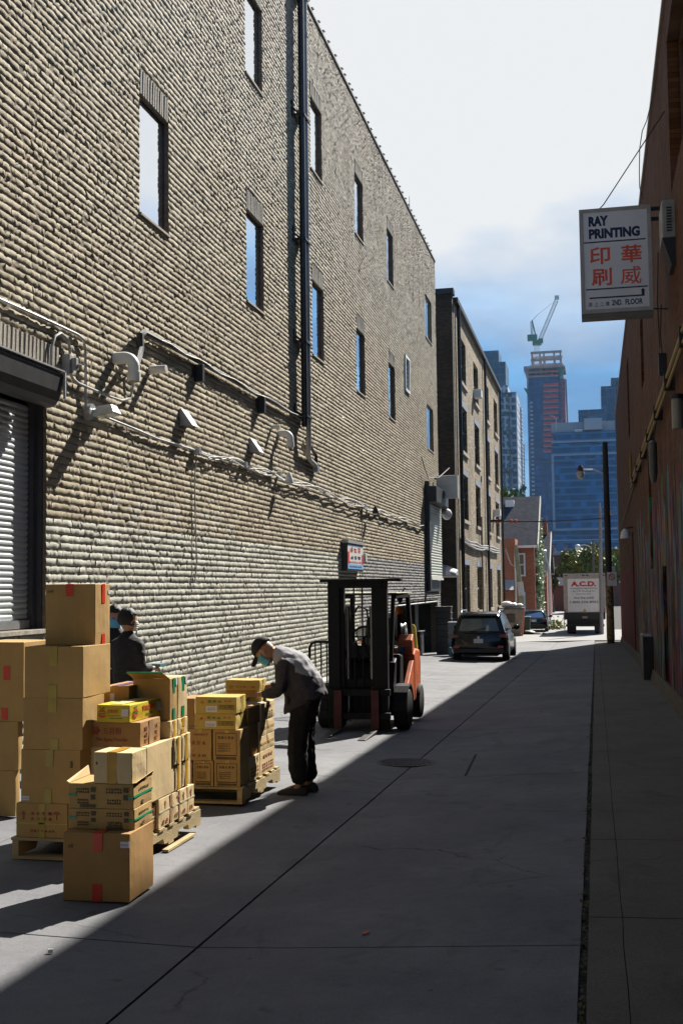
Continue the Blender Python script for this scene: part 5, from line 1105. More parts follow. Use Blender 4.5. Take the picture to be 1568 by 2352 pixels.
mb = MB(); c = bp.lerp(tp, .36); mb.box(c.x + .14, c.x + .3, c.y - .1, c.y + .1, c.z - .2, c.z + .2); mb.box(c.x + .12, c.x + .26, c.y - .1, c.y + .1, c.z + 2.6, c.z + 2.8); build(mb, 'insulator', GALV, t)
p0 = onY(1381, 1460, 72.); p1 = onY(1377, 1168, 72.); p0.z = G(p0.x, 72)
t = thing('steel_pole', 'thin pale steel pole standing behind the wooden utility pole', 'pole', p0); mb = MB(); mb.tube([p0, p1], [.13, .09], 10); build(mb, 'shaft', mat('pale_pole', (.30, .29, .29), .6, .1), t, smooth=True); mb = MB(); mb.cyl(p1, p1 + Vector((0, 0, .35)), .04, n=6); build(mb, 'tip', GALV, t)
p0 = onY(1362, 1330, 100.); p1 = onY(1360, 1240, 100.); p0.z = GZ
t = thing('street_lamp', 'small far street lamp with curved arm behind the truck', 'street lamp', p0); mb = MB(); mb.tube([p0, p1], [.12, .09], 8); build(mb, 'pole', mat('brown_pole', (.16, .12, .10), .8, .1), t); mb = MB(); mb.tube([onY(1358, 1262, 100.), onY(1352, 1254, 100.), onY(1340, 1251, 100.), onY(1330, 1253, 100.)], .05, 6); mb.ell(onY(1326, 1257, 100.), .25, .25, .25); build(mb, 'lamp_head', WHT, t, smooth=True)
p0 = onY(1203, 1425, 84.); p1 = onY(1183, 1252, 84.); p0.z = GZ
t = thing('leaning_pole', 'grey green wooden pole leaning in front of the red brick house', 'pole', p0); mb = MB(); mb.tube([p0, p1], [.2, .15], 10); build(mb, 'shaft', mat('weathered_pole', (.22, .21, .14), .9, .2, 3), t, smooth=True); mb = MB(); c = p0.lerp(p1, .47); mb.cyl(c + Vector((.1, -.2, -.5)), c + Vector((.0, -.2, .5)), .22, n=10); build(mb, 'transformer', mat('pale_transformer', (.42, .42, .38), .6, .1), t)
mb = MB(); mb.tube([onY(1160, 1262, 84.), onY(1172, 1295, 84.), onY(1182, 1303, 84.), onY(1188, 1297, 84.)], .05, 6); build(mb, 'guy_cable', GREYC, t)
p0 = onY(1262, 1400, 96.); p0.z = GZ; p1 = onY(1259, 1268, 96.)
t = thing('street_light', 'thin silver light pole with crooked arms by the narrow dark red house', 'street light', p0); mb = MB(); mb.tube([p0, onY(1259, 1300, 96.), onY(1255, 1290, 96.), onY(1250, 1268, 96.)], .09, 7); build(mb, 'pole', GALV, t); mb = MB(); mb.tube([onY(1258, 1300, 96.), onY(1252, 1320, 96.), onY(1246, 1330, 96.)], .07, 6); mb.ell(onY(1247, 1267, 96.), .3, .2, .15); build(mb, 'arm', GALV, t)
# black service wire with small coloured spacers across the far alley
a, b = onY(1126, 1197, 66.), onY(1392, 1190, 66.)
q = [a.lerp(b, i / 12) + Vector((0, 0, -.10 * math.sin(i / 12 * math.pi))) for i in range(13)]; t = thing('overhead_wire', 'black overhead wire with orange clips crossing the far alley', 'wire', a)
mb = MB(); mb.tube(q, .035, 6); build(mb, 'wire', BPIPE, t); mb = MB(); mb.tube([q[0], q[0].lerp(b, .12)], .09, 6); build(mb, 'sleeve', BPIPE, t)
for px in (1140, 1173, 1184):
    c = onY(px, 1198, 66.); mb = MB(); mb.ell(c, .1, .07, .13, nu=8, nv=6); build(mb, 'clip', mat('orange_clip', (.55, .10, .02), .5, .1), t)
for k_, (p, q_, lab) in enumerate((((1165, 1048, 75.), (1412, 1064, 58.), 'thin upper wire crossing high in front of the crane tower'), ((1168, 1205, 75.), (1390, 1228, 62.), 'thin lower wire crossing under the black overhead wire'))):
    mb = MB(); a, b = onY(*p), onY(*q_); mb.tube([a.lerp(b, i / 8) - Vector((0, 0, .2 * math.sin(i / 8 * math.pi))) for i in range(9)], .012, 5); single(mb, 'thin_wire', BPIPE, lab, 'wire')

# ================================================================== vehicles
CARB = mat('black_car_paint', (0.005, 0.005, 0.007), .18, .1, 3, coat=.2, spec=.35); TYRE = mat('tyre', (0.018, 0.018, 0.018), .85, .15, 20); RIM = mat('alloy', (.35, .35, .36), .3, .1, metal=.7)
CGL = mat('car_glass', (0.03, 0.045, 0.05), .05, .1, spec=.9); TAIL = mat('tail_lamp', (0.16, 0.008, 0.01), .2, .1); PLATE = mat('number_plate', (.62, .62, .66), .5, .05)
def wheel(t, x, y, z, r_, w_, side):
    mb = MB(); mb.lathe((x, y, z), [(r_ * .62, -w_/2), (r_ * .93, -w_/2), (r_, -w_/2 + .03), (r_, w_/2 - .03), (r_ * .93, w_/2), (r_ * .62, w_/2)], 26, 'x'); o = build(mb, 'wheel', TYRE, t, world=False, smooth=True)
    mb = MB(); mb.lathe((x + side * (w_/2 - .03), y, z), [(r_ * .60, -.02), (r_ * .56, .01), (r_ * .15, -.0), (r_ * .1, .02)], 18, 'x'); build(mb, 'rim', RIM, o, world=False, smooth=True); return o
def car(label, loc, Wd, Ln, Hh, suv, rz=0.0, name='parked_car'):
    """origin under the rear bumper centre, +y is forward"""
    t = thing(name, label, 'car', loc, rz, group='cars parked in the alley'); hw = Wd / 2; cl = .19 if suv else .16; bz = Hh * (.60 if suv else .62)
    def sec(y, wd, zb, zt, r_=.12):
        a = wd; return [(-a + .06, y, zb), (-a, y, zb + .12), (-a - .0, y, (zb + zt) / 2), (-a + .03, y, zt - .12), (-a + .10, y, zt), (a - .10, y, zt), (a - .03, y, zt - .12), (a, y, (zb + zt) / 2), (a, y, zb + .12), (a - .06, y, zb)]
    mb = MB(); S = [(0.0, hw * .88, .42, bz - .25), (.04, hw * .95, .34, bz - .10), (.16, hw * .99, cl + .06, bz), (Ln * .25, hw, cl, bz), (Ln * .6, hw, cl, bz - .02), (Ln * .72, hw, cl, bz - .06), (Ln * .9, hw * .97, cl, bz - .2), (Ln * .97, hw * .9, .25, bz - .32), (Ln, hw * .8, .34, bz - .42)]
    mb.loft([sec(*s_) for s_ in S]); bd = build(mb, 'body', CARB, t, world=False, smooth=True, bevel=.03)
    def sec2(y, zt): w0 = hw * .93; w1 = hw * (.74 if suv else .70); return [(-w0, y[0], bz - .03), (-w1, y[1], zt - .06), (-w1 + .10, y[1], zt), (w1 - .10, y[1], zt), (w1, y[1], zt - .06), (w0, y[0], bz - .03)]
    if suv: R_ = [((.12, .34), Hh - .10), ((.3, .55), Hh - .02), ((Ln * .35, Ln * .35), Hh), ((Ln * .55, Ln * .52), Hh - .03), ((Ln * .76, Ln * .60), Hh - .10)]
    else: R_ = [((.55, 1.05), Hh - .08), ((.9, 1.3), Hh - .02), ((Ln * .42, Ln * .42), Hh), ((Ln * .55, Ln * .5), Hh - .03), ((Ln * .76, Ln * .60), Hh - .10)]
    mb = MB(); mb.loft([sec2(*s_) for s_ in R_]); build(mb, 'roof', CARB, t, world=False, smooth=True, bevel=.03)
    # rear glass, lamps, plate
    y0, y1 = R_[0][0]; zt = R_[0][1]; w0, w1 = hw * .93, hw * (.74 if suv else .70); nn = Vector((0, -(zt - bz), (y1 - y0))).normalized() * .012
    def on(u, v_): wd = w0 + (w1 - w0) * v_; return Vector((wd * u, y0 + (y1 - y0) * v_, bz - .03 + (zt - .06 - bz + .03) * v_)) + nn
    mb = MB(); mb.quad(on(-.80, .12), on(.80, .12), on(.78, .93), on(-.78, .93)); o = build(mb, 'rear_window', mat('rear_glass', (0.10, 0.14, 0.15), .03, .3, 2.0, spec=1.0) if suv else mat('sky_glass', (0.55, 0.65, 0.75), .02, .1, 2, metal=1.0), t, world=False); o.modifiers.new('s', 'SOLIDIFY').thickness = .008
    mb = MB(); q = [(y0 + .55, y1 + .45), (Ln * .66, Ln * .58)]
    for s_ in (-1, 1):
        mb = MB(); za_, zb__ = bz + .02, zt - .10; mb.add([(s_ * (w0 + .004), q[0][0], za_), (s_ * (w0 + .004), q[1][0], za_), (s_ * (w1 + .012), q[1][1], zb__ + .02), (s_ * (w1 + .012), q[0][1], zb__ + .02)], [(0, 1, 2, 3)]); o = build(mb, 'side_window', CGL, t, world=False); o.modifiers.new('s', 'SOLIDIFY').thickness = .01
        mb = MB(); zl = bz - (.16 if suv else .14)
        if suv: mb.prism([(s_ * hw * .70, zl), (s_ * hw * .97, zl - .02), (s_ * hw * 1.0, zl + .10), (s_ * hw * .72, zl + .06)], .0, .16, 'y')
        else: mb.prism([(s_ * hw * .55, zl - .04), (s_ * hw * .96, zl - .06), (s_ * hw * .96, zl + .10), (s_ * hw * .6, zl + .06)], .015, .16, 'y')
        build(mb, 'tail_lamp', TAIL, t, world=False, bevel=.01)
        if suv: mb = MB(); mb.box(s_ * hw * .78 - .09, s_ * hw * .78 + .09, -.015, .05, .46, .54); build(mb, 'reflector', mat('red_reflector', (.35, .01, .03), .2, .1), t, world=False)
        mb = MB(); mb.ell((s_ * (hw + .12), Ln * .62, bz + .08), .11, .07, .09, nu=10, nv=7); mb.bar((s_ * (hw - .05), Ln * .62, bz + .03), (s_ * (hw + .06), Ln * .62, bz + .06), .05); build(mb, 'door_mirror', CARB, t, world=False, smooth=True)
        if suv: mb = MB(); mb.tube([(s_ * hw * .68, .7, Hh - .01), (s_ * hw * .68, .85, Hh + .05), (s_ * hw * .68, Ln * .52, Hh + .05), (s_ * hw * .68, Ln * .55, Hh - .02)], .022, 8); build(mb, 'roof_rail', mat('chrome_rail', (.6, .6, .6), .15, .05, metal=1.0), t, world=False, smooth=True)
    r_ = .34 if suv else .32
    for s_ in (-1, 1):
        for y in (Ln * .20, Ln * .80): wheel(t, s_ * (hw - .10), y, r_, r_, .22, s_)
    mb = MB(); zp_ = .62 if suv else .66; mb.box(-.155, .155, -.022, .0 if suv else .02, zp_, zp_ + .14); build(mb, 'number_plate', PLATE, t, world=False)
    mb = MB(); mb.box(-hw * .9, hw * .9, -.03, .14, .30 if suv else .26, .44); build(mb, 'bumper', mat('bumper_black', (.012, .012, .012), .5, .1), t, world=False, bevel=.03)
    mb = MB(); mb.box(-hw * .62, hw * .62, Ln * .1, Ln * .9, .17, .26); build(mb, 'underbody', BLK, t, world=False)
    if suv:
        mb = MB(); mb.lathe((0, -.0, bz - .17), [(.045, 0), (.045, .02)], 14, 'y'); build(mb, 'badge', RIM, t, world=False)
        mb = MB(); mb.box(-hw * .66, hw * .66, .18, .42, Hh - .12, Hh - .05); build(mb, 'roof_spoiler', CARB, t, world=False, bevel=.02)
        mb = MB(); mb.bar((-.30, y0 - .01, bz + .03), (.25, y0 + .045, bz + .13), .02); build(mb, 'rear_wiper', BLK, t, world=False)
    return t
a, b = onG(1040, 1513), onG(1172, 1519)
car('black sport utility car parked nearest, with silver roof rails and red reflectors', ((-4.70 - 2.86) / 2, 38.0, G(-3.8, 39.5) - .0), 1.84, 4.4, 1.62, True, rz=R(-.5))
car('dark saloon car parked farther off, its rear window bright with sky', (-3.95, 76.0, G(-4, 78)), 1.75, 4.5, 1.42, False)
# delivery truck
ty = 72.0; gz = G(0, ty + 3); cx0, cx1 = onY(1294, 1400, ty).x, onY(1390, 1400, ty).x
t = thing('delivery_truck', 'white box truck lettered A.C.D. in red, seen from behind', 'truck', ((cx0 + cx1) / 2, ty, gz))
zt_, zb2 = onY(1340, 1317, ty).z, onY(1340, 1407, ty).z
TW = mat('truck_white', (0.80, 0.80, 0.79), .45, .08, 1.5); TG = mat('truck_grey_edge', (0.42, 0.38, 0.34), .6, .15, 3)
mb = MB(); mb.box(cx0, cx1, ty, ty + 5.6, zb2, zt_); bx = build(mb, 'cargo_box', TG, t, bevel=.03)
mb = MB(); mb.box(cx0 + .25, cx1 - .25, ty - .02, ty + .001, zb2 + .05, zt_ - .32); dr = build(mb, 'rear_door', TW, t)
mb = MB(); mb.box(cx1 - .001, cx1 + .006, ty + .05, ty + 5.5, zb2 + .05, zt_ - .05); build(mb, 'side_panel', WHT, t)
mb = MB(); mb.box(cx0, cx1, ty - .03, ty - .001, zt_ - .08, zt_ - .0); build(mb, 'top_rail', GALV, t)
for u in (.04, .45, .55, .93): mb = MB(); x = cx0 + (cx1 - cx0) * u; mb.box(x, x + .16, ty - .05, ty - .03, zt_ - .15, zt_ - .09); build(mb, 'marker_lamp', TAIL, t)
for u in (.0, .955): mb = MB(); x = cx0 + (cx1 - cx0) * u; mb.box(x + .02, x + .1, ty - .03, ty - .001, zb2 + .05, zb2 + .22); build(mb, 'side_reflector', mat('pink_red', (.5, .12, .1), .4, .1), t)
dw, dh = cx1 - cx0 - .5, zt_ - .32 - zb2 - .05; xL_, zL_ = cx0 + .25, zb2 + .05; yT = ty - .022
INK = mat('grey_ink', (0.05, 0.06, 0.07), .5, .1); TR = mat('truck_red', (0.62, 0.02, 0.01), .45, .05)
def tt(s_, v, hh, wd, m, b): text(s_, (xL_ + dw * .48, yT, zL_ + dh * v), RT, UP, dh * hh, m, dr, width=dw * wd, bold=b, align='L' if False else 'C')
tt('A.C.D.', .765, .155, .76, TR, .055); tt('WHOLESALE MEATS LTD.', .685, .04, .84, INK, .012); tt('140-142 Ryding Av.', .595, .05, .72, INK, .012); tt('Toronto, Ont.', .515, .045, .46, INK, .012); tt('416-766-2200', .39, .062, .60, INK, .02); tt('1-800-220-8951', .26, .068, .84, INK, .02)
mb = MB(); x = (cx0 + cx1) / 2; mb.box(x - .06, x + .06, ty - .05, ty - .02, zb2 + .02, zb2 + .2); build(mb, 'door_latch', mat('brass', (.5, .35, .1), .4, .1, metal=.5), dr)
mb = MB(); mb.box(cx0 + .02, cx1 - .02, ty - .04, ty + .3, zb2 - .42, zb2 - .003); mb.box(cx0 + .35, cx1 - .35, ty + .3, ty + 8, gz + .55, zb2 - .1); build(mb, 'chassis', BLK, t)
mb = MB(); mb.box(cx0 + .1, cx1 - .1, ty - .05, ty + .08, gz + .48, gz + .62); build(mb, 'rear_bumper', BLK, t); mb = MB(); mb.box(x - .15, x + .15, ty - .05, ty - .041, zb2 - .35, zb2 - .22); build(mb, 'number_plate', mat('dim_plate', (.3, .28, .24), .5, .1), t)
for s_, xx in ((-1, cx0 + .42), (1, cx1 - .42)):
    mb = MB(); mb.lathe((xx, ty + 1.5, gz + .45), [(.25, -.25), (.43, -.25), (.45, -.2), (.45, .2), (.43, .25), (.25, .25)], 24, 'x'); build(mb, 'wheel', TYRE, t, smooth=True)
    mb = MB(); mb.lathe((xx, ty + 6.9, gz + .45), [(.25, -.13), (.43, -.13), (.45, .1), (.43, .13), (.25, .13)], 24, 'x'); build(mb, 'wheel', TYRE, t, smooth=True)
    mb = MB(); mb.box(xx - .28, xx + .28, ty + .85, ty + .88, gz + .12, zb2 - .1); build(mb, 'mud_flap', BLK, t)
mb = MB(); mb.prism([(ty + 5.8, gz + .5), (ty + 8.0, gz + .5), (ty + 8.0, gz + 1.3), (ty + 7.4, gz + 2.3), (ty + 5.8, gz + 2.4)], cx0 + .2, cx1 - .2, 'x'); build(mb, 'cab', TW, t, bevel=.06)
mb = MB(); mb.tube([(cx0 - .02, ty + .2, zb2 - .1), (cx0 + .02, ty + .2, gz + .2)], .03, 6); build(mb, 'step_bar', GALV, t)
# skip with rubbish, bins, crates, bollard
gz = G(-5, 70); a, b = onY(1160, 1456, 70.), onY(1205, 1399, 70.)
t = thing('dumpster', 'tan steel dumpster with red edge and white bags on top behind the black car', 'dumpster', ((a.x + b.x) / 2, 70, gz))
mb = MB(); zt_ = b.z; mb.hexa([(a.x - .8, 70.1, gz), (b.x - .25, 70.1, gz), (b.x - .25, 71.4, gz), (a.x - .8, 71.4, gz), (a.x - .9, 70, zt_), (b.x - .1, 70, zt_), (b.x - .1, 71.5, zt_), (a.x - .9, 71.5, zt_)]); build(mb, 'tub', mat('tan_steel', (.34, .29, .22), .7, .2, 3), t, bevel=.02)
mb = MB(); mb.box(a.x - .95, b.x - .05, 69.93, 71.55, zt_, zt_ + .07); build(mb, 'lid', BLK, t); mb = MB(); mb.bar((b.x - .2, 69.98, gz), (b.x - .06, 69.95, zt_), .10); build(mb, 'red_post', mat('faded_red', (.55, .2, .15), .6, .1), t)
mb = MB(); mb.box(a.x + .05, b.x - .6, 69.9, 69.99, gz + .8, gz + 1.3); build(mb, 'fork_pocket', mat('dark_tan', (.10, .08, .06), .8, .1), t, bevel=.04)
for k_, (px, s_) in enumerate(((1163, .34), (1178, .26), (1192, .22))):
    p = onY(px, 1395, 70.6); mb = MB(); r = random.Random(k_); mb.ell((p.x, 70.6, zt_ + .07 + s_ * .55), s_ * 1.1, s_, s_ * .6, nu=12, nv=8); mb.v = [tuple(Vector(v) + Vector((r.uniform(-.03, .03),) * 3)) for v in mb.v]
    single(mb, 'rubbish_bag', WHT, ['largest white rubbish bag, left end of the dumpster lid', 'middle white rubbish bag on the dumpster lid', 'smallest white rubbish bag, right end of the dumpster lid'][k_], 'bag', group='bags on the dumpster', base=(p.x, 70.6, zt_ + .07))
p = onY(1146, 1460, 40.); 
mb = MB(); p = onG(1209, 1457); mb.ell((p.x, p.y, p.z + .12), .55, .35, .14, nu=10, nv=6); mb.ell((p.x + .7, p.y, p.z + .05), .5, .3, .07, nu=10, nv=6); single(mb, 'rubbish_heap', BLK, 'flattened black rubbish lying right of the dumpster', 'rubbish')
p = onY(1198, 1440, 73.); mb = MB(); mb.hexa([(p.x + .05, 73, gz), (p.x + .45, 73, gz), (p.x + .45, 73.6, gz), (p.x + .05, 73.6, gz), (p.x + .0, 72.95, gz + 1.0), (p.x + .5, 72.95, gz + 1.0), (p.x + .5, 73.65, gz + 1.0), (p.x + .0, 73.65, gz + 1.0)]); t = thing('wheelie_bin', 'dark green bin between the dumpster and the far saloon', 'bin', (p.x + .6, 73.3, gz)); build(mb, 'tub', mat('bin_green', (.015, .04, .03), .5, .1), t, bevel=.03); mb = MB(); mb.box(p.x - .03, p.x + .53, 72.92, 73.68, gz + 1.0, gz + 1.06); build(mb, 'lid', mat('bin_green', (0,)*3), t, bevel=.02)
# yellow bollard and crates by the loading bay
for k_, (px, top, xx, lab, rr_) in enumerate(((948, 1434, XL + .55, 'taller yellow bollard at the left side of the loading bay', .12), (953, 1438, XL - .1, 'thin yellow post just behind the taller bollard', .06))):
    bq = onX(px, 1500, xx); gz = G(xx, bq.y); zt_ = onX(px, top, xx).z; t = thing('bollard', lab, 'bollard', (xx, bq.y, gz)); mb = MB(); mb.tube([(xx + .06, bq.y, gz - .02), (xx - .02, bq.y, zt_ - .1), (xx - .02, bq.y, zt_)], [rr_, rr_, rr_ * .6], 12); build(mb, 'post', mat('yellow_paint', (.50, .36, .04), .5, .25, 5), t, smooth=True)
CRB = mat('black_crate', (.02, .02, .022), .5, .2, 5); CRL = mat('blue_tote', (.16, .30, .42), .5, .15, 5)
def crate(label, cx_, cy_, z, w_, d_, h_, m, grp, cat='crate', name='plastic_crate'):
    t = thing(name, label, cat, (cx_, cy_, z), random.uniform(-.05, .05), group=grp)
    mb = MB(); mb.hexa([(-w_/2+.03, -d_/2+.03, 0), (w_/2-.03, -d_/2+.03, 0), (w_/2-.03, d_/2-.03, 0), (-w_/2+.03, d_/2-.03, 0), (-w_/2+.01, -d_/2+.01, h_ - .04), (w_/2-.01, -d_/2+.01, h_ - .04), (w_/2-.01, d_/2-.01, h_ - .04), (-w_/2+.01, d_/2-.01, h_ - .04)]); build(mb, 'tub', m, t, world=False)
    mb = MB(); mb.box(-w_/2, w_/2, -d_/2, d_/2, h_ - .04, h_ - .003); build(mb, 'rim', m, t, world=False, bevel=.008); return t
p = onX(1012, 1500, -5.2); yy_ = 42.3; n_ = 8; gz = G(-5.4, yy_); words = ['bottom', 'second', 'third', 'fourth', 'fifth', 'sixth', 'seventh', 'topmost']
for i in range(n_): crate(f'black plastic crate, {words[i]} of the tall stack by the loading bay', -5.45, yy_, gz + i * .22, .60, .45, .22, CRB, 'black crates stacked by the loading bay')
yy_ = 41.3; gz = G(-4.9, yy_)
for i in range(8): crate(f'blue white tote, {words[i]} of the short stack right of the black crates', -4.92, yy_, gz + (.3 + i * .115 if i else 0), .50, .45, .30 if i == 0 else .115, CRL if i < 2 else mat('pale_tote', (.34, .38, .42), .5, .1), 'pale totes stacked beside the black crates', name='storage_tote', cat='tote')
for k_, (x_, h_, lab) in enumerate(((-6.5, 1.9, 'tall dark rubbish container inside the loading bay opening'), (-6.25, .8, 'low dark container just inside the loading bay'))):
    yy_ = 41.6 - k_ * .5; gz = G(x_, yy_); t = thing('waste_container', lab, 'container', (x_ - .3, yy_, gz)); mb = MB(); mb.box(x_ - 1.0, x_ + .1, yy_ - .1, yy_ + .8, gz, gz + h_); build(mb, 'body', CRB, t, bevel=.03); mb = MB(); mb.box(x_ - 1.04, x_ + .14, yy_ - .14, yy_ + .84, gz + h_, gz + h_ + .05); build(mb, 'lid', CRB, t, bevel=.01)
gz = G(-5.3, 45.6); t = thing('motor_scooter', 'dark scooter with red tail parked between the buildings', 'scooter', (-5.3, 46, gz))
for y_ in (45.6, 46.8):
    mb = MB(); mb.lathe((-5.3, y_, gz + .25), [(.15, -.05), (.24, -.05), (.25, 0), (.24, .05), (.15, .05)], 18, 'x'); build(mb, 'wheel', TYRE, t, smooth=True)
mb = MB(); mb.loft([[(-5.3 + s_ * w_, y_, z_) for s_, z_ in ((-1, gz + a_), (-.6, gz + b_), (.6, gz + b_), (1, gz + a_))] for y_, w_, a_, b_ in ((45.45, .12, .5, .75), (45.8, .18, .4, .85), (46.2, .18, .3, .75), (46.5, .2, .25, .4), (46.8, .14, .4, .95))]); build(mb, 'body', CARB, t, bevel=.03); mb = MB(); mb.box(-5.38, -5.22, 45.40, 45.46, gz + .62, gz + .72); build(mb, 'tail_lamp', RED, t)
mb = MB(); mb.bar((-5.6, 46.75, gz + 1.05), (-5.0, 46.75, gz + 1.05), .04); mb.bar((-5.3, 46.8, gz + .9), (-5.3, 46.75, gz + 1.05), .05); build(mb, 'handlebar', BLK, t); mb = MB(); mb.ell((-4.98, 46.7, gz + 1.2), .09, .02, .06); build(mb, 'mirror', GALV, t)
# ================================================================== cardboard boxes
def cardmat(name, c, dirt=.12, rough=.8):
    g = G_(name, rough); tc_ = g.tc.outputs['Object']
    a = g.noise(3.0, 4, .6, src=tc_); b = g.noise(60, 3, .6, src=tc_, sc=(1, 1, .12))
    col = g.mix(g.ramp(a, [(.35, 0.0), (.7, 1.0)]), tuple(x * (1 - dirt) for x in c), tuple(min(1, x * (1 + dirt)) for x in c))
    col = g.mix(g.ramp(b, [(.4, 0.0), (.7, .16)]), col, tuple(x * .75 for x in c))
    scr = g.noise(9, 5, .7, src=tc_); col = g.mix(g.ramp(scr, [(.62, 0.0), (.72, .35)]), col, tuple(x * .62 for x in c))
    g.base(col); g.bump(g.math('ADD', b, g.math('MULTIPLY', scr, .6)), .0015); return g.m
CARD = cardmat('cardboard', (0.46, 0.285, 0.095)); CARD2 = cardmat('sunlit_pale_cardboard', (0.66, 0.49, 0.25)); CARD3 = cardmat('brown_shaded_cardboard', (0.38, 0.21, 0.065))  # the paler board has sunlight on the box sides put into its colour
CYEL = cardmat('yellow_card', (0.62, 0.47, 0.02), .05, .5); CARD4 = cardmat('ochre_cardboard', (0.52, 0.37, 0.09))
TRED = mat('red_tape', (0.60, 0.045, 0.02), .35, .1, 8); TYEL = mat('ochre_tape', (0.50, 0.27, 0.02), .3, .15, 8); TPAL = mat('clear_yellow_tape', (0.42, 0.31, 0.06), .25, .12, 8)
TGRN = mat('green_tape', (0.01, 0.24, 0.10), .35, .12, 8); TPUR = mat('purple_tape', (0.14, 0.05, 0.17), .4, .1); LAB = mat('paper_label', (0.66, 0.66, 0.70), .6, .05); INKB = mat('black_print', (0.10, 0.07, 0.035), .7, .2, 20)
INKR = mat('red_print', (0.33, 0.085, 0.04), .7, .2, 20); INKG = mat('green_print', (0.03, 0.20, 0.06), .6, .1); INKO = mat('orange_print', (0.60, 0.10, 0.02), .5, .1); STRAP = mat('yellow_strap', (0.50, 0.40, 0.06), .4, .1); GSTR = mat('green_strap', (0.03, 0.30, 0.14), .3, .1); PWHT = mat('cream_strap', (0.6, 0.55, 0.4), .4, .1)
bseed = [0]
def solidbox(name, x0, x1, y0, y1, z0, z1, m, rz=0.0, tilt=0.0, opentop=False, warp=.0035):
    bseed[0] += 1; sd = bseed[0]; w_, d_, h_ = x1 - x0, y1 - y0, z1 - z0
    bm = bmesh.new(); bmesh.ops.create_cube(bm, size=1.0); bmesh.ops.subdivide_edges(bm, edges=bm.edges[:], cuts=4, use_grid_fill=True)
    for v in bm.verts:
        p = v.co.copy(); q = [1 - (2 * c) ** 2 for c in p]; q = [max(0, k) for k in q]
        bul = warp * 1.2
        off = Vector([0, 0, 0])
        if abs(p.x) > .499: off.x += math.copysign(bul * q[1] * q[2], p.x)
        if abs(p.y) > .499: off.y += math.copysign(bul * q[0] * q[2], p.y)
        if p.z > .499: off.z -= bul * 1.2 * q[0] * q[1]
        nn = Vector((mnoise.noise(p * 2.1 + Vector((sd, 0, 0))), mnoise.noise(p * 2.1 + Vector((0, sd, 0))), mnoise.noise(p * 1.6 + Vector((0, 0, sd))))) * warp
        if p.z < -.499: nn.z = 0
        v.co = Vector((p.x * w_, p.y * d_, (p.z + .5) * h_)) + off + nn
    # flap seam along the top
    me = bpy.data.meshes.new(name); bm.to_mesh(me); bm.free()
    o = link(name, me, m, None, False, .004, 2); o.location = ((x0 + x1) / 2, (y0 + y1) / 2, z0); o.rotation_euler = (tilt, 0, rz)
    o['_d'] = (w_, d_, h_)
    return o
def patch(o, face, u0, u1, v0, v1, m, name='tape', th=.0022, out=.0055):
    w_, d_, h_ = o['_d']; mb = MB()
    if face == 'F': mb.box(-w_/2 + w_*u0, -w_/2 + w_*u1, -d_/2 - out, -d_/2 - out + th, h_*v0, h_*v1)
    elif face == 'S': mb.box(w_/2 + out - th, w_/2 + out, -d_/2 + d_*u0, -d_/2 + d_*u1, h_*v0, h_*v1)
    else: mb.box(-w_/2 + w_*u0, -w_/2 + w_*u1, -d_/2 + d_*v0, -d_/2 + d_*v1, h_ + out * .4 - th, h_ + out * .4)
    return build(mb, name, m, o, world=False)
def bprint(o, face, s_, u, v, wd, hh, m, bold=.01):
    w_, d_, h_ = o['_d']
    if face == 'F': text(s_, (-w_/2 + w_*u, -d_/2 - .0058, h_*v), (1, 0, 0), (0, 0, 1), h_*hh, m, o, width=w_*wd, bold=bold, depth=.0012, world=False, name='print')
    else: text(s_, (w_/2 + .0058, -d_/2 + d_*u, h_*v), (0, 1, 0), (0, 0, 1), h_*hh, m, o, width=d_*wd, bold=bold, depth=.0012, world=False, name='print')
def marks(o, face, u0, u1, v0, v1, n, m, seed=1, th=.11, rows=1):
    w_, d_, h_ = o['_d']; mb = MB()
    def fr(mb, a, b, c, d):
        if face == 'F': mb.box(-w_/2 + w_*a, -w_/2 + w_*b, -d_/2 - .0056, -d_/2 - .004, h_*c, h_*d)
        else: mb.box(w_/2 + .004, w_/2 + .0056, -d_/2 + d_*a, -d_/2 + d_*b, h_*c, h_*d)
    for k in range(rows):
        va = v0 + (v1 - v0) * k / rows; glyphs(mb, n, u0, u1, va, va + (v1 - v0) / rows * .7, fr, seed + k, th)
    return build(mb, 'print', m, o, world=False)
def arrow(o, face, u, v, s_, m, umb=False):
    w_, d_, h_ = o['_d']; W_ = w_ if face == 'F' else d_
    if umb: poly = [(-.5, .25), (.5, .25), (.35, .5), (0, .65), (-.35, .5)]; st_ = [(-.05, -.4), (.05, -.4), (.05, .25), (-.05, .25)]
    else: poly = [(-.4, .2), (.4, .2), (0, .7)]; st_ = [(-.15, -.5), (.15, -.5), (.15, .2), (-.15, .2)]
    mb = MB()
    for P in (poly, st_):
        q = [(-W_/2 + W_*u + a*s_, h_*v + b*s_) for a, b in P]
        if face == 'F': mb.prism(q, -d_/2 - .0056, -d_/2 - .004, 'y')
        else: mb.prism(q, w_/2 + .004, w_/2 + .0056, 'x')
    build(mb, 'handling_mark', m, o, world=False)
def BX(lab, Yf, p0, p1, ytop, z0, far=None, dep=.4, m=None, rz=0.0, name='cardboard_box', group='cardboard boxes stacked in the alley', ztop=None, x1=None):
    ym = ytop + 20; xa = onY(p0, ym, Yf).x; xb = onY(p1, ym, Yf).x if x1 is None else x1
    z1 = onY((p0 + p1) / 2, ytop, Yf).z if ztop is None else ztop
    yb = onX(far, ytop + 10, xb).y if far else Yf + dep
    o = solidbox(name, xa, xb, Yf, yb, z0, z1, m or CARD, rz); tag(o, lab, 'box', group); o['_z'] = z1; return o
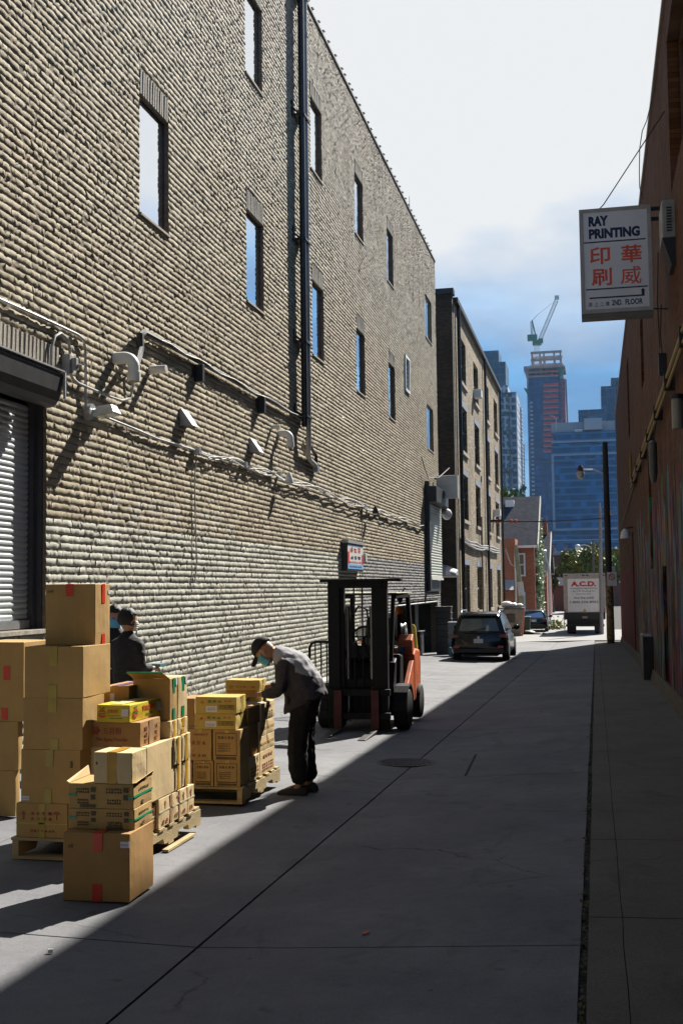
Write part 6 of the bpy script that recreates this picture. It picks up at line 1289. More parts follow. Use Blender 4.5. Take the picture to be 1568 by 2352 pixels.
def BS(lab, p0, p1, X, z0, z1, wd=.42, m=None, group='cardboard boxes stacked in the alley', ry=0.0):
    """box known by its sunny right face: picture columns p0..p1 on the plane x = X"""
    pz = 1348 + (1.67 - (z0 + z1) / 2) * 300
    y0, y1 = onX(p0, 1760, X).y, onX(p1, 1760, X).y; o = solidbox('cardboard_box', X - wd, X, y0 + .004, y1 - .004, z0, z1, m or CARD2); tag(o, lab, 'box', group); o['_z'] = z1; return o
WOOD = mat('pallet_wood', (0.42, 0.32, 0.16), .85, .2, 3, .003, 40, stretch=(1, 1, 4)); WOODL = WOOD
def pallet(label, x0, x1, y0, y1):
    zc = G((x0 + x1) / 2, (y0 + y1) / 2); t = thing('wooden_pallet', label, 'pallet', ((x0 + x1) / 2, (y0 + y1) / 2, zc), group='wooden pallets under the boxes'); r = random.Random(int(y0 * 10)); h_ = .14
    z0 = max(G(x0, y0), G(x1, y0), G((x0+x1)/2, y0)) + .004
    for i in range(7):
        mb = MB(); y = y0 + (y1 - y0 - .1) * i / 6; mb.box(x0 + r.uniform(-.012, .012), x1 + r.uniform(-.012, .018), y, y + .1 + r.uniform(-.008, .008), z0 + h_ - .02, z0 + h_); build(mb, 'deck_board', WOOD, t, bevel=.002)
    for x in (x0, (x0 + x1) / 2 - .02, x1 - .045):
        mb = MB(); n = 16; a, b = y0 + .0, y1; prof_ = [(a, z0 + .018)]
        for (q0, q1) in ((.2, .4), (.6, .8)):
            ya_, yb_ = a + (b - a) * q0, a + (b - a) * q1; prof_ += [(ya_, z0 + .018), (ya_ + .03, z0 + .06), (yb_ - .03, z0 + .06), (yb_, z0 + .018)]
        prof_ += [(b, z0 + .018), (b, z0 + h_ - .021), (a, z0 + h_ - .021)]; mb.prism(prof_, x, x + .045, 'x'); build(mb, 'stringer', WOOD, t)
    for i in (0, 3, 6):
        mb = MB(); y = y0 + (y1 - y0 - .1) * i / 6; mb.box(x0, x1, y, y + .1, z0, z0 + .017); build(mb, 'bottom_board', WOOD, t)
    return z0 + h_
XR_ = -2.97
# pallet group one
zp1 = pallet('nearest wooden pallet, carrying the tall stack of plain boxes', -3.86, XR_, 7.20, 8.45) + .001
YA = 7.215
a1 = BX('ochre box with red arrow and umbrella print, bottom of the tall stack', YA, 38, 155, 1845, zp1, dep=.42, m=CARD)
for f, u, v, s_, um in (('F', .15, .62, .05, False), ('F', .80, .62, .055, True)): arrow(a1, f, u, v, s_, INKR, um)
patch(a1, 'F', 0, 1, .395, .43, STRAP, 'strap'); patch(a1, 'F', .45, .57, 0, 1, TPAL); marks(a1, 'F', .28, .74, .50, .8, 4, INKR, 3, rows=2); marks(a1, 'F', .28, .78, .16, .27, 7, INKR, 5)
a2 = BX('plain box with small white label at lower left, second in the tall stack', YA, 49, 185, 1722, a1['_z'], dep=.44)
patch(a2, 'F', .42, .55, .68, 1, TPAL); patch(a2, 'F', .39, .52, 0, .28, TPAL); patch(a2, 'F', .02, .15, .05, .13, LAB, 'label'); marks(a2, 'F', .03, .14, .07, .11, 5, INKB, 9)
marks(a2, 'F', .82, .9, .66, .9, 1, INKB, 14)
a3 = BX('plain box in the middle of the tall stack, level with the yellow fruit box', YA, 54, 190, 1603, a2['_z'], far=240)
patch(a3, 'F', .43, .57, .72, 1, TPAL); patch(a3, 'F', .46, .6, 0, .22, TPAL)
a4 = BX('plain box second from the top of the tall stack, its sunny side facing right', YA, 57, 191, 1485, a3['_z'], far=254)
patch(a4, 'F', .44, .57, .62, 1, TPAL); patch(a4, 'F', .42, .56, 0, .26, TPAL); patch(a4, 'T', .44, .57, 0, 1, TPAL)
a5 = BX('topmost box of the tall stack, with short red tapes on front and side', onX(219, 1400, onY(191, 1500, YA).x - .01).y, 105, 219, 1342, a4['_z'], far=253)
patch(a5, 'F', .42, .57, .80, 1, TRED); patch(a5, 'T', .42, .57, 0, 1, TRED); patch(a5, 'S', .42, .62, .68, 1, TRED); patch(a5, 'S', .42, .62, 0, .17, TRED); patch(a5, 'S', .84, 1, .83, .89, LAB, 'label'); marks(a5, 'F', .05, .17, .86, .93, 3, INKB, 2)
# left stack standing on the paving, cut by the picture edge
yl = onG(35, 1880).y; gl = G(-4.8, yl) + .003
l1 = BX('plain box at the bottom of the far left stack, cut off by the picture edge', yl, -75, 36, 1768, gl, far=47)
l2 = BX('plain box in the middle of the far left stack, with its sunny edge showing', yl - .01, -70, 42, 1656, l1['_z'], far=53)
l3 = BX('tall plain box with red tapes on top of the far left stack', yl - .02, -60, 55, 1475, l2['_z'], dep=.5)
patch(l3, 'F', .61, .74, .52, .70, TRED); patch(l3, 'F', .57, .70, .02, .17, TRED)
# front stack
yf = 6.285
f1 = BX('large plain box with red tape and white label, at the bottom of the front stack', yf, 144, 294, 1914, max(G(-3.06, 6.28), G(-2.7, 6.28)) + .003, far=354, rz=R(2.0), m=CARD3)
patch(f1, 'F', .46, .60, .74, 1, TRED); patch(f1, 'F', .45, .59, .0, .26, TRED); patch(f1, 'F', .87, 1.0, .80, .89, LAB, 'label'); marks(f1, 'F', .88, .99, .83, .87, 6, INKB, 4); marks(f1, 'F', .08, .16, .78, .86, 2, INKB, 6); patch(f1, 'T', .46, .6, 0, 1, TRED)
xF = onY(294, 1930, yf).x - .012
f3 = BX('printed box with green strap, second in the front stack, under the open box', onX(306, 1870, xF).y, 157, 306, 1857, f1['_z'], far=350, rz=R(2.0), m=CARD)
f2 = BX('printed box with its top flaps open and green strap, third in the front stack', onX(304, 1820, xF - .004).y, 157, 304, 1800, f3['_z'], far=350, rz=R(2.0), m=CARD)
for k_, (bb, c_) in enumerate(((f3, 11), (f2, 21))):
    for (u0, u1) in ((.12, .42), (.58, .92)):
        marks(bb, 'F', u0, u1 - .09, .62, .86, 6, INKB, c_, rows=2, th=.2); marks(bb, 'F', u0 + .02, u1 - .1, .18, .42, 6, INKB, c_ + 3, rows=2, th=.2)
        patch(bb, 'F', u1 - .07, u1, .66, .86, INKB, 'print'); patch(bb, 'F', u1 - .07, u1, .36, .56, INKB, 'print')
    patch(bb, 'F', .18 + .4 * (1 - k_), .42 + .4 * (1 - k_), .04, .16, INKB, 'print')
    patch(bb, 'F', 0, .13, .5, .6, GSTR, 'strap'); patch(bb, 'F', .88, 1.0, .40, .50, GSTR, 'strap'); patch(bb, 'S', 0, 1, .44, .54, GSTR, 'strap'); marks(bb, 'S', .25, .8, .66, .82, 6, INKB, c_ + 5); marks(bb, 'S', .35, .6, .1, .36, 1, INKB, c_ + 7)
w_, d_, h_ = f2['_d']
mb = MB(); h2 = h_ + .003; hh = .045
mb.hexa([(-w_/2, -d_/2, h2), (-w_/2 + .005, -d_/2, h2), (-w_/2 + .005, d_/2, h2), (-w_/2, d_/2, h2), (-w_/2 - .01, -d_/2 - .005, h2 + .01), (-w_/2 - .005, -d_/2 - .005, h2 + .01), (-w_/2 - .005, d_/2, h2 + .055), (-w_/2 - .01, d_/2, h2 + .055)]); build(mb, 'flap', CARD2, f2, world=False)
mb = MB(); mb.hexa([(w_/2 - .005, -d_/2, h2), (w_/2, -d_/2, h2), (w_/2, d_/2, h2), (w_/2 - .005, d_/2, h2), (w_/2 + .012, -d_/2 - .005, h2 + .006), (w_/2 + .016, -d_/2 - .005, h2 + .006), (w_/2 + .012, d_/2, h2 + .03), (w_/2 + .008, d_/2, h2 + .03)]); build(mb, 'flap', CARD2, f2, world=False)
f4 = BX('small box closed with ochre tape, topmost of the front stack', yf + .10, 216, 305, 1728, f2['_z'] + .002, far=337, rz=R(-1.5), m=CARD2)
patch(f4, 'F', .36, .60, 0, 1, TYEL); patch(f4, 'T', .36, .60, 0, 1, TYEL); marks(f4, 'F', .05, .13, .6, .75, 1, INKB, 3)
# right column on the same pallet
zb0 = onX(352, 1842, XR_).z
grp = 'cardboard boxes stacked in the alley'
for k_, (p0, p1, lab, sc) in enumerate(((346, 361, 'low strapped box at the near corner of the first pallet, bottom row', .0), (364, 395, 'bottom row box with red arrow on its sunny side, first pallet', .0), (395, 413, 'bottom row box with red triangle mark, third along the first pallet', 0), (413, 430, 'bottom row box with long red arrow, fourth along the first pallet', 0), (430, 446, 'bottom row box at the far corner of the first pallet', 0))):
    o = BS(lab, p0, p1, XR_ - (.02 if k_ == 0 else 0), zp1, zb0 - (.03 if k_ == 0 else .003 * k_) , .40, CARD2 if k_ else CARD)
    patch(o, 'S', 0, 1, .52, .57, PWHT, 'strap'); arrow(o, 'S', .45 if k_ != 2 else .7, .72, .05, INKR, k_ == 2); marks(o, 'S', .25, .75, .12, .34, 2, INKR, 30 + k_)
    if k_ in (1, 2): patch(o, 'S', .84, .99, 0, 1, mat('faded_tape', (.40, .24, .13), .5, .1))
yG = onX(338, 1760, XR_).y
gb = BX('large blank box with wide sunny side, behind the front stack', yG, 188, 338, 1715, zb0, far=400, m=CARD2, x1=XR_)
zg = gb['_z']
sp = BX('brown box printed with red lettering under the yellow fruit box', yG - .01, 196, 322, 1659, zg, far=368, m=CARD3)
bprint(sp, 'F', '五香粉', .33, .50, .34, .30, INKR, .01); bprint(sp, 'F', 'Five Spice Powder', .21, .18, .57, .20, INKR, .01)
mb = MB(); w_, d_, h_ = sp['_d']; c_ = Vector((-w_/2 + .19 * w_, -d_/2 - .0045, h_ * .66)); mb.lathe(c_, [(.026, -.001), (.026, .0005)], 10, 'y')
for q_ in range(6): mb.lathe(c_ + Vector((.026 * math.cos(q_ * 1.05), 0, .018 * math.sin(q_ * 1.05))), [(.014, -.0012), (.014, .0005)], 8, 'y')
build(mb, 'flower_print', INKR, sp, world=False)
patch(sp, 'S', .42, .60, 0, 1, mat('faded_tape', (.4, .24, .13), .5, .1)); marks(sp, 'S', .18, .4, .15, .85, 1, INKR, 50, rows=3); marks(sp, 'S', .68, .9, .15, .85, 1, INKR, 54, rows=3)
yb_ = BX('bright yellow fruit drink box with a red apple print, lying on the brown box', yG - .02, 226, 303, 1619, sp['_z'], far=366, m=CYEL, rz=R(-3))
W_, D_, H_ = yb_['_d']
for f, u, s_ in (('F', .17, .052), ('S', .18, .056)):
    mb = MB()
    def pl(q, m, nm='apple_print'):
        mb = MB(); L_ = W_ if f == 'F' else D_; q2 = [(-L_/2 + L_*u + a*s_, H_*.5 + b*s_) for a, b in q]
        if f == 'F': mb.prism(q2, -D_/2 - .0058, -D_/2 - .004, 'y')
        else: mb.prism(q2, W_/2 + .004, W_/2 + .0058, 'x')
        build(mb, nm, m, yb_, world=False)
    circ = [(.62 * math.cos(k * math.pi / 8) * (1 - .12 * math.sin(k * math.pi / 8)), .55 * math.sin(k * math.pi / 8)) for k in range(16)]
    pl([(a, b) for a, b in circ if b > .05] + [(-.6, .12)], INKO); pl([(a, b) for a, b in circ if b < -.18] , INKO); pl([(-.05, .55), (.1, .55), (.5, .85), (.15, .8)], INKG); pl([(-.1, .55), (-.4, .8), (-.15, .8)], INKG); pl([(-.62, -.14), (.62, .0), (.62, .1), (-.62, -.03)], INKG)
bprint(yb_, 'F', '蘋果西打', .34, .52, .33, .22, INKO, .02); marks(yb_, 'F', .34, .72, .36, .42, 9, INKG, 60, th=.3); marks(yb_, 'F', .40, .80, .22, .27, 8, INKG, 61, th=.3); patch(yb_, 'F', .76, .97, .36, .78, LAB, 'label'); bprint(yb_, 'S', '蘋果西打', .38, .50, .42, .32, INKO, .02); marks(yb_, 'S', .48, .72, .24, .36, 5, INKG, 66, th=.25); patch(yb_, 'S', .86, .98, .3, .86, mat('pale_blue_label', (.45, .62, .66), .5, .05), 'label'); patch(yb_, 'T', .3, .7, .1, .9, mat('pale_yellow_print', (.62, .55, .25), .5, .1), 'print')
# middle columns, tall rows with ochre tape
zh = (zg - zb0) / 2
names = [('near lower', 'near upper'), ('far lower', 'far upper')]
for c_, (p0, p1) in enumerate(((401, 417), (417, 438))):
    for r_ in range(2):
        o = BS(f'taped box in the {names[c_][r_]} place behind the large blank box', p0, p1, XR_ + .012 * r_ - .01 * c_, zb0 + zh * r_, zb0 + zh * (r_ + 1) - .002, .40, CARD2)
        patch(o, 'S', .35, .62, 0, 1, TYEL); patch(o, 'S', .02, .12, .1, .9, mat('box_edge_shadow', (.3, .22, .12), .8, .1), 'edge_shade_strip')  # dark strip painted as shade along the near edge of the side
zc0 = zg + .001; zc1 = onX(395, 1657, XR_).z
for c_, (p0, p1, lab) in enumerate(((390, 408, 'taped box with dark front face under the nearer green taped box'), (409, 432, 'taped box with broken ochre tape under the farther green taped box'))):
    o = BS(lab, p0, p1, XR_ - .01, zc0, zc1, .42, CARD2); patch(o, 'S', .36, .64, .0 if c_ == 0 else .45, 1, TYEL); 
    if c_: patch(o, 'S', .3, .55, 0, .35, TYEL)
zt0 = zc1 + .001; ya_ = onX(390, 1600, XR_).y; zt1 = onX(392, 1560, XR_).z
xl_ = onY(299, 1600, ya_).x
for c_, (p0, p1, lab) in enumerate(((390, 408, 'nearer upright box with green tapes and one flap raised'), (409, 431, 'farther upright box with green tapes, behind the raised flap'))):
    y0_, y1_ = onX(p0, 1600, XR_ - .02).y, onX(p1, 1600, XR_ - .02).y; o = solidbox('cardboard_box', xl_, XR_ - .02, y0_ + .003, y1_ - .01, zt0, zt1, CARD2 if c_ else CARD); tag(o, lab, 'box', grp)
    patch(o, 'S', .36, .64, .64, 1, TGRN); patch(o, 'S', .34, .62, .02, .28, TGRN); patch(o, 'S', .76, .96, .82, 1, LAB, 'label')
    if c_ == 0:
        w_, d_, h_ = o['_d']; mb = MB(); mb.hexa([(-w_/2, -d_/2, h_), (w_/2, -d_/2, h_), (w_/2, -d_/2 + .004, h_), (-w_/2, -d_/2 + .004, h_), (-w_/2 - .02, -d_/2 - .07, h_ + .045), (w_/2 - .03, -d_/2 - .07, h_ + .045), (w_/2 - .03, -d_/2 - .066, h_ + .049), (-w_/2 - .02, -d_/2 - .066, h_ + .049)]); fl = build(mb, 'flap', CARD, o, world=False)
        mb = MB(); mb.box(-w_/2 - .02, w_/2 - .03, -d_/2 - .073, -d_/2 - .060, h_ + .040, h_ + .052); build(mb, 'green_edge', TGRN, fl, world=False)
# hidden supports and the purple taped box behind the tall stack
z_ = zp1
for k_, lab in enumerate(('plain box at the back of the first pallet, bottom of the hidden column', 'plain box at the back of the first pallet, second of the hidden column', 'plain box at the back of the first pallet, third of the hidden column')):
    z2 = zp1 + (onY(275, 1640, 7.80).z - zp1) * (k_ + 1) / 3; o = solidbox('cardboard_box', -3.84, -3.42, 7.80, 8.42, z_, z2 - .002, CARD); tag(o, lab, 'box', grp); z_ = z2
pb_ = BX('box with a purple tape across its sunlit top, behind the tall stack', 7.72, 235, 297, 1576, z_, dep=.45, m=CARD3)
patch(pb_, 'T', .35, .6, 0, 1, TPUR); patch(pb_, 'F', .3, .47, .3, .75, LAB, 'label')
# ---------------- second pallet group (by the bending man)
XC = -2.995
zp2 = pallet('wooden pallet beside the bending man, under the printed boxes', -4.10, XC + .02, 9.52, 10.73) + .001
YC = 9.535
c1 = BX('printed box with framed panel, bottom row left front of the second pallet', YC, 444, 490, 1747, zp2, dep=.40)
c2 = BX('printed box with framed panel, bottom row at the near corner of the second pallet', YC, 492, 537, 1747, zp2, far=572, x1=XC)
c0 = BX('brown box at the bottom of the second pallet, mostly hidden by the first pallet', YC, 396, 442, 1750, zp2, dep=.4, m=CARD3)
z1_ = c1['_z']
c3 = BX('box with red print, second row left front of the second pallet', YC, 434, 486, 1675, z1_, dep=.42)
c4 = BX('box with black frame and dark side, second row near corner, second pallet', YC, 489, 536, 1676, z1_, far=572, x1=XC)
z2_ = c3['_z']
for o, rd in ((c1, 0), (c2, 0), (c4, 0), (c3, 1)):
    m_ = INKR if rd else INKB
    if not rd:
        for q_ in ((.10, .88, .16, .20), (.10, .88, .88, .90), (.10, .115, .2, .88), (.865, .88, .2, .88)): patch(o, 'F', *q_[:2], *q_[2:], INKB, 'print')
        patch(o, 'F', .12, .86, .05, .13, INKB, 'print'); marks(o, 'F', .18, .8, .70, .84, 5, INKB, 5); marks(o, 'F', .18, .65, .3, .6, 9, INKB, 8, rows=4)
    else: marks(o, 'F', .2, .85, .8, .9, 6, INKR, 5); marks(o, 'F', .12, .8, .5, .7, 3, INKR, 7); marks(o, 'F', .12, .8, .12, .24, 3, INKR, 9)
    patch(o, 'F', .45, .6, .9, 1, TPAL)
m1 = BS('bottom row box with red print beside the dark corner, second pallet', 573, 597, XC, zp2, z1_ - .01, .42, CARD2); arrow(m1, 'S', .75, .8, .05, INKR); marks(m1, 'S', .1, .9, .12, .6, 4, INKR, 80, rows=3)
m2 = BS('bottom row box with bold red lettering at the far corner of the second pallet', 597, 631, XC, zp2, z1_ - .006, .42, CARD2); marks(m2, 'S', .2, .85, .68, .9, 4, INKR, 84); marks(m2, 'S', .12, .9, .15, .5, 6, INKR, 86, rows=3)
m3 = BS('large dark box in shade on the middle of the second pallet', 573, 597, XC - .02, z1_ - .008, z2_, .5, CARD3)  # browner board, the shade on this box put into its colour
zq = (z2_ - z1_) / 2
for r_ in range(2):
    for c_ in range(2):
        o = BS(f'small pale box, {"upper" if r_ else "lower"} {"far" if c_ else "near"} one of four at the far end of the second pallet', 597.5 + 17 * c_, 614 + 17 * c_, XC, z1_ - .004 + zq * r_, z1_ - .006 + zq * (r_ + 1), .40, CARD2); patch(o, 'S', .1, .9, .42, .58, CARD, 'crease')
ytops = onX(600, 1617, XC).z
k1 = BS('box with red print on its side under the paper sheet the man writes on', 601, 632, XC, z2_, ytops, .34, CARD2); marks(k1, 'S', .25, .8, .65, .9, 2, INKR, 90); marks(k1, 'S', .2, .85, .1, .5, 4, INKB, 92, rows=3)
k2 = BX('dark shaded box left of the paper sheet, top of the second pallet', onX(575, 1640, XC).y, 552, 574, 1620, z2_, dep=.42, m=CARD3, ztop=ytops - .004, x1=XC - .02)  # the man's shadow on this box is put into the darker board
t1 = BX('ochre box with bar print and white label, lower of the two alike', YC, 448, 541, 1639, z2_, far=565, m=CARD4)
t2 = BX('ochre box with bar print and white label, upper of the two alike', YC - .005, 449, 542, 1601, t1['_z'], far=565, m=CARD4, rz=R(.8))
for k_, o in enumerate((t1, t2)):
    patch(o, 'F', .26, .53, .10 if k_ else .16, .46 if k_ else .54, LAB, 'label'); marks(o, 'F', .28, .5, .2, .4, 6, NAVY, 70 + k_, rows=2)
    for u0, u1, v0, v1 in ((.56, .95, .50, .53), (.56, .95, .26, .29), (.56, .57, .26, .53), (.94, .95, .26, .53)): patch(o, 'F', u0, u1, v0, v1, INKB, 'print')
    for q_ in range(11): patch(o, 'F', .59 + q_ * .031, .605 + q_ * .031, .31, .48, INKB, 'print')
    marks(o, 'F', .30, .66, .66, .88, 3, INKG, 73); marks(o, 'F', .10, .26, .6, .85, 1, INKO, 74); marks(o, 'F', .70, .9, .7, .85, 2, INKO, 75); patch(o, 'S', .45, .7, 0, 1, TPAL)
yk = 10.32
k4 = BX('plain ochre box at the back, under the box with the red banded print', yk, 520, 600, 1592, z2_, dep=.35, m=CARD4)
k5 = BX('box with red banded print, highest at the back of the second pallet', yk - .01, 518, 596, 1562, k4['_z'], far=611, m=CARD4); patch(k5, 'F', .05, .88, .08, .16, INKO, 'print'); patch(k5, 'F', .05, .88, .20, .23, INKO, 'print'); marks(k5, 'F', .3, .62, .4, .7, 3, INKO, 95); marks(k5, 'F', .1, .24, .35, .6, 3, INKB, 96, rows=2); patch(k5, 'S', .4, .6, 0, 1, TPAL); marks(k5, 'F', .74, .9, .4, .6, 1, INKO, 98)
k6 = solidbox('cardboard_box', XC - .44, XC - .02, yk, 10.70, z1_ + .0, z2_ - .002, CARD) if False else None
k7 = solidbox('cardboard_box', -3.98, -3.44, 10.0, 10.70, zp2, z2_ - .002, CARD); tag(k7, 'tall plain box hidden at the back left of the second pallet', 'box', grp)
k8 = BX('plain box seen in the gap left of the two ochre boxes', 9.75, 410, 447, 1604, z2_, dep=.35, m=CARD3)
# sheet of paper, clip board, wooden slat on the ground
mb = MB(); yy_ = (onX(601, 1617, XC).y + onX(632, 1617, XC).y) / 2; mb.box(XC - .30, XC - .02, yy_ - .18, yy_ + .12, ytops + .003, ytops + .006); single(mb, 'paper_sheet', LAB, 'white paper sheet on the box under the bending man', 'paper', base=(XC - .16, yy_, ytops + .003))
p0, p1 = onG(380, 1959), onG(443, 1922); mb = MB(); mb.bar(p0 + Vector((0, 0, .014)), p1 + Vector((0, 0, .02)), .045, .016); o = single(mb, 'wood_offcut', WOOD, 'loose thin piece of wood lying on the sunny paving beside the first pallet', 'wood'); 
# ================================================================== people
SKIN = mat('skin', (0.42, 0.23, 0.14), .55, .06, 4); HAIR = mat('black_hair', (0.008, 0.007, 0.007), .6, .3, 60, .004, 200); MASK = mat('blue_mask', (0.12, 0.42, 0.68), .7, .06, 20); CAPM = mat('black_cap', (0.008, 0.009, 0.014), .8, .2, 30)
JK_D = mat('dark_grey_fleece', (0.055, 0.05, 0.06), .9, .2, 12, .004, 30); JK_L = mat('light_grey_fleece', (0.34, 0.34, 0.36), .9, .1, 12, .004, 30); TRO = mat('black_trousers', (0.010, 0.010, 0.012), .85, .3, 12, .006, 18); SHOE = mat('black_shoes', (0.012, 0.012, 0.012), .6, .2); JK_K = mat('black_jacket', (0.012, 0.011, 0.014), .8, .25, 12, .004, 25); MWHT = mat('white_mask', (.6, .6, .6), .7, .05)
def evalmesh(o):
    bpy.context.view_layer.update(); dg = bpy.context.evaluated_depsgraph_get(); return bpy.data.meshes.new_from_object(o.evaluated_get(dg))
def skinmesh(J, E, sub=1):
    """J: {name: (x, y, z, r)}; E: list of (a, b). Returns verts, faces of a smooth tapering skin"""
    ks = list(J); me = bpy.data.meshes.new('sk'); me.from_pydata([J[k][:3] for k in ks], [(ks.index(a), ks.index(b)) for a, b in E], [])
    o = bpy.data.objects.new('sk', me); C.objects.link(o); m = o.modifiers.new('s', 'SKIN'); m.use_smooth_shade = True
    for i, k in enumerate(ks):
        v = me.skin_vertices[0].data[i]; r_ = J[k][3]; v.radius = (r_, J[k][4] if len(J[k]) > 4 else r_); v.use_root = (i == 0)
    s_ = o.modifiers.new('b', 'SUBSURF'); s_.levels = sub; s_.render_levels = sub
    em = evalmesh(o); vs_ = [tuple(v.co) for v in em.vertices]; fs = [tuple(p.vertices) for p in em.polygons]
    bpy.data.objects.remove(o); bpy.data.meshes.remove(me); bpy.data.meshes.remove(em); return vs_, fs
def fuse(name, mb, mats, parent, voxel=.009, smooth_it=6, wrinkle=0.0, matfn=None):
    """union of the shapes in mb as one continuous surface"""
    me = bpy.data.meshes.new(name); me.from_pydata(mb.v, [], mb.f); bm = bmesh.new(); bm.from_mesh(me); bmesh.ops.recalc_face_normals(bm, faces=bm.faces); bm.to_mesh(me); bm.free()
    o = bpy.data.objects.new('tmp', me); C.objects.link(o); r_ = o.modifiers.new('r', 'REMESH'); r_.mode = 'VOXEL'; r_.voxel_size = voxel; r_.adaptivity = 0
    s_ = o.modifiers.new('s', 'SMOOTH'); s_.factor = .5; s_.iterations = smooth_it
    em = evalmesh(o); bpy.data.objects.remove(o); em.name = name
    if wrinkle:
        no = [v.normal.copy() for v in em.vertices]
        for v, n_ in zip(em.vertices, no):
            p = v.co; v.co = p + n_ * wrinkle * (mnoise.noise(Vector((p.x * 9, p.y * 9, p.z * 16))) + .5 * mnoise.noise(Vector((p.x * 22, p.y * 22, p.z * 30))))
    em.materials.clear(); o = link(name, em, mats, parent); 
    for p in em.polygons:
        p.use_smooth = True
        if matfn: p.material_index = matfn(p.center)
    return o
def ellsec(c, d, a, b, n=16):
    """ellipse of half sizes a (front-back, in the plane of x and z) and b (sideways) round c, square to direction d"""
    d = Vector(d).normalized(); y = Vector((0, 1, 0)); x = y.cross(d).normalized(); return [Vector(c) + x * a * math.cos(2*math.pi*k/n) + y * b * math.sin(2*math.pi*k/n) for k in range(n)]
def person(label, loc, rz, J, headc, headd, jacket_secs, jmats, jfn, mask=None, cap=False, hands=True, hair=True, cat='person', sc=1.0, tro=None):
    t = thing('person', label, 'person', loc, rz, group='people sorting the boxes'); t.scale = (sc, sc, sc)
    E = [('pelvis', 'spine'), ('spine', 'chest'), ('chest', 'neck'), ('neck', 'skull')]
    for s_ in 'LR': E += [('chest', 'sh' + s_), ('sh' + s_, 'el' + s_), ('el' + s_, 'wr' + s_), ('wr' + s_, 'pm' + s_), ('pelvis', 'hip' + s_), ('hip' + s_, 'kn' + s_), ('kn' + s_, 'an' + s_), ('an' + s_, 'to' + s_)]
    J = dict(J); hd = Vector(headd).normalized(); hc = Vector(headc); J['skull'] = (*(hc - Vector((0, 0, .02))), .05)
    # hands: palm, four fingers and a thumb
    for s_ in 'LR':
        wr, el = Vector(J['wr' + s_][:3]), Vector(J['el' + s_][:3]); d = J.get('hd' + s_); d = Vector(d).normalized() if d else (wr - el).normalized(); J.pop('hd' + s_, None)
        side = Vector((0, 1, 0)) if abs(d.y) < .8 else Vector((1, 0, 0)); side = (side - d * side.dot(d)).normalized(); dn = d.cross(side) * (1 if s_ == 'L' else -1); dn = dn if dn.z < 0 else -dn
        J['pm' + s_] = (*(wr + d * .055), .026, .034)
        for k in range(4):
            b0 = wr + d * .085 + side * (.030 - .020 * k); ln = [.065, .075, .070, .055][k]; b1 = b0 + d * ln * .5 + dn * .012; b2 = b1 + d * ln * .35 + dn * .03
            J[f'f{k}a{s_}'] = (*b0, .0095); J[f'f{k}b{s_}'] = (*b1, .0085); J[f'f{k}c{s_}'] = (*b2, .007); E += [('pm' + s_, f'f{k}a{s_}'), (f'f{k}a{s_}', f'f{k}b{s_}'), (f'f{k}b{s_}', f'f{k}c{s_}')]
        i_ = -1 if s_ == 'L' else 1
        b0 = wr + d * .04 + side * i_ * .035; b1 = b0 + d * .035 + side * i_ * .02 + dn * .015; J['ta' + s_] = (*b0, .012); J['tb' + s_] = (*b1, .0095); E += [('pm' + s_, 'ta' + s_), ('ta' + s_, 'tb' + s_)]
    mb = MB(); mb.add(*skinmesh(J, E)); Z_ = Vector((0, 0, 1)); yv = Vector((0, 1, 0)); hu = (Z_ - hd * Z_.dot(hd)); hu = hu.normalized() if hu.length > .2 else Vector((1, 0, 0)); hs = hu.cross(hd).normalized(); rot = Matrix((hd, hs, hu)).transposed()
    H = lambda x, y, z: hc + rot @ Vector((x, y, z))
    mb.ell(hc, .098, .078, .118, rot); mb.ell(H(.03, 0, -.06), .062, .056, .062, rot); mb.ell(H(.100, 0, -.015), .018, .013, .024, rot, 8, 6); mb.ell(H(.082, 0, -.062), .016, .026, .012, rot, 8, 6); mb.ell(H(.072, 0, .028), .022, .05, .014, rot, 8, 6)
    for q in (-1, 1): mb.ell(H(-.005, q * .080, -.01), .020, .010, .032, rot, 8, 6)
    body = fuse('body', mb, SKIN, t, .0075, 3)
    for q in (-1, 1):
        e = MB(); e.ell(H(.084, q * .030, .004), .010, .014, .007, rot, 8, 6); build(e, 'eye', mat('eye_dark', (.02, .015, .01), .2, .1), t, world=False, smooth=True)
    # trousers
    T = {'p': (*J['pelvis'][:3], J['pelvis'][3] * 1.08)}; TE = []
    for s_ in 'LR':
        for a, k in (('hip', 1.32), ('kn', 1.8), ('an', 2.1)): v = J[a + s_]; T[a + s_] = (v[0], v[1], v[2] - (.005 if a == 'an' else 0), v[3] * k)
        m_ = (Vector(J['kn' + s_][:3]) + Vector(J['hip' + s_][:3])) / 2; TE += [('p', 'hip' + s_), ('hip' + s_, 'kn' + s_), ('kn' + s_, 'an' + s_)]
    mb = MB(); mb.add(*skinmesh(T, TE)); fuse('trousers', mb, tro or TRO, t, .011, 4, .010)
    for s_ in 'LR':
        a, b = Vector(J['an' + s_][:3]), Vector(J['to' + s_][:3]); d = (b - a); d.z = 0; d = d.normalized(); sd = Vector((-d.y, d.x, 0)); mb = MB(); h0 = a - d * .07; secs = []
        for f_, w_, h_ in ((0, .03, .05), (.03, .04, .085), (.12, .042, .095), (.17, .046, .07), (.24, .046, .05), (.28, .03, .03)):
            c = Vector((h0.x, h0.y, 0)) + d * f_; secs.append([c - sd * w_ + Z_ * .002, c - sd * w_ * .95 + Z_ * h_ * .6, c - sd * w_ * .5 + Z_ * h_, c + sd * w_ * .5 + Z_ * h_, c + sd * w_ * .95 + Z_ * h_ * .6, c + sd * w_ + Z_ * .002])
        mb.loft(secs); build(mb, 'shoe', SHOE, t, world=False, smooth=True, bevel=.008)
    # jacket with sleeves
    mb = MB(); mb.loft([ellsec(*s_) for s_ in jacket_secs])
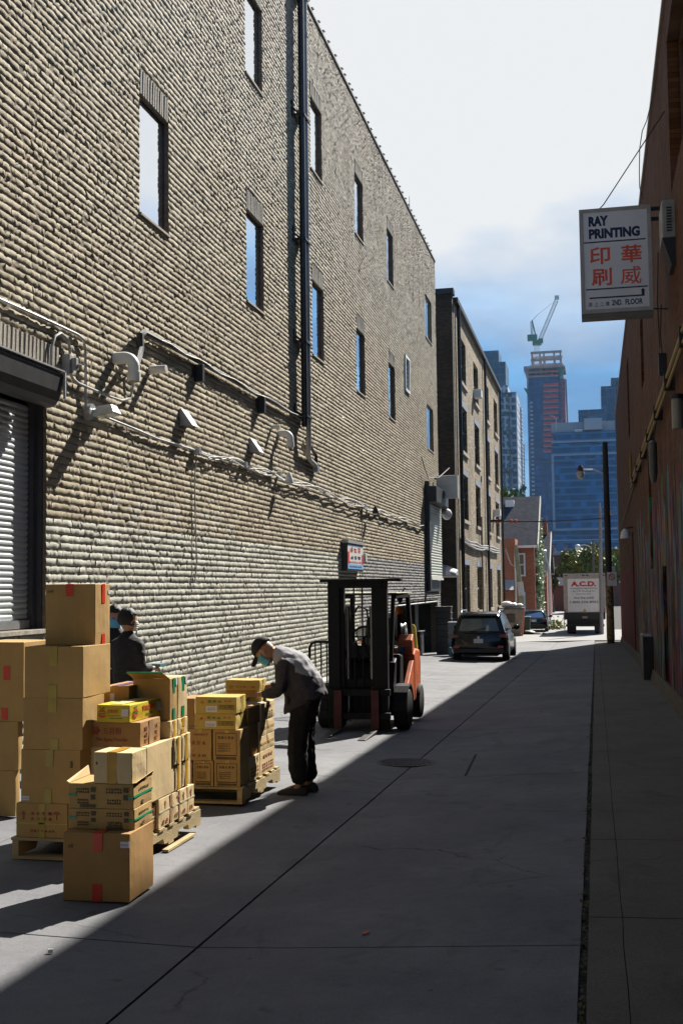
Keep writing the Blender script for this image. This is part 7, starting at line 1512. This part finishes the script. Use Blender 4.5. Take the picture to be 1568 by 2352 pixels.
    S = {'c': (*J['chest'][:3], .10)}; SE = []
    for s_ in 'LR':
        w2 = Vector(J['el' + s_][:3]).lerp(Vector(J['wr' + s_][:3]), .93); S['s' + s_] = (*J['sh' + s_][:3], .092); S['e' + s_] = (*J['el' + s_][:3], .062); S['w' + s_] = (*w2, .045); SE += [('c', 's' + s_), ('s' + s_, 'e' + s_), ('e' + s_, 'w' + s_)]
    mb.add(*skinmesh(S, SE)); fuse('jacket', mb, jmats, t, .011, 4, .010, jfn)
    # hair / cap / mask
    if hair:
        mb = MB(); mb.ell(H(-.016, 0, .026), .112, .095, .118, rot, 24, 18)
        o = build(mb, 'hair', HAIR, t, world=False, smooth=True); me = o.data; bm = bmesh.new(); bm.from_mesh(me); inv = rot.inverted()
        dele = [v for v in bm.verts if ((inv @ (v.co - hc)).x > .035 and (inv @ (v.co - hc)).z < (.060)) or (inv @ (v.co - hc)).z < -.055]
        bmesh.ops.delete(bm, geom=dele, context='VERTS'); r = random.Random(4)
        for v in bm.verts: v.co += Vector((r.uniform(-1, 1), r.uniform(-1, 1), r.uniform(-1, 1))) * .006
        bm.to_mesh(me); bm.free(); sm = o.modifiers.new('s', 'SOLIDIFY'); sm.thickness = .012
    if cap:
        mb = MB(); mb.ell(H(-.008, 0, .034), .110, .092, .105, rot, 20, 14); o = build(mb, 'cap', CAPM, t, world=False, smooth=True); me = o.data; bm = bmesh.new(); bm.from_mesh(me); inv = rot.inverted()
        bmesh.ops.delete(bm, geom=[v for v in bm.verts if (inv @ (v.co - hc)).z < .028], context='VERTS'); bm.to_mesh(me); bm.free(); o.modifiers.new('s', 'SOLIDIFY').thickness = .006
        mb = MB(); secs = []
        for f_, w_, dz in ((.085, .082, 0), (.13, .078, -.008), (.17, .06, -.02), (.19, .03, -.028)): secs.append([H(f_, -w_, .03 + dz - .01), H(f_, 0, .045 + dz), H(f_, w_, .03 + dz - .01), H(f_, w_, .024 + dz - .01), H(f_, 0, .039 + dz), H(f_, -w_, .024 + dz - .01)])
        mb.loft(secs); build(mb, 'cap_peak', CAPM, o, world=False, smooth=True)
    if mask:
        mb = MB(); rows_ = []
        for j in range(6):
            z = .0 - .022 * j; rows_.append([H((.118 if 0 < j < 5 else .100) * math.cos(an) * (1 if abs(an) < 1 else .96) - .004 * abs(j - 1), (.085 - .004 * j) * math.sin(an), z) for an in [(-1.25 + 2.5 * k / 10) for k in range(11)]])
        for r_ in range(5): mb.loft([rows_[r_], rows_[r_ + 1]], cap=False, closed=False)
        o = build(mb, 'face_mask', mask, t, world=False, smooth=True); o.modifiers.new('s', 'SOLIDIFY').thickness = .003
        for q in (-1, 1): mb = MB(); mb.tube([H(.05, q * .078, -.012), H(.0, q * .086, .018), H(-.015, q * .086, -.01)], .0018, 5); build(mb, 'ear_loop', MWHT, o, world=False)
    return t
# the bending man: forward is local +x (world -x)
k = 1.045
J = {'pelvis': (-.06, 0, .83*k, .115), 'spine': (-.03, 0, 1.0*k, .115), 'chest': (.07, 0, 1.13*k, .12), 'neck': (.205, 0, 1.235*k, .052),
     'shL': (.10, .165, 1.15*k, .058), 'elL': (.12, .20, .90*k, .044), 'wrL': (.345, .11, .865*k, .030), 'hdL': (1, -.1, -.15),
     'shR': (.10, -.165, 1.15*k, .058), 'elR': (.14, -.20, .92*k, .044), 'wrR': (.34, -.12, .92*k, .030), 'hdR': (1, .35, -.2),
     'hipL': (-.055, .085, .78*k, .092), 'knL': (.0, .09, .43*k, .060), 'anL': (-.03, .10, .075, .042), 'toL': (.12, .11, .03, .035),
     'hipR': (-.055, -.085, .78*k, .092), 'knR': (-.02, -.09, .43*k, .060), 'anR': (-.08, -.10, .075, .042), 'toR': (.07, -.11, .03, .035)}
JS = [((.225, 0, 1.245*k), (1, 0, .35), .052, .062), ((.20, 0, 1.225*k), (1, 0, .5), .075, .095), ((.14, 0, 1.185*k), (.8, 0, .7), .12, .175), ((.06, 0, 1.12*k), (.55, 0, .85), .16, .20), ((-.01, 0, 1.02*k), (.4, 0, .9), .175, .20), ((-.055, 0, .90*k), (.3, 0, .95), .195, .20), ((-.065, 0, .79*k), (.42, 0, .9), .225, .21), ((-.065, 0, .772*k), (.42, 0, .9), .22, .205)]
def jf(c): return 1 if (c.z > 1.045 * k + .36 * (c.x + .1) and abs(c.y) < .19) else 0
mp = onG(688, 1822)
man = person('man in black cap and two-tone grey jacket bending over the boxes to write', (mp.x - .0, mp.y, mp.z), math.pi, J, (.325, 0, 1.245*k), (.62, 0, -.78), JS, [JK_D, JK_L], jf, mask=MASK, cap=True, hair=False)
mb = MB(); a = Vector(mp) + Vector((-.43, .12, .93)); mb.tube([a, a + Vector((-.02, -.01, -.10))], .004, 6); single(mb, 'pen', LAB, 'white pen held in the hand of the bending man', 'pen')
# two people by the wall
def standing(h, armf=.25):
    q = h / 1.70
    J = {'pelvis': (0, 0, .92, .115), 'spine': (.0, 0, 1.08, .11), 'chest': (0, 0, 1.28, .12), 'neck': (.01, 0, 1.46, .050)}
    for s_, y in (('L', 1), ('R', -1)):
        J.update({'sh' + s_: (0, y*.175, 1.37, .055), 'el' + s_: (-.02, y*.215, 1.10, .042), 'wr' + s_: (armf, y*.13, 1.08, .028), 'hip' + s_: (0, y*.09, .87, .088), 'kn' + s_: (.02, y*.09, .47, .058), 'an' + s_: (-.02, y*.09, .08, .042), 'to' + s_: (.12, y*.10, .03, .035)})
    return J, q
JS2 = [((.01, 0, 1.49), (0, 0, 1), .055, .060), ((.005, 0, 1.45), (0, 0, 1), .072, .085), ((0, 0, 1.40), (0, 0, 1), .10, .165), ((0, 0, 1.28), (0, 0, 1), .135, .195), ((0, 0, 1.10), (0, 0, 1), .13, .18), ((0, 0, .92), (0, 0, 1), .14, .19), ((0, 0, .84), (0, 0, 1), .15, .20)]
J2, q = standing(1.62); pA = onY(293, 1500, 11.2); gz = gzA = G(pA.x, 11.2)
person('dark haired person in black jacket standing with back turned by the wall, white mask', (pA.x, 11.2, gz), R(66), J2, (.02, 0, 1.60), (.95, -.25, -.05), JS2, [JK_K], None, mask=MWHT, sc=.955)
J3, q = standing(1.65); pB = onY(264, 1500, 11.95); gz = G(pB.x, 11.95)
person('person with blue face mask half hidden behind the topmost box', (pB.x, 11.95, gz), R(-62), J3, (.02, 0, 1.60), (.95, .1, -.12), JS2, [JK_K], None, mask=MASK, sc=.965)
a = Vector((pA.x + .18, 11.2 + .30, gzA + 1.045)); mb = MB(); mb.box(a.x - .06, a.x + .10, a.y - .09, a.y + .09, a.z, a.z + .025); single(mb, 'note_pad', mat('teal_pad', (.08, .22, .28), .5, .1), 'small teal pad held by the person in the black jacket', 'pad')
# ================================================================== forklift and cart
fx, fy = -3.24, 16.95; fz = G(fx, fy); t = thing('forklift', 'black and orange forklift truck with raised mast facing the camera', 'forklift', (fx, fy, fz), 0)
FB = mat('forklift_black', (0.006, 0.006, 0.006), .6, .3, 6, spec=.25); FO = mat('forklift_orange', (0.55, 0.12, 0.035), .5, .25, 5); FR = mat('fork_red', (0.085, 0.010, 0.008), .6, .3, 8); STEEL = mat('worn_steel', (.25, .24, .23), .4, .25, 12, metal=.6)
P = lambda mb, name, m, **kw: build(mb, name, m, kw.pop('parent', t), world=False, **kw)
for s_ in (-1, 1):
    mb = MB(); x = s_ * .335; mb.box(x - .085, x + .085, -1.20, -1.08, .06, 2.09); mb.box(x - s_*.085 - .01, x - s_*.085 + .012, -1.12, -1.02, .06, 2.09); P(mb, 'mast_rail', FB, bevel=.006)
    mb = MB(); x = s_ * .225; mb.box(x - .03, x + .03, -1.16, -1.06, .10, 2.02); P(mb, 'inner_rail', FB, bevel=.004)
    mb = MB(); mb.cyl((s_ * .17, -1.02, .15), (s_ * .17, -1.02, 1.75), .035, n=10); P(mb, 'lift_cylinder', mat('chrome_dark', (.2, .2, .22), .2, .1, metal=.8), smooth=True)
    mb = MB(); mb.bar((s_ * .06, -1.12, .35), (s_ * .06, -1.12, 2.0), .018); P(mb, 'chain', FB)
    mb = MB(); x = s_ * .26; mb.box(x - .055, x + .055, -1.34, -1.29, .07, .60); mb.hexa([(x - .055, -2.30, .045), (x + .055, -2.30, .045), (x + .055, -1.29, .045), (x - .055, -1.29, .045), (x - .05, -2.30, .055), (x + .05, -2.30, .055), (x + .055, -1.29, .085), (x - .055, -1.29, .085)]); mb.mi = [0] * 6 + [1] * 6; P(mb, 'fork', [FR, mat('dark_fork_steel', (.05, .045, .045), .5, .3, 9)], bevel=.005)
    mb = MB(); mb.box(x - .055, x + .055, -1.35, -1.285, .02, .045); P(mb, 'fork_heel', STEEL)
for z in (2.0, 1.35, .62):
    mb = MB(); mb.box(-.36, .36, -1.10 if z < 2 else -1.21, -1.04, z, z + .11); 
    if z < 1.9 and z > 1: continue
    P(mb, 'mast_crossbar', FB, bevel=.005)
mb = MB(); mb.box(-.52, .62, -1.24, -1.06, 2.09, 2.13); P(mb, 'mast_top_plate', FB, bevel=.004)
for z in (.20, .52): mb = MB(); mb.box(-.46, .46, -1.285, -1.22, z, z + .09); P(mb, 'carriage_bar', FB, bevel=.005)
mb = MB(); mb.tube([(-.1, -1.08, 1.6), (-.02, -1.0, 1.75), (.1, -1.0, 1.7), (.15, -1.05, 1.3)], .014, 6); P(mb, 'hose', FB, smooth=True)
mb = MB(); mb.tube([(.02, -1.05, .9), (-.06, -1.0, 1.25), (.03, -.98, 1.3), (.12, -1.02, 1.05)], .014, 6); P(mb, 'hose', FB, smooth=True)
# body
mb = MB(); mb.prism([(-.98, .22), (-.98, .62), (-.80, .95), (-.62, 1.02), (-.55, .62), (-.15, .55), (.55, .55), (.55, .22)], -.46, .46, 'x'); P(mb, 'chassis', FB, bevel=.02)
mb = MB(); mb.prism([(-.96, 1.02), (-.72, 1.18), (-.66, 1.18), (-.62, .95)], -.40, .40, 'x'); P(mb, 'dashboard', FB, bevel=.02)
mb = MB(); mb.box(-.36, .38, -.20, .52, .555, 1.0); P(mb, 'engine_hood', FB, bevel=.03)
mb = MB(); mb.prism([(.42, .28), (.42, 1.0), (.60, 1.08), (1.02, 1.04), (1.10, .85), (1.06, .42), (.92, .28)], -.54, .54, 'x'); P(mb, 'counterweight', FO, bevel=.045, seg=3)
mb = MB(); mb.prism([(.36, .98), (.36, 1.20), (.50, 1.30), (.58, 1.10), (.60, .98)], .30, .52, 'x'); P(mb, 'rear_pillar_cover', FO, bevel=.02)
mb = MB(); mb.prism([(-.2, .50), (-.2, .56), (.34, .90), (.42, .90), (.42, .30), (.25, .30)], .465, .535, 'x'); P(mb, 'side_panel', FO, bevel=.01)
mb = MB(); mb.prism([(-.70, .60), (-.35, .60), (-.35, 1.03), (-.62, 1.06)], .30, .50, 'x'); P(mb, 'side_tank', FB, bevel=.03)
mb = MB(); mb.box(.30, .56, -.62, -.30, .535, .56); P(mb, 'step_plate', STEEL)
for s_ in (-1, 1):
    mb = MB(); a_ = [(-1.04 + .34 * (1 - math.cos(k * math.pi / 8)), .29 + .36 * math.sin(k * math.pi / 8)) for k in range(9)]; mb.prism([(y, z) for y, z in a_] + [(y * .98 - .01, z - .035 if z > .3 else z) for y, z in reversed(a_)], s_ * .56 - .1, s_ * .56 + .09, 'x'); P(mb, 'mudguard', FB, bevel=.005)
    for (y, r_, w_) in ((-.70, .29, .20), (.80, .26, .18)):
        x = s_ * (.545 if y < 0 else .50); mb = MB(); mb.lathe((x, y, r_ + .004), [(r_ * .55, -w_/2), (r_ * .9, -w_/2), (r_, -w_/2 + .03), (r_, w_/2 - .03), (r_ * .9, w_/2), (r_ * .55, w_/2)], 28, 'x'); wl = P(mb, 'wheel', TYRE, smooth=True)
        mb = MB(); mb.lathe((x + s_ * (w_/2 - .04), y, r_ + .004), [(r_ * .54, -.02), (r_ * .5, .015), (r_ * .2, -.01), (r_ * .16, .03), (.001, .03)], 18, 'x'); P(mb, 'hub', STEEL if y < 0 else FB, parent=wl, smooth=True)
# seat, wheel, guard
mb = MB(); mb.box(-.22, .26, -.12, .34, 1.0, 1.09); P(mb, 'seat', mat('seat_vinyl', (.012, .012, .013), .5, .1), bevel=.03)
mb = MB(); mb.hexa([(-.22, .26, 1.05), (.26, .26, 1.05), (.26, .36, 1.05), (-.22, .36, 1.05), (-.18, .36, 1.55), (.22, .36, 1.55), (.22, .44, 1.55), (-.18, .44, 1.55)]); P(mb, 'backrest', MATS['seat_vinyl'], bevel=.04)
mb = MB(); n = 20; c = Vector((-.04, -.55, 1.30)); u_ = Vector((1, 0, 0)); v_ = Vector((0, .55, .83)); mb.tube([c + (u_ * math.cos(2*math.pi*k/n) + v_ * math.sin(2*math.pi*k/n)) * .17 for k in range(n + 1)], .014, 6, cap=False); mb.bar(c - u_ * .16, c + u_ * .16, .02); mb.bar(c, c + Vector((0, -.2, -.28)), .035); P(mb, 'steering_wheel', FB, smooth=True)
for s_ in (-1, 1):
    mb = MB(); mb.bar((s_ * .42, -.93, .98), (s_ * .40, -.55, 1.90), .055, .07); P(mb, 'guard_post', FB, bevel=.006)
    mb = MB(); mb.bar((s_ * .46, .62, 1.05), (s_ * .43, .56, 1.90), .06, .11); P(mb, 'guard_post', FB, bevel=.006)
    mb = MB(); mb.bar((s_ * .42, -.58, 1.88), (s_ * .43, .60, 1.88), .05, .06); P(mb, 'guard_rail', FB, bevel=.006)
for i in range(6): mb = MB(); y = -.5 + i * .21; mb.box(-.42, .43, y, y + .035, 1.895, 1.915); P(mb, 'guard_slat', FB)
mb = MB(); mb.box(-.46, .46, -.62, .80, 1.918, 1.934); P(mb, 'roof_sheet', mat('clear_roof', (.75, .74, .62), .4, .1, 3), bevel=.004)
# gas bottle, panel, beacon, lamps
mb = MB(); mb.lathe((.0, .68, 1.30), [(.06, -.40), (.13, -.36), (.155, -.30), (.155, .30), (.13, .36), (.05, .40)], 18, 'x'); P(mb, 'gas_bottle', mat('bottle_grey', (.55, .56, .55), .3, .1, metal=.4), smooth=True)
mb = MB(); mb.lathe((.37, .68, 1.30), [(.16, -.012), (.165, 0), (.16, .012)], 18, 'x'); P(mb, 'bottle_collar', RIM, smooth=True)
mb = MB(); mb.box(-.1, .30, .56, .60, 1.12, 1.62); P(mb, 'white_panel', WHT)
mb = MB(); mb.cyl((.30, .50, 1.05), (.30, .50, 1.60), .028, n=8); P(mb, 'beacon_pole', FB); mb = MB(); mb.lathe((.30, .50, 1.60), [(.06, 0), (.065, .02), (.05, .10), (.03, .12)], 12); P(mb, 'beacon', mat('amber_lens', (.75, .18, .01), .2, .1), smooth=True)
mb = MB(); mb.ell((.32, .5, 1.86), .05, .04, .09); mb.bar((.32, .5, 1.86), (.40, .5, 2.0), .02); P(mb, 'work_lamp', FB, smooth=True)
mb = MB(); mb.ell((-.30, -.86, 1.62), .055, .03, .07); mb.bar((-.30, -.86, 1.62), (-.40, -.75, 1.7), .02); P(mb, 'head_lamp', RIM, smooth=True)
mb = MB(); mb.cyl((.36, .3, 1.02), (.36, .3, 1.12), .05, n=10); P(mb, 'fuel_cap', mat('blue_cap', (.05, .12, .25), .4, .1))
# cart with bent handle by the wall
cy_ = 17.9; t = thing('platform_cart', 'black tubular cart standing against the wall behind the forklift', 'cart', (XL + 1.5, cy_, G(-4.6, cy_)))
xa, xb = onY(711, 1500, cy_).x, onY(790, 1500, cy_).x; gz = G(-4.5, cy_); zt_ = onY(740, 1474, cy_).z
mb = MB(); mb.tube([(xa, cy_, gz + .2), (xa, cy_, zt_ - .1), (xa + .03, cy_, zt_ - .03), (xa + .1, cy_, zt_), (xb - .1, cy_, zt_), (xb, cy_, zt_ - .08), (xb, cy_, gz + .2)], .022, 8); P2 = build(mb, 'handle', FB, t, smooth=True)
for k_ in range(1, 6): mb = MB(); x = xa + (xb - xa) * k_ / 6; mb.cyl((x, cy_, gz + .2), (x, cy_, zt_ - .005), .012, n=6); build(mb, 'bar', FB, t)
mb = MB(); mb.box(xa - .02, xb + .02, cy_ - .02, cy_ + 1.1, gz + .16, gz + .22); build(mb, 'deck', FB, t)
for x in (xa + .08, xb - .08):
    for y in (cy_ + .1, cy_ + .95): mb = MB(); mb.lathe((x, y, gz + .08), [(.02, -.02), (.08, -.02), (.08, .02), (.02, .02)], 14, 'x'); build(mb, 'caster', TYRE, t)
# ================================================================== the air between here and the towers
mb = MB(); mb.box(-420, 420, -70, 760, -3.2, 205)
hz_ = bpy.data.materials.new('haze_air'); hz_.use_nodes = True; ht = hz_.node_tree; ht.nodes.clear(); ho = ht.nodes.new('ShaderNodeOutputMaterial'); hv = ht.nodes.new('ShaderNodeVolumePrincipled')
hv.inputs['Color'].default_value = (0.45, 0.72, 1.0, 1); hv.inputs['Density'].default_value = 0.00007; hv.inputs['Anisotropy'].default_value = 0.2; ht.links.new(hv.outputs[0], ho.inputs['Volume'])
tag(build(mb, 'haze', hz_), 'thin blue haze over the alley and the far towers', kind='stuff')
for o in C.objects:
    for k_ in ('_d', '_z'):
        if k_ in o: del o[k_]
